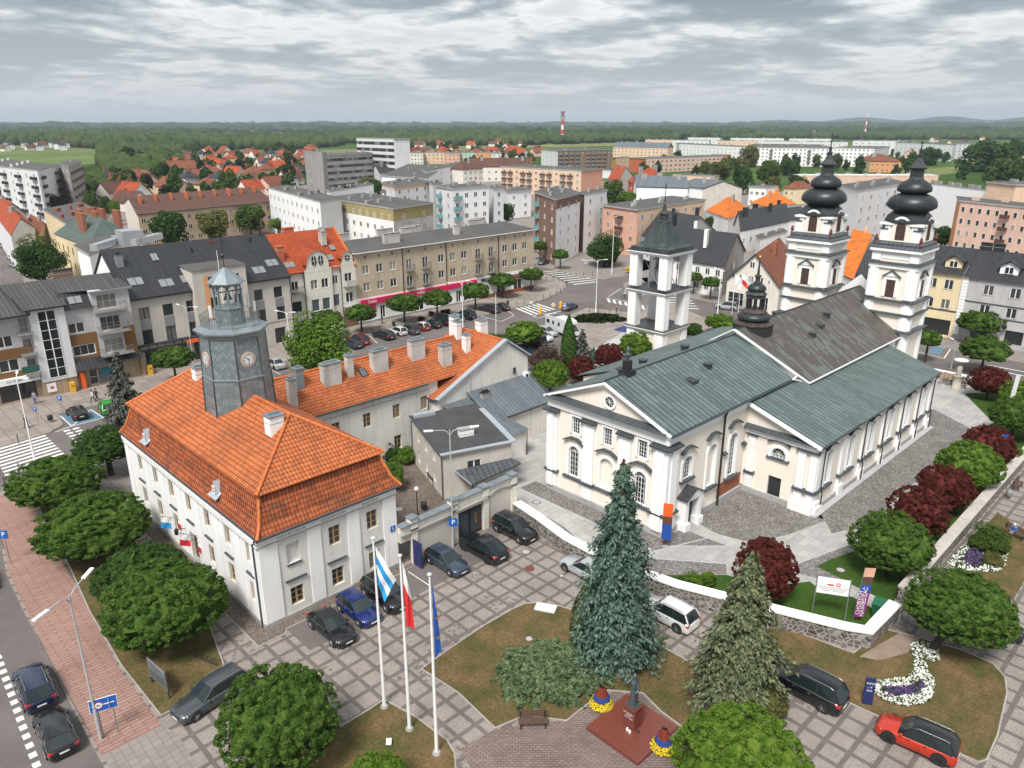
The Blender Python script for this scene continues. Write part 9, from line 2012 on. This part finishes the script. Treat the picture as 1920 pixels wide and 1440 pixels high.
for y in (56.6,59.0):
 r=thing('wall_lantern','black wrought lantern on the town hall '+('right of' if y<58 else 'left of')+' the entrance','lantern',(19.48,y,2.9));b=MB();b.tube([(0,0,0),(-.5,0,.1),(-.75,0,.25)],.03,'black_metal');b.build('bracket',r);b=MB();b.lathe(-.75,0,[(.05,-.35),(.14,-.3),(.2,.1),(.05,.3)],'black_metal',6);b.build('lantern_glass',r)
for y,z in ((56.2,2.0),(60.0,2.6)):
 b=MB();b.box(19.42,y-.35,z-.45,19.49,y+.35,z+.4,'sign_white');b.box(19.40,y-.28,z-.25,19.418,y+.28,z+.32,'sign_red');b.build('wall_plaque',loc=(19.45,y,z),label='red and white office plaque '+('beside the brown door' if y<58 else 'under the blue and white flag')+' of the town hall',cat='sign')
def psign(px,py,h,label,w=None,s=.62,kind='P',face=None,z=0):
 p=w or at(px,py);rz=face if face is not None else TH-R(90)+math.atan2(0,1);r=thing('road_sign',label,'road sign',(p[0],p[1],z),rz);b=MB();b.cyl((0,0,0),(0,0,h),.035,.035,'grey_metal',8);b.build('post',r)
 b=MB();b.box(-s/2,-.07,h-s,s/2,-.04,h,'sign_white' if kind!='P' else 'blue_sign');
 if kind=='Z': b.box(-s/2+.05,-.08,h-s+.05,s/2-.05,-.072,h-.05,'blue_sign');b.poly([(-s*.3,-.09,h-s*.8),(s*.3,-.09,h-s*.8),(0,-.09,h-s*.2)],'sign_white')
 b.build('sign_plate',r)
 if kind=='P': text('P','lettering',r,(0,-.075,h-s/2),(R(90),0,0),s*.85,'sign_white',.004)
 return r
psign(0,0,2.9,'blue parking sign on the lamp pole by the courtyard wall',w=(36.62,44.62),s=.75);psign(20,1055,3.1,'blue parking sign with a white plate at the left edge',s=.75);psign(118,777,2.5,'blue parking sign beside the disabled bay',s=.6);psign(1737,660,2.6,'blue parking sign east of the church tower',s=.6);psign(1098,508,2.4,'blue pedestrian sign on the green beyond the junction',kind='Z');psign(1058,592,2.4,'blue pedestrian sign beside the camper van',kind='Z');psign(72,795,2.2,'blue sign on a thin post before the bank',s=.45)
r=thing('direction_sign','wide blue direction sign on two posts with a tonnage limit roundel','road sign',(7.95,42.85,0),R(-18));b=MB()
for x in (-.35,.45): b.cyl((x,0,0),(x,0,2.6),.035,.035,'grey_metal',8)
b.build('post',r);b=MB();b.box(-.75,-.08,1.95,.75,-.05,2.85,'sign_white');b.box(-.72,-.09,1.98,.72,-.082,2.82,'blue_sign');b.bar((-.6,-.1,2.4),(.6,-.1,2.4),.01,.06,'sign_white');b.bar((.3,-.105,2.1),(.3,-.105,2.7),.16,.01,'sign_white');b.build('sign_plate',r)
b=MB();b.prism([(.24*math.cos(t),.24*math.sin(t)) for t in [R(18*i) for i in range(20)]],0,.01,'sign_red');b.prism([(.19*math.cos(t),.19*math.sin(t)) for t in [R(18*i) for i in range(20)]],.011,.018,'sign_white');o=b.build('roundel',r);o.location=(-.25,-.1,2.4);o.rotation_euler=(R(90),0,0)
text('8t','lettering',r,(-.25,-.125,2.4),(R(90),0,0),.26,'black_metal',.003)
r=thing('notice_board','slanting glazed notice board on posts at the edge of the red pavement','notice board',(11.6,44.6,0),R(-84));b=MB();b.box(-1.2,-.06,.6,1.2,.02,2.0,'grey_metal');b.box(-1.1,-.08,.7,1.1,-.062,1.9,'sky_glass');b.build('board',r)
for x in (-1.15,1.15): b=MB();b.box(x-.05,-.03,0,x+.05,.07,2.05,'bark');b.build('post',r)
def bench(px,py,rz,label,w=None):
 p=w or at(px,py);r=thing('park_bench',label,'bench',(p[0],p[1],0),rz);b=MB()
 for k in range(4): b.box(-.9,-.25+k*.13,.43,.9,-.15+k*.13,.47,'wood_brown')
 b.build('seat',r);b=MB()
 for k in range(3): b.box(-.9,.26+k*.03,.55+k*.14,.9,.29+k*.03,.66+k*.14,'wood_brown')
 b.build('backrest',r)
 for x in (-.75,.75): b=MB();b.box(x-.04,-.25,0,x+.04,-.18,.43,'black_metal');b.box(x-.04,.22,0,x+.04,.29,.95,'black_metal');b.box(x-.04,-.18,.37,x+.04,.22,.43,'black_metal');b.build('leg',r)
bench(999,1362,R(-42),'brown slatted bench at the edge of the lawn by the juniper');bench(1778,718,R(60),'dark bench before the pale statue in the churchyard');bench(1798,728,R(-50),'second dark bench beside the churchyard statue');bench(1908,915,R(0),'bench beside the grey litter bin at the right edge');bench(801,880,R(70),'reddish bench against the annex wall, farther one');bench(812,905,R(70),'reddish bench against the annex wall, nearer one');bench(1899,1006,R(-100),'dark bench with a seated person in a blue jacket')
# monument
r=thing('monument','bronze robed figure on a red granite pedestal and broad square slab','monument',(31.0,21.15,0));b=MB();b.box(-2.15,-2.05,.0,1.85,1.85,.24,'granite_red');b.build('slab',r)
b=MB();b.mesh([(-.45,-.45,.24),(.45,-.45,.24),(.45,.45,.24),(-.45,.45,.24),(-.40,-.40,1.6),(.40,-.40,1.6),(.40,.40,1.6),(-.40,.40,1.6)],[(0,1,5,4),(1,2,6,5),(2,3,7,6),(3,0,4,7),(4,5,6,7)],'granite_red');b.box(-.46,-.46,1.603,.46,.46,1.76,'granite_red');ped=b.build('pedestal',r)
for k,s in enumerate(('JAN PAWEŁ II','PAPIEŻ','1920 - 2005')): text(s,'lettering',r,(-.455,0,1.35-k*.16),(R(90),0,R(-90)),.13,'light_block',.004)
b=MB();b.box(-.36,-.36,1.763,.36,.36,1.85,'bronze')
nn=20
def rob(z,rx,ry,ox=0,oy=0,k=0): return [(ox+rx*math.cos(2*math.pi*i/nn)*(1+.07*math.sin(i*5)*k),oy+ry*math.sin(2*math.pi*i/nn)*(1+.07*math.sin(i*5)*k),z) for i in range(nn)]
rings=[rob(1.85,.30,.27,0,0,1),rob(2.3,.27,.23,0,0,1),rob(2.8,.25,.20,0,0,1),rob(3.1,.27,.19,0,0,.6),rob(3.35,.30,.19,0,0,.4),rob(3.52,.24,.16,0,0,0),rob(3.62,.10,.10),rob(3.68,.085,.09,-.02),rob(3.76,.12,.13,-.04),rob(3.88,.13,.14,-.05),rob(3.99,.10,.11,-.03),rob(4.04,.02,.02,-.02)]
V=[v for q in rings for v in q];b.mesh(V,[(k*nn+i,k*nn+(i+1)%nn,(k+1)*nn+(i+1)%nn,(k+1)*nn+i) for k in range(len(rings)-1) for i in range(nn)],'bronze',True)
b.tube([(0,.26,3.42),(-.28,.42,3.2),(-.60,.38,3.36)],[.09,.075,.05],'bronze',8);b.tube([(0,-.26,3.42),(-.12,-.36,3.05),(-.34,-.30,2.92)],[.09,.075,.05],'bronze',8)
for k in range(5): b.tube([(-.58,.37+.02*k-.04,3.36),(-.70,.36+.03*k-.06,3.40+.01*k)],[.018,.01],'bronze',5)
b.tube([(-.36,-.32,1.86),(-.36,-.32,3.3)],.02,'bronze',6);b.build('statue',r)
for dx,dy in ((-.62,-.1),(-.68,-.32),(-.3,-.64)): b=MB();b.lathe(31.0+dx,21.15+dy,[(.07,.243),(.09,.35),(.05,.46),(.01,.5)],'sign_white' if dx<-.5 else 'dark_copper',10);b.build('grave_candle',label=('white grave candle at the foot of the monument, nearer the corner','white grave candle at the foot of the monument, farther from the corner','dark grave candle at the foot of the monument')[(dx==-.62)+2*(dx==-.3)],cat='candle')
for px,py,lb in ((1127,1325,'tiered flower tower left of the monument'),(1243,1405,'tiered flower tower right of the monument')):
 p=at(px,py);r=thing('flower_tower',lb+' in yellow, blue and red','planter',(p.x,p.y,0));rng=np.random.default_rng(px)
 b=MB();b.lathe(0,0,[(.35,0),(.55,.35),(.3,.5),(.38,.8),(.2,.9),(.22,1.2)],'bark',12);b.build('pot',r)
 for z0,z1,ra,rb,m in ((.25,.62,.78,.55,'yellow_flower'),(.65,.95,.52,.40,'blue_flower'),(.95,1.5,.40,.15,'red_flower')):
  n=900;t=rng.random(n);a=rng.random(n)*6.283;ra_=ra+(rb-ra)*t;P=np.stack([ra_*np.cos(a),ra_*np.sin(a),z0+(z1-z0)*t+rng.normal(size=n)*.03],1);Nn=np.stack([np.cos(a),np.sin(a),np.full(n,.7)],1)+rng.normal(size=(n,3))*.4
  inst(leafmesh('flowers',P,Nn,.07,m,1,rng),'flowers',r);k=rng.random(n)<.45;inst(leafmesh('leaves',P[k]*np.array([.96,.96,1]),Nn[k],.09,'leaf_dark',1,rng),'leaves',r)
# boards, banners, small things
r=thing('information_board','pale information board with a red emblem on two steel posts behind the wall','sign',(50.1,17.45,0),R(-60));b=MB()
for x in (-1.15,1.15): b.cyl((x,0,0),(x,0,3.6),.045,.045,'grey_metal',8)
b.build('post',r);b=MB();b.box(-1.1,-.05,2.15,1.1,-.02,3.5,'sign_white');b.box(-.42,-.06,3.0,.02,-.052,3.13,'sign_white');b.box(-.42,-.062,2.87,.02,-.052,3.0,'sign_red');b.box(.2,-.06,2.85,.48,-.052,3.15,'sign_red');b.box(.27,-.065,2.92,.41,-.061,3.08,'sign_white');b.build('board',r)
for k,(s,z) in enumerate((('DOFINANSOWANO ZE ŚRODKÓW BUDŻETU PAŃSTWA',2.72),('Prace konserwatorskie przy kościele parafialnym',2.58),('Dofinansowanie     Całkowita wartość',2.44))): text(s,'lettering',r,(0,-.06,z),(R(90),0,0),.095,'black_metal',.002)
def banner(w,rz,h,bw,label,txt,mats,tilt=.0):
 r=thing('banner',label,'banner',(w[0],w[1],0),rz);b=MB();b.tube([(-bw*.5,.03,0),(-bw*.5+tilt,.03,h)],.03,'grey_metal',6);b.build('pole',r);n=len(mats)
 for k,(m,f0,f1) in enumerate(mats): b=MB();z0,z1=.5+(h-.5)*f0,.5+(h-.5)*f1;b.mesh([(-bw/2+tilt*f0,-.012*(k%2),z0),(bw/2+tilt*f0,-.012*(k%2),z0),(bw/2+tilt*f1,-.012*(k%2),z1),(-bw/2+tilt*f1,-.012*(k%2),z1)],[(0,1,2,3)],m);b.build('banner_cloth',r)
 for i,(s,x,z,sz,rot) in enumerate(txt): text(s,'lettering',r,(x,-.03,z),(R(90),rot,0),sz,'sign_white',.002)
 return r
banner((51.2,15.7),R(-48),4.7,.75,'tall purple banner with white lettering and a picture at the top',[('CHORYCH',-.14,1.75,.42,R(-90)),('NAWIEDZAĆ',.17,1.85,.42,R(-90))],[('purple',0,.5),('eu_blue',.5,.66),('wood_brown',.66,.82),('salmon_wall',.82,1)],.25)
banner((49.6,31.6),R(-60),4.4,.8,'tall banner with a fiery picture and blue text by the church corner',[],[('eu_blue',.1,.5),('terracotta',.5,.68),('orange_sign',.68,1)],0)
banner((86.5,15.9),R(-40),4.6,.7,'slender banner with white and red print by the wall',[],[('sign_white',0,.5),('sign_red',.5,.62),('eu_blue',.62,1)],.3);banner((103,19),R(-30),6.5,.7,'tall pale banner flag beside the red maple near the street',[],[('light_block',0,1)],.4)
r=thing('information_pillar','slim dark pillar with white lettering at the edge of the flower bed','sign',(43.3,11.9,0),R(-60));b=MB();b.mesh([(-.3,-.1,0),(.3,-.1,0),(.3,.1,0),(-.3,.1,0),(-.28,-.02,1.95),(.28,-.02,1.95),(.28,.12,1.95),(-.28,.12,1.95)],[(0,1,5,4),(1,2,6,5),(2,3,7,6),(3,0,4,7),(4,5,6,7)],'navy_sign');b.build('pillar_body',r)
for k,z in enumerate((1.6,1.3,1.05)): text(('INFO','i  P','WC')[k],'lettering',r,(0,-.065+.0*z,z),(R(88),0,0),.20,'sign_white',.003)
p=at(1668,1150);r=thing('wheeled_bin','green wheeled rubbish bin behind the wall by the steps','bin',(53.2,15.0,0),R(10));b=MB();b.mesh([(-.45,-.35,.1),(.45,-.35,.1),(.45,.35,.1),(-.45,.35,.1),(-.6,-.45,1.1),(.6,-.45,1.1),(.6,.45,1.1),(-.6,.45,1.1)],[(0,3,2,1),(0,1,5,4),(1,2,6,5),(2,3,7,6),(3,0,4,7)],'bin_green');b.build('bin_body',r);b=MB();b.box(-.64,-.5,1.103,.64,.48,1.2,'bin_green');b.build('lid',r)
def litter(px,py,label,m='black_metal'):
 p=at(px,py);r=thing('litter_bin',label,'bin',(p.x,p.y,0));b=MB();b.lathe(0,0,[(.2,.25),(.26,.3),(.28,.9),(.2,.95)],m,12);b.build('bin_body',r);b=MB();b.cyl((.32,0,0),(.32,0,1.05),.04,.04,m,6);b.build('post',r)
for a in ((95,792,'black litter bin on the pavement by the crossing'),(1890,935,'grey litter bin beside the right-hand bench','grey_metal'),(1908,1208,'dark litter bin at the right edge by the lawn'),(952,572,'litter bin beside the parked black off-roader'),(738,612,'litter bin by the parked black estate'),(1158,598,'dark bin beside the person at the hedge island'),(795,958,'dark covered bin in the courtyard by the gate wall')): litter(*a)
r=thing('globe_lamp','garden lamp with a cream globe in the gravel courtyard','lamp',tuple(at(783,967)));b=MB();b.cyl((0,0,0),(0,0,2.6),.05,.04,'black_metal');b.build('pole',r);b=MB();b.lathe(0,0,[(.02,2.58),(.15,2.62),(.22,2.8),(.15,2.98),(.02,3.02)],'lamp_globe',14);b.build('lamp_globe',r)
r=thing('spotlight','small white ground spotlight in the lawn below the flagpoles','lamp',tuple(at(729,1400)),R(30));b=MB();b.bar((0,0,.12),(.3,.1,.3),.3,.2,'sign_white');b.build('lamp_body',r)
b=MB();q=at(1023,1141);b.T=Matrix.Translation((q.x,q.y,0))@Matrix.Rotation(R(-62),4,'Z');b.box(-.8,-.45,0,.8,.45,.12,'light_block');b.T=None;b.build('concrete_hatch',loc=(q.x,q.y,0),label='pale concrete hatch slab in the lawn by the paving',cat='hatch')
r=thing('bicycle_rack','black wrought bicycle rack beside the near globe tree','rack',tuple(at(385,1240)),R(-70))
b=MB();b.tube([(-1.1,0,.05),(1.1,0,.05)],.03,'black_metal');b.build('rail',r)
for k in range(5): b=MB();x=-.9+k*.45;b.tube([(x+.2*math.cos(t),0,.35+.25*math.sin(t)) for t in [R(40*i) for i in range(10)]],.02,'black_metal',5);b.build('hoop',r)
# churchyard statue, signs, posts
p=at(1792,728);r=thing('saint_statue','weathered pale stone statue under a round white canopy','statue',(p.x,p.y,0));b=MB();b.lathe(0,0,[(.75,0),(.7,.3),(.55,.4),(.5,1.7),(.6,1.8)],'stone_pale',8);b.build('pedestal',r)
b=MB();b.lathe(0,0,[(.35,1.8),(.33,2.4),(.38,3.0),(.30,3.3),(.12,3.42),(.13,3.55),(.16,3.68),(.12,3.82),(.02,3.88)],'stone_pale',14);b.tube([(.3,.1,3.2),(.1,.42,2.9)],[.09,.06],'stone_pale');b.build('figure',r);b=MB();b.lathe(0,0,[(.9,4.1),(.85,4.2),(.1,4.35),(.01,4.36)],'light_block',20);b.tube([(-.6,.4,0),(-.6,.4,4.1)],.03,'grey_metal');b.build('canopy',r)
for px,py,lb in ((1767,722,'left'),(1782,725,'right')):
 p=at(px,py);r=thing('display_case','glazed parish display case, the %s of the two by the street wall'%lb,'notice board',(p.x,p.y,0),R(-52));b=MB();b.box(-.5,-.06,1.0,.5,.06,1.9,'sand_stone');b.build('case',r)
 for x in (-.4,.4): b=MB();b.cyl((x,0,0),(x,0,1.0),.04,.04,'grey_metal');b.build('leg',r)
def bollard(p,label,group,m='black_metal',h=.95):
 r=thing('bollard',label,'bollard',(p[0],p[1],0),0,group);b=MB();b.cyl((0,0,-.1),(0,0,h),.05,.045,m,8);b.lathe(0,0,[(.045,h),(.075,h+.04),(.02,h+.12)],m,8);b.build('post',r)
for p in PX((1005,566),(1019,562),(1032,558),(1043,554),(1051,549),(1057,542),(1061,536),(1062,530)): bollard(p,'brown chain bollard along the curved kerb of the beige block corner','bollards on the curved corner')
for p in PX((1005,590-5),(1105,585),(1122,586),(1143,589),(1164,590),(1178,592),(1183,593)): bollard(p,'chain bollard along the hedge island facing the junction','bollards of the hedge island')
for p in PX((969,574),(983,571),(1025,526),(1037,527),(1049,529)): bollard(p,'green and white banded bollard at a zebra crossing','banded bollards','bin_green',1.0)
for p in PX((1094,517),(1111,517),(1128,516)): bollard(p,'bollard on the green beyond the junction','bollards beyond the junction')
for p in PX((37,885),(10,912),(35,830)): bollard(p,'thin dark bollard by the left zebra crossing','bollards at the left crossing')
for px,py,lb in ((1013,588,'near'),(1051,578,'far')):
 p=at(px,py,-.12);b=MB();b.lathe(0,0,[(.3,-.1),(.3,.4),(.22,.7),(.3,1.0),(.18,1.25),(.02,1.3)],'yellow_paint',10);b.build('traffic_beacon',loc=(0,0,0),label='yellow island beacon, the %s one by the camper van'%('one nearer the zebra' if lb=='near' else 'farther one'),cat='beacon').location=(p.x,p.y,0)
for px,py,h,m,lb in ((1037,592,2.6,'sign_white','white diamond priority sign on the traffic island'),):
 p=at(px,py,-.12);r=thing('road_sign',lb,'road sign',(p.x,p.y,-.1),TH-R(90));b=MB();b.cyl((0,0,0),(0,0,h),.035,.035,'grey_metal');b.build('post',r);b=MB();b.poly([(0,-.06,h-.9),(.42,-.06,h-.45),(0,-.06,h),(-.42,-.06,h-.45)],'sign_white');b.poly([(0,-.065,h-.75),(.28,-.065,h-.45),(0,-.065,h-.15),(-.28,-.065,h-.45)],'yellow_paint');b.build('sign_plate',r)
for px,py,lb,c in ((1372,590,'white flag with a yellow stripe','sign_white'),(1384,588,'white and red flag','sign_red'),(1398,590,'bare staff','x')):
 p=at(px,py);r=thing('flagpole','slim flagpole with %s beyond the nave roof'%lb,'flagpole',(p.x,p.y,0));b=MB();b.cyl((0,0,0),(0,0,8),.06,.04,'white_paint');b.build('pole',r)
 if c!='x': cloth([(.05,0,7.8),(1.2,-.9,6.8),(.9,-.8,4.8),(.05,0,6.0)],('sign_white',c),'flag',r)
p=at(930,632);r=thing('thin_mast','thin white mast behind the tiled wing','mast',(p.x,p.y,0));b=MB();b.cyl((0,0,0),(0,0,7.6),.07,.05,'white_paint');b.build('pole',r)
p=at(378,690);r=thing('flagpole','tall thin white pole before the stair tower of the dark roofed building','flagpole',(47.5,111.5,0));b=MB();b.cyl((0,0,0),(0,0,17),.09,.04,'white_paint');b.build('pole',r)
for px,py,m,lb in ((138,735,'yellow_paint','yellow parcel box by the bank entrance'),(283,702,'yellow_paint','yellow post box in front of the dark roofed building'),(940,500,'grey_metal','grey kiosk box by the parked grey hatchback')):
 p=at(px,py);b=MB();b.box(-.3,-.25,0,.3,.25,1.35,m);b.box(-.2,-.27,.9,.2,-.253,1.0,'black_metal');b.prism([(-.3,-.25),(.3,-.25),(.3,.25),(-.3,.25)],1.353,1.42,m);o=b.build('post_box',label=lb,cat='box');o.location=(p.x,p.y,0)
# ================================================================ PEOPLE
def person(p,label,shirt,legs,hair='hair_dark',rz=0.0,pose='walk',z=0.0,hat=None,cat='person'):
 J={'stand':dict(pel=(0,0,.95),ch=(0,0,1.32),nk=(0,0,1.48),kl=(-.09,.02,.50),fl=(-.10,0,.06),kr=(.09,.02,.5),fr=(.10,0,.06),el=(-.25,0,1.15),hl=(-.24,.10,.92),er=(.25,0,1.15),hr=(.24,.10,.92)),
  'walk':dict(pel=(0,0,.93),ch=(0,.03,1.30),nk=(0,.05,1.47),kl=(-.08,.22,.52),fl=(-.08,.30,.08),kr=(.08,-.05,.5),fr=(.08,-.36,.12),el=(-.24,-.14,1.13),hl=(-.23,-.05,.90),er=(.24,.12,1.13),hr=(.22,.32,.98)),
  'sit':dict(pel=(0,0,.50),ch=(0,.05,.90),nk=(0,.08,1.05),kl=(-.10,.44,.52),fl=(-.12,.52,.08),kr=(.10,.44,.52),fr=(.12,.50,.08),el=(-.26,.10,.78),hl=(-.10,.34,.66),er=(.26,.10,.78),hr=(.10,.34,.66)),
  'ride':dict(pel=(0,-.12,.95),ch=(0,.10,1.30),nk=(0,.20,1.45),kl=(-.09,.22,.72),fl=(-.10,.10,.32),kr=(.09,.16,.60),fr=(.10,0,.18),el=(-.24,.30,1.18),hl=(-.22,.50,1.08),er=(.24,.30,1.18),hr=(.22,.50,1.08))}[pose]
 nk=Vector(J['nk']);head=nk+Vector((0,.03,.17));top=nk+Vector((0,.02,.30))
 N_=[('pel',J['pel'],.15),('ch',J['ch'],.17),('nk',tuple(nk),.06),('hd',tuple(head),.105),('tp',tuple(top),.07)]
 E_=[(0,1),(1,2),(2,3),(3,4)]
 for s,sg in (('l',-1),('r',1)):
  b0=len(N_);pe=Vector(J['pel']);ch=Vector(J['ch'])
  N_+= [('hip',tuple(pe+Vector((sg*.10,0,-.06))),.115),('k',J['k'+s],.075),('f',J['f'+s],.05),('toe',tuple(Vector(J['f'+s])+Vector((0,.15,-.02))),.045),('sh',tuple(ch+Vector((sg*.19,0,.10))),.075),('e',J['e'+s],.05),('w',J['h'+s],.034),('hand',tuple(Vector(J['h'+s])+(Vector(J['h'+s])-Vector(J['e'+s])).normalized()*.10),.034)]
  E_+= [(0,b0),(b0,b0+1),(b0+1,b0+2),(b0+2,b0+3),(1,b0+4),(b0+4,b0+5),(b0+5,b0+6),(b0+6,b0+7)]
  # fingers and thumb
  hd_=Vector(N_[b0+7][1]);dr=(hd_-Vector(N_[b0+6][1])).normalized();sdv=dr.cross(Vector((1,0,0))).normalized()
  for q,(o,l) in enumerate(((-.024,.055),(-.008,.065),(.008,.06),(.024,.05))): N_.append(('fg',tuple(hd_+sdv*o*1.3+dr*l+Vector((0,0,-.01*q))),.009));E_.append((b0+7,len(N_)-1))
  N_.append(('th',tuple(Vector(N_[b0+6][1])+dr*.05-sdv*.05),.010));E_.append((b0+6,len(N_)-1))
 me=bpy.data.meshes.new('body');me.from_pydata([n[1] for n in N_],E_,[]);o=bpy.data.objects.new('tmp',me);C.objects.link(o)
 md=o.modifiers.new('s','SKIN');sk=me.skin_vertices[0].data
 for i,n in enumerate(N_): sk[i].radius=(n[2],n[2]*(.72 if n[0] in('pel','ch') else 1.0))
 sk[0].use_root=True;m2=o.modifiers.new('d','SUBSURF');m2.levels=1
 dg=bpy.context.evaluated_depsgraph_get();dg.update();bm_=bpy.data.meshes.new_from_object(o.evaluated_get(dg));bpy.data.objects.remove(o)
 bm_.materials.clear()
 for m in (shirt,legs,'skin','tyre'): bm_.materials.append(M(m))
 pz=J['pel'][2];hands=[Vector(N_[i][1]) for i in range(len(N_)) if N_[i][0] in('hand','fg','th')];feet=[Vector(N_[i][1]) for i in range(len(N_)) if N_[i][0] in('f','toe')]
 for f in bm_.polygons:
  c=f.center;k=0;f.use_smooth=True
  if c.z>nk.z-.01: k=2
  elif min((c-h).length for h in hands)<.10: k=2
  elif min((c-h).length for h in feet)<.09: k=3
  elif min((c-Vector(J[q])).length for q in('kl','kr'))<.30 or c.z<pz-.02: k=1 if not (pose=='sit' and c.z>.62) else 0
  f.material_index=k
 r=thing('person',label,cat,(p[0],p[1],z),rz);inst(bm_,'body',r)
 b=MB();b.lathe(0,0,[(.108,-.02),(.118,.04),(.10,.10),(.05,.135),(.01,.14)],hat or hair,12);h=b.build('hat' if hat else 'hair',parent=r);h.location=(0,head.y-.025,head.z)
 b=MB();hy=head.y+.098
 b.mesh([(-.012,hy,head.z+.01),(.012,hy,head.z+.01),(0,hy+.028,head.z-.025),(0,hy-.005,head.z-.03)],[(0,1,2),(0,2,3),(1,3,2)],'skin');b.build('nose',r)
 for sx in (-1,1): b=MB();b.box(sx*.038-.012,hy-.012,head.z+.012,sx*.038+.012,hy-.002,head.z+.026,'hair_dark');b.build('eye',r)
 b=MB();b.box(-.025,hy-.018,head.z-.055,.025,hy-.006,head.z-.047,'sign_red');b.build('mouth',r)
 for sx in (-1,1): b=MB();b.box(sx*.108-.012,head.y-.02,head.z-.03,sx*.108+.012,head.y+.015,head.z+.03,'skin');b.build('ear',r)
 return r
PP=[(182,752,'person in black striding past the bank door','cloth_black','cloth_black',-1.2,'walk',0,None),(176,754,'person in a white top walking beside the green and blue car','cloth_white','cloth_black',1.0,'walk',0,None),(67,757,'person in a pale jacket and jeans before the blue shopfront','cloth_grey','denim',2.4,'stand',0,None),(51,803,'person in black carrying a green bag near the zebra crossing','cloth_black','denim',.5,'walk',0,None),(996,578,'person in a white shirt stepping onto the zebra crossing','cloth_white','denim',2.0,'walk',-.116,None),(1156,590,'person in a dark waistcoat and orange cap at the hedge island','cloth_black','denim',.6,'stand',0,'cloth_orange'),(717,607,'person in dark clothes by the pavement steps','cloth_black','cloth_black',1.4,'stand',0,None),(962,543,'person in grey by the brick shop plinth','cloth_grey','cloth_black',2.0,'stand',0,None),(1320,640,'person in a pale shirt between the bushes north of the church','cloth_grey','cloth_black',2.2,'walk',0,None),(712,600,'second person in dark clothes beyond the pavement steps','cloth_black','denim',-1.0,'walk',0,None)]
for px,py,lb,sh,lg,rz,ps,z,ht in PP:
 person(at(px,py,z),lb,sh,lg,'hair_dark',rz,ps,z,ht)
p=at(1898,1006);person((p.x,p.y),'seated person in a blue jacket and white hat on the right-hand bench','cloth_blue','cloth_black',rz=R(80),pose='sit',hat='cloth_white')
p=at(1170,560,-.12);person((p.x,p.y),'cyclist in a white shirt riding across the junction','cloth_white','denim',rz=R(200),pose='ride',z=-.1,hat='cloth_white',cat='cyclist')
r=thing('bicycle','dark bicycle under the rider crossing the junction','bicycle',(p.x,p.y,-.1),R(200))
for y in (-.52,.55): b=MB();b.T=Matrix.Translation((0,y,.34));b.tube([(0,.33*math.cos(R(24*i)),.33*math.sin(R(24*i))) for i in range(16)],.022,'tyre',5);b.build('wheel',r)
b=MB();b.tube([(0,-.52,.34),(0,-.15,.85),(0,.42,.88),(0,.55,.34)],.02,'black_metal');b.tube([(0,-.52,.34),(0,0,.30),(0,.42,.88)],.02,'black_metal');b.tube([(0,0,.3),(0,-.15,.9)],.02,'black_metal');b.build('frame',r)
b=MB();b.tube([(-.25,.48,1.05),(.25,.48,1.05)],.018,'black_metal');b.build('handlebar',r);b=MB();b.box(-.07,-.28,.90,.07,-.04,.95,'black_metal');b.build('saddle',r)
b=MB();b.box(30.75,45.44,3.55,31.2,45.49,4.05,'blue_sign');b.box(30.92,45.43,3.75,30.97,45.438,3.95,'sign_white');b.box(30.92,45.43,3.70,31.07,45.438,3.75,'sign_white');b.prism([(30.92,45.428),(30.98,45.428),(30.98,45.438),(30.92,45.438)],3.97,4.01,'sign_white');b.build('wheelchair_sign',loc=(31,45.45,3.8),label='small blue wheelchair sign on the town hall pilaster by the courtyard wall',cat='sign')
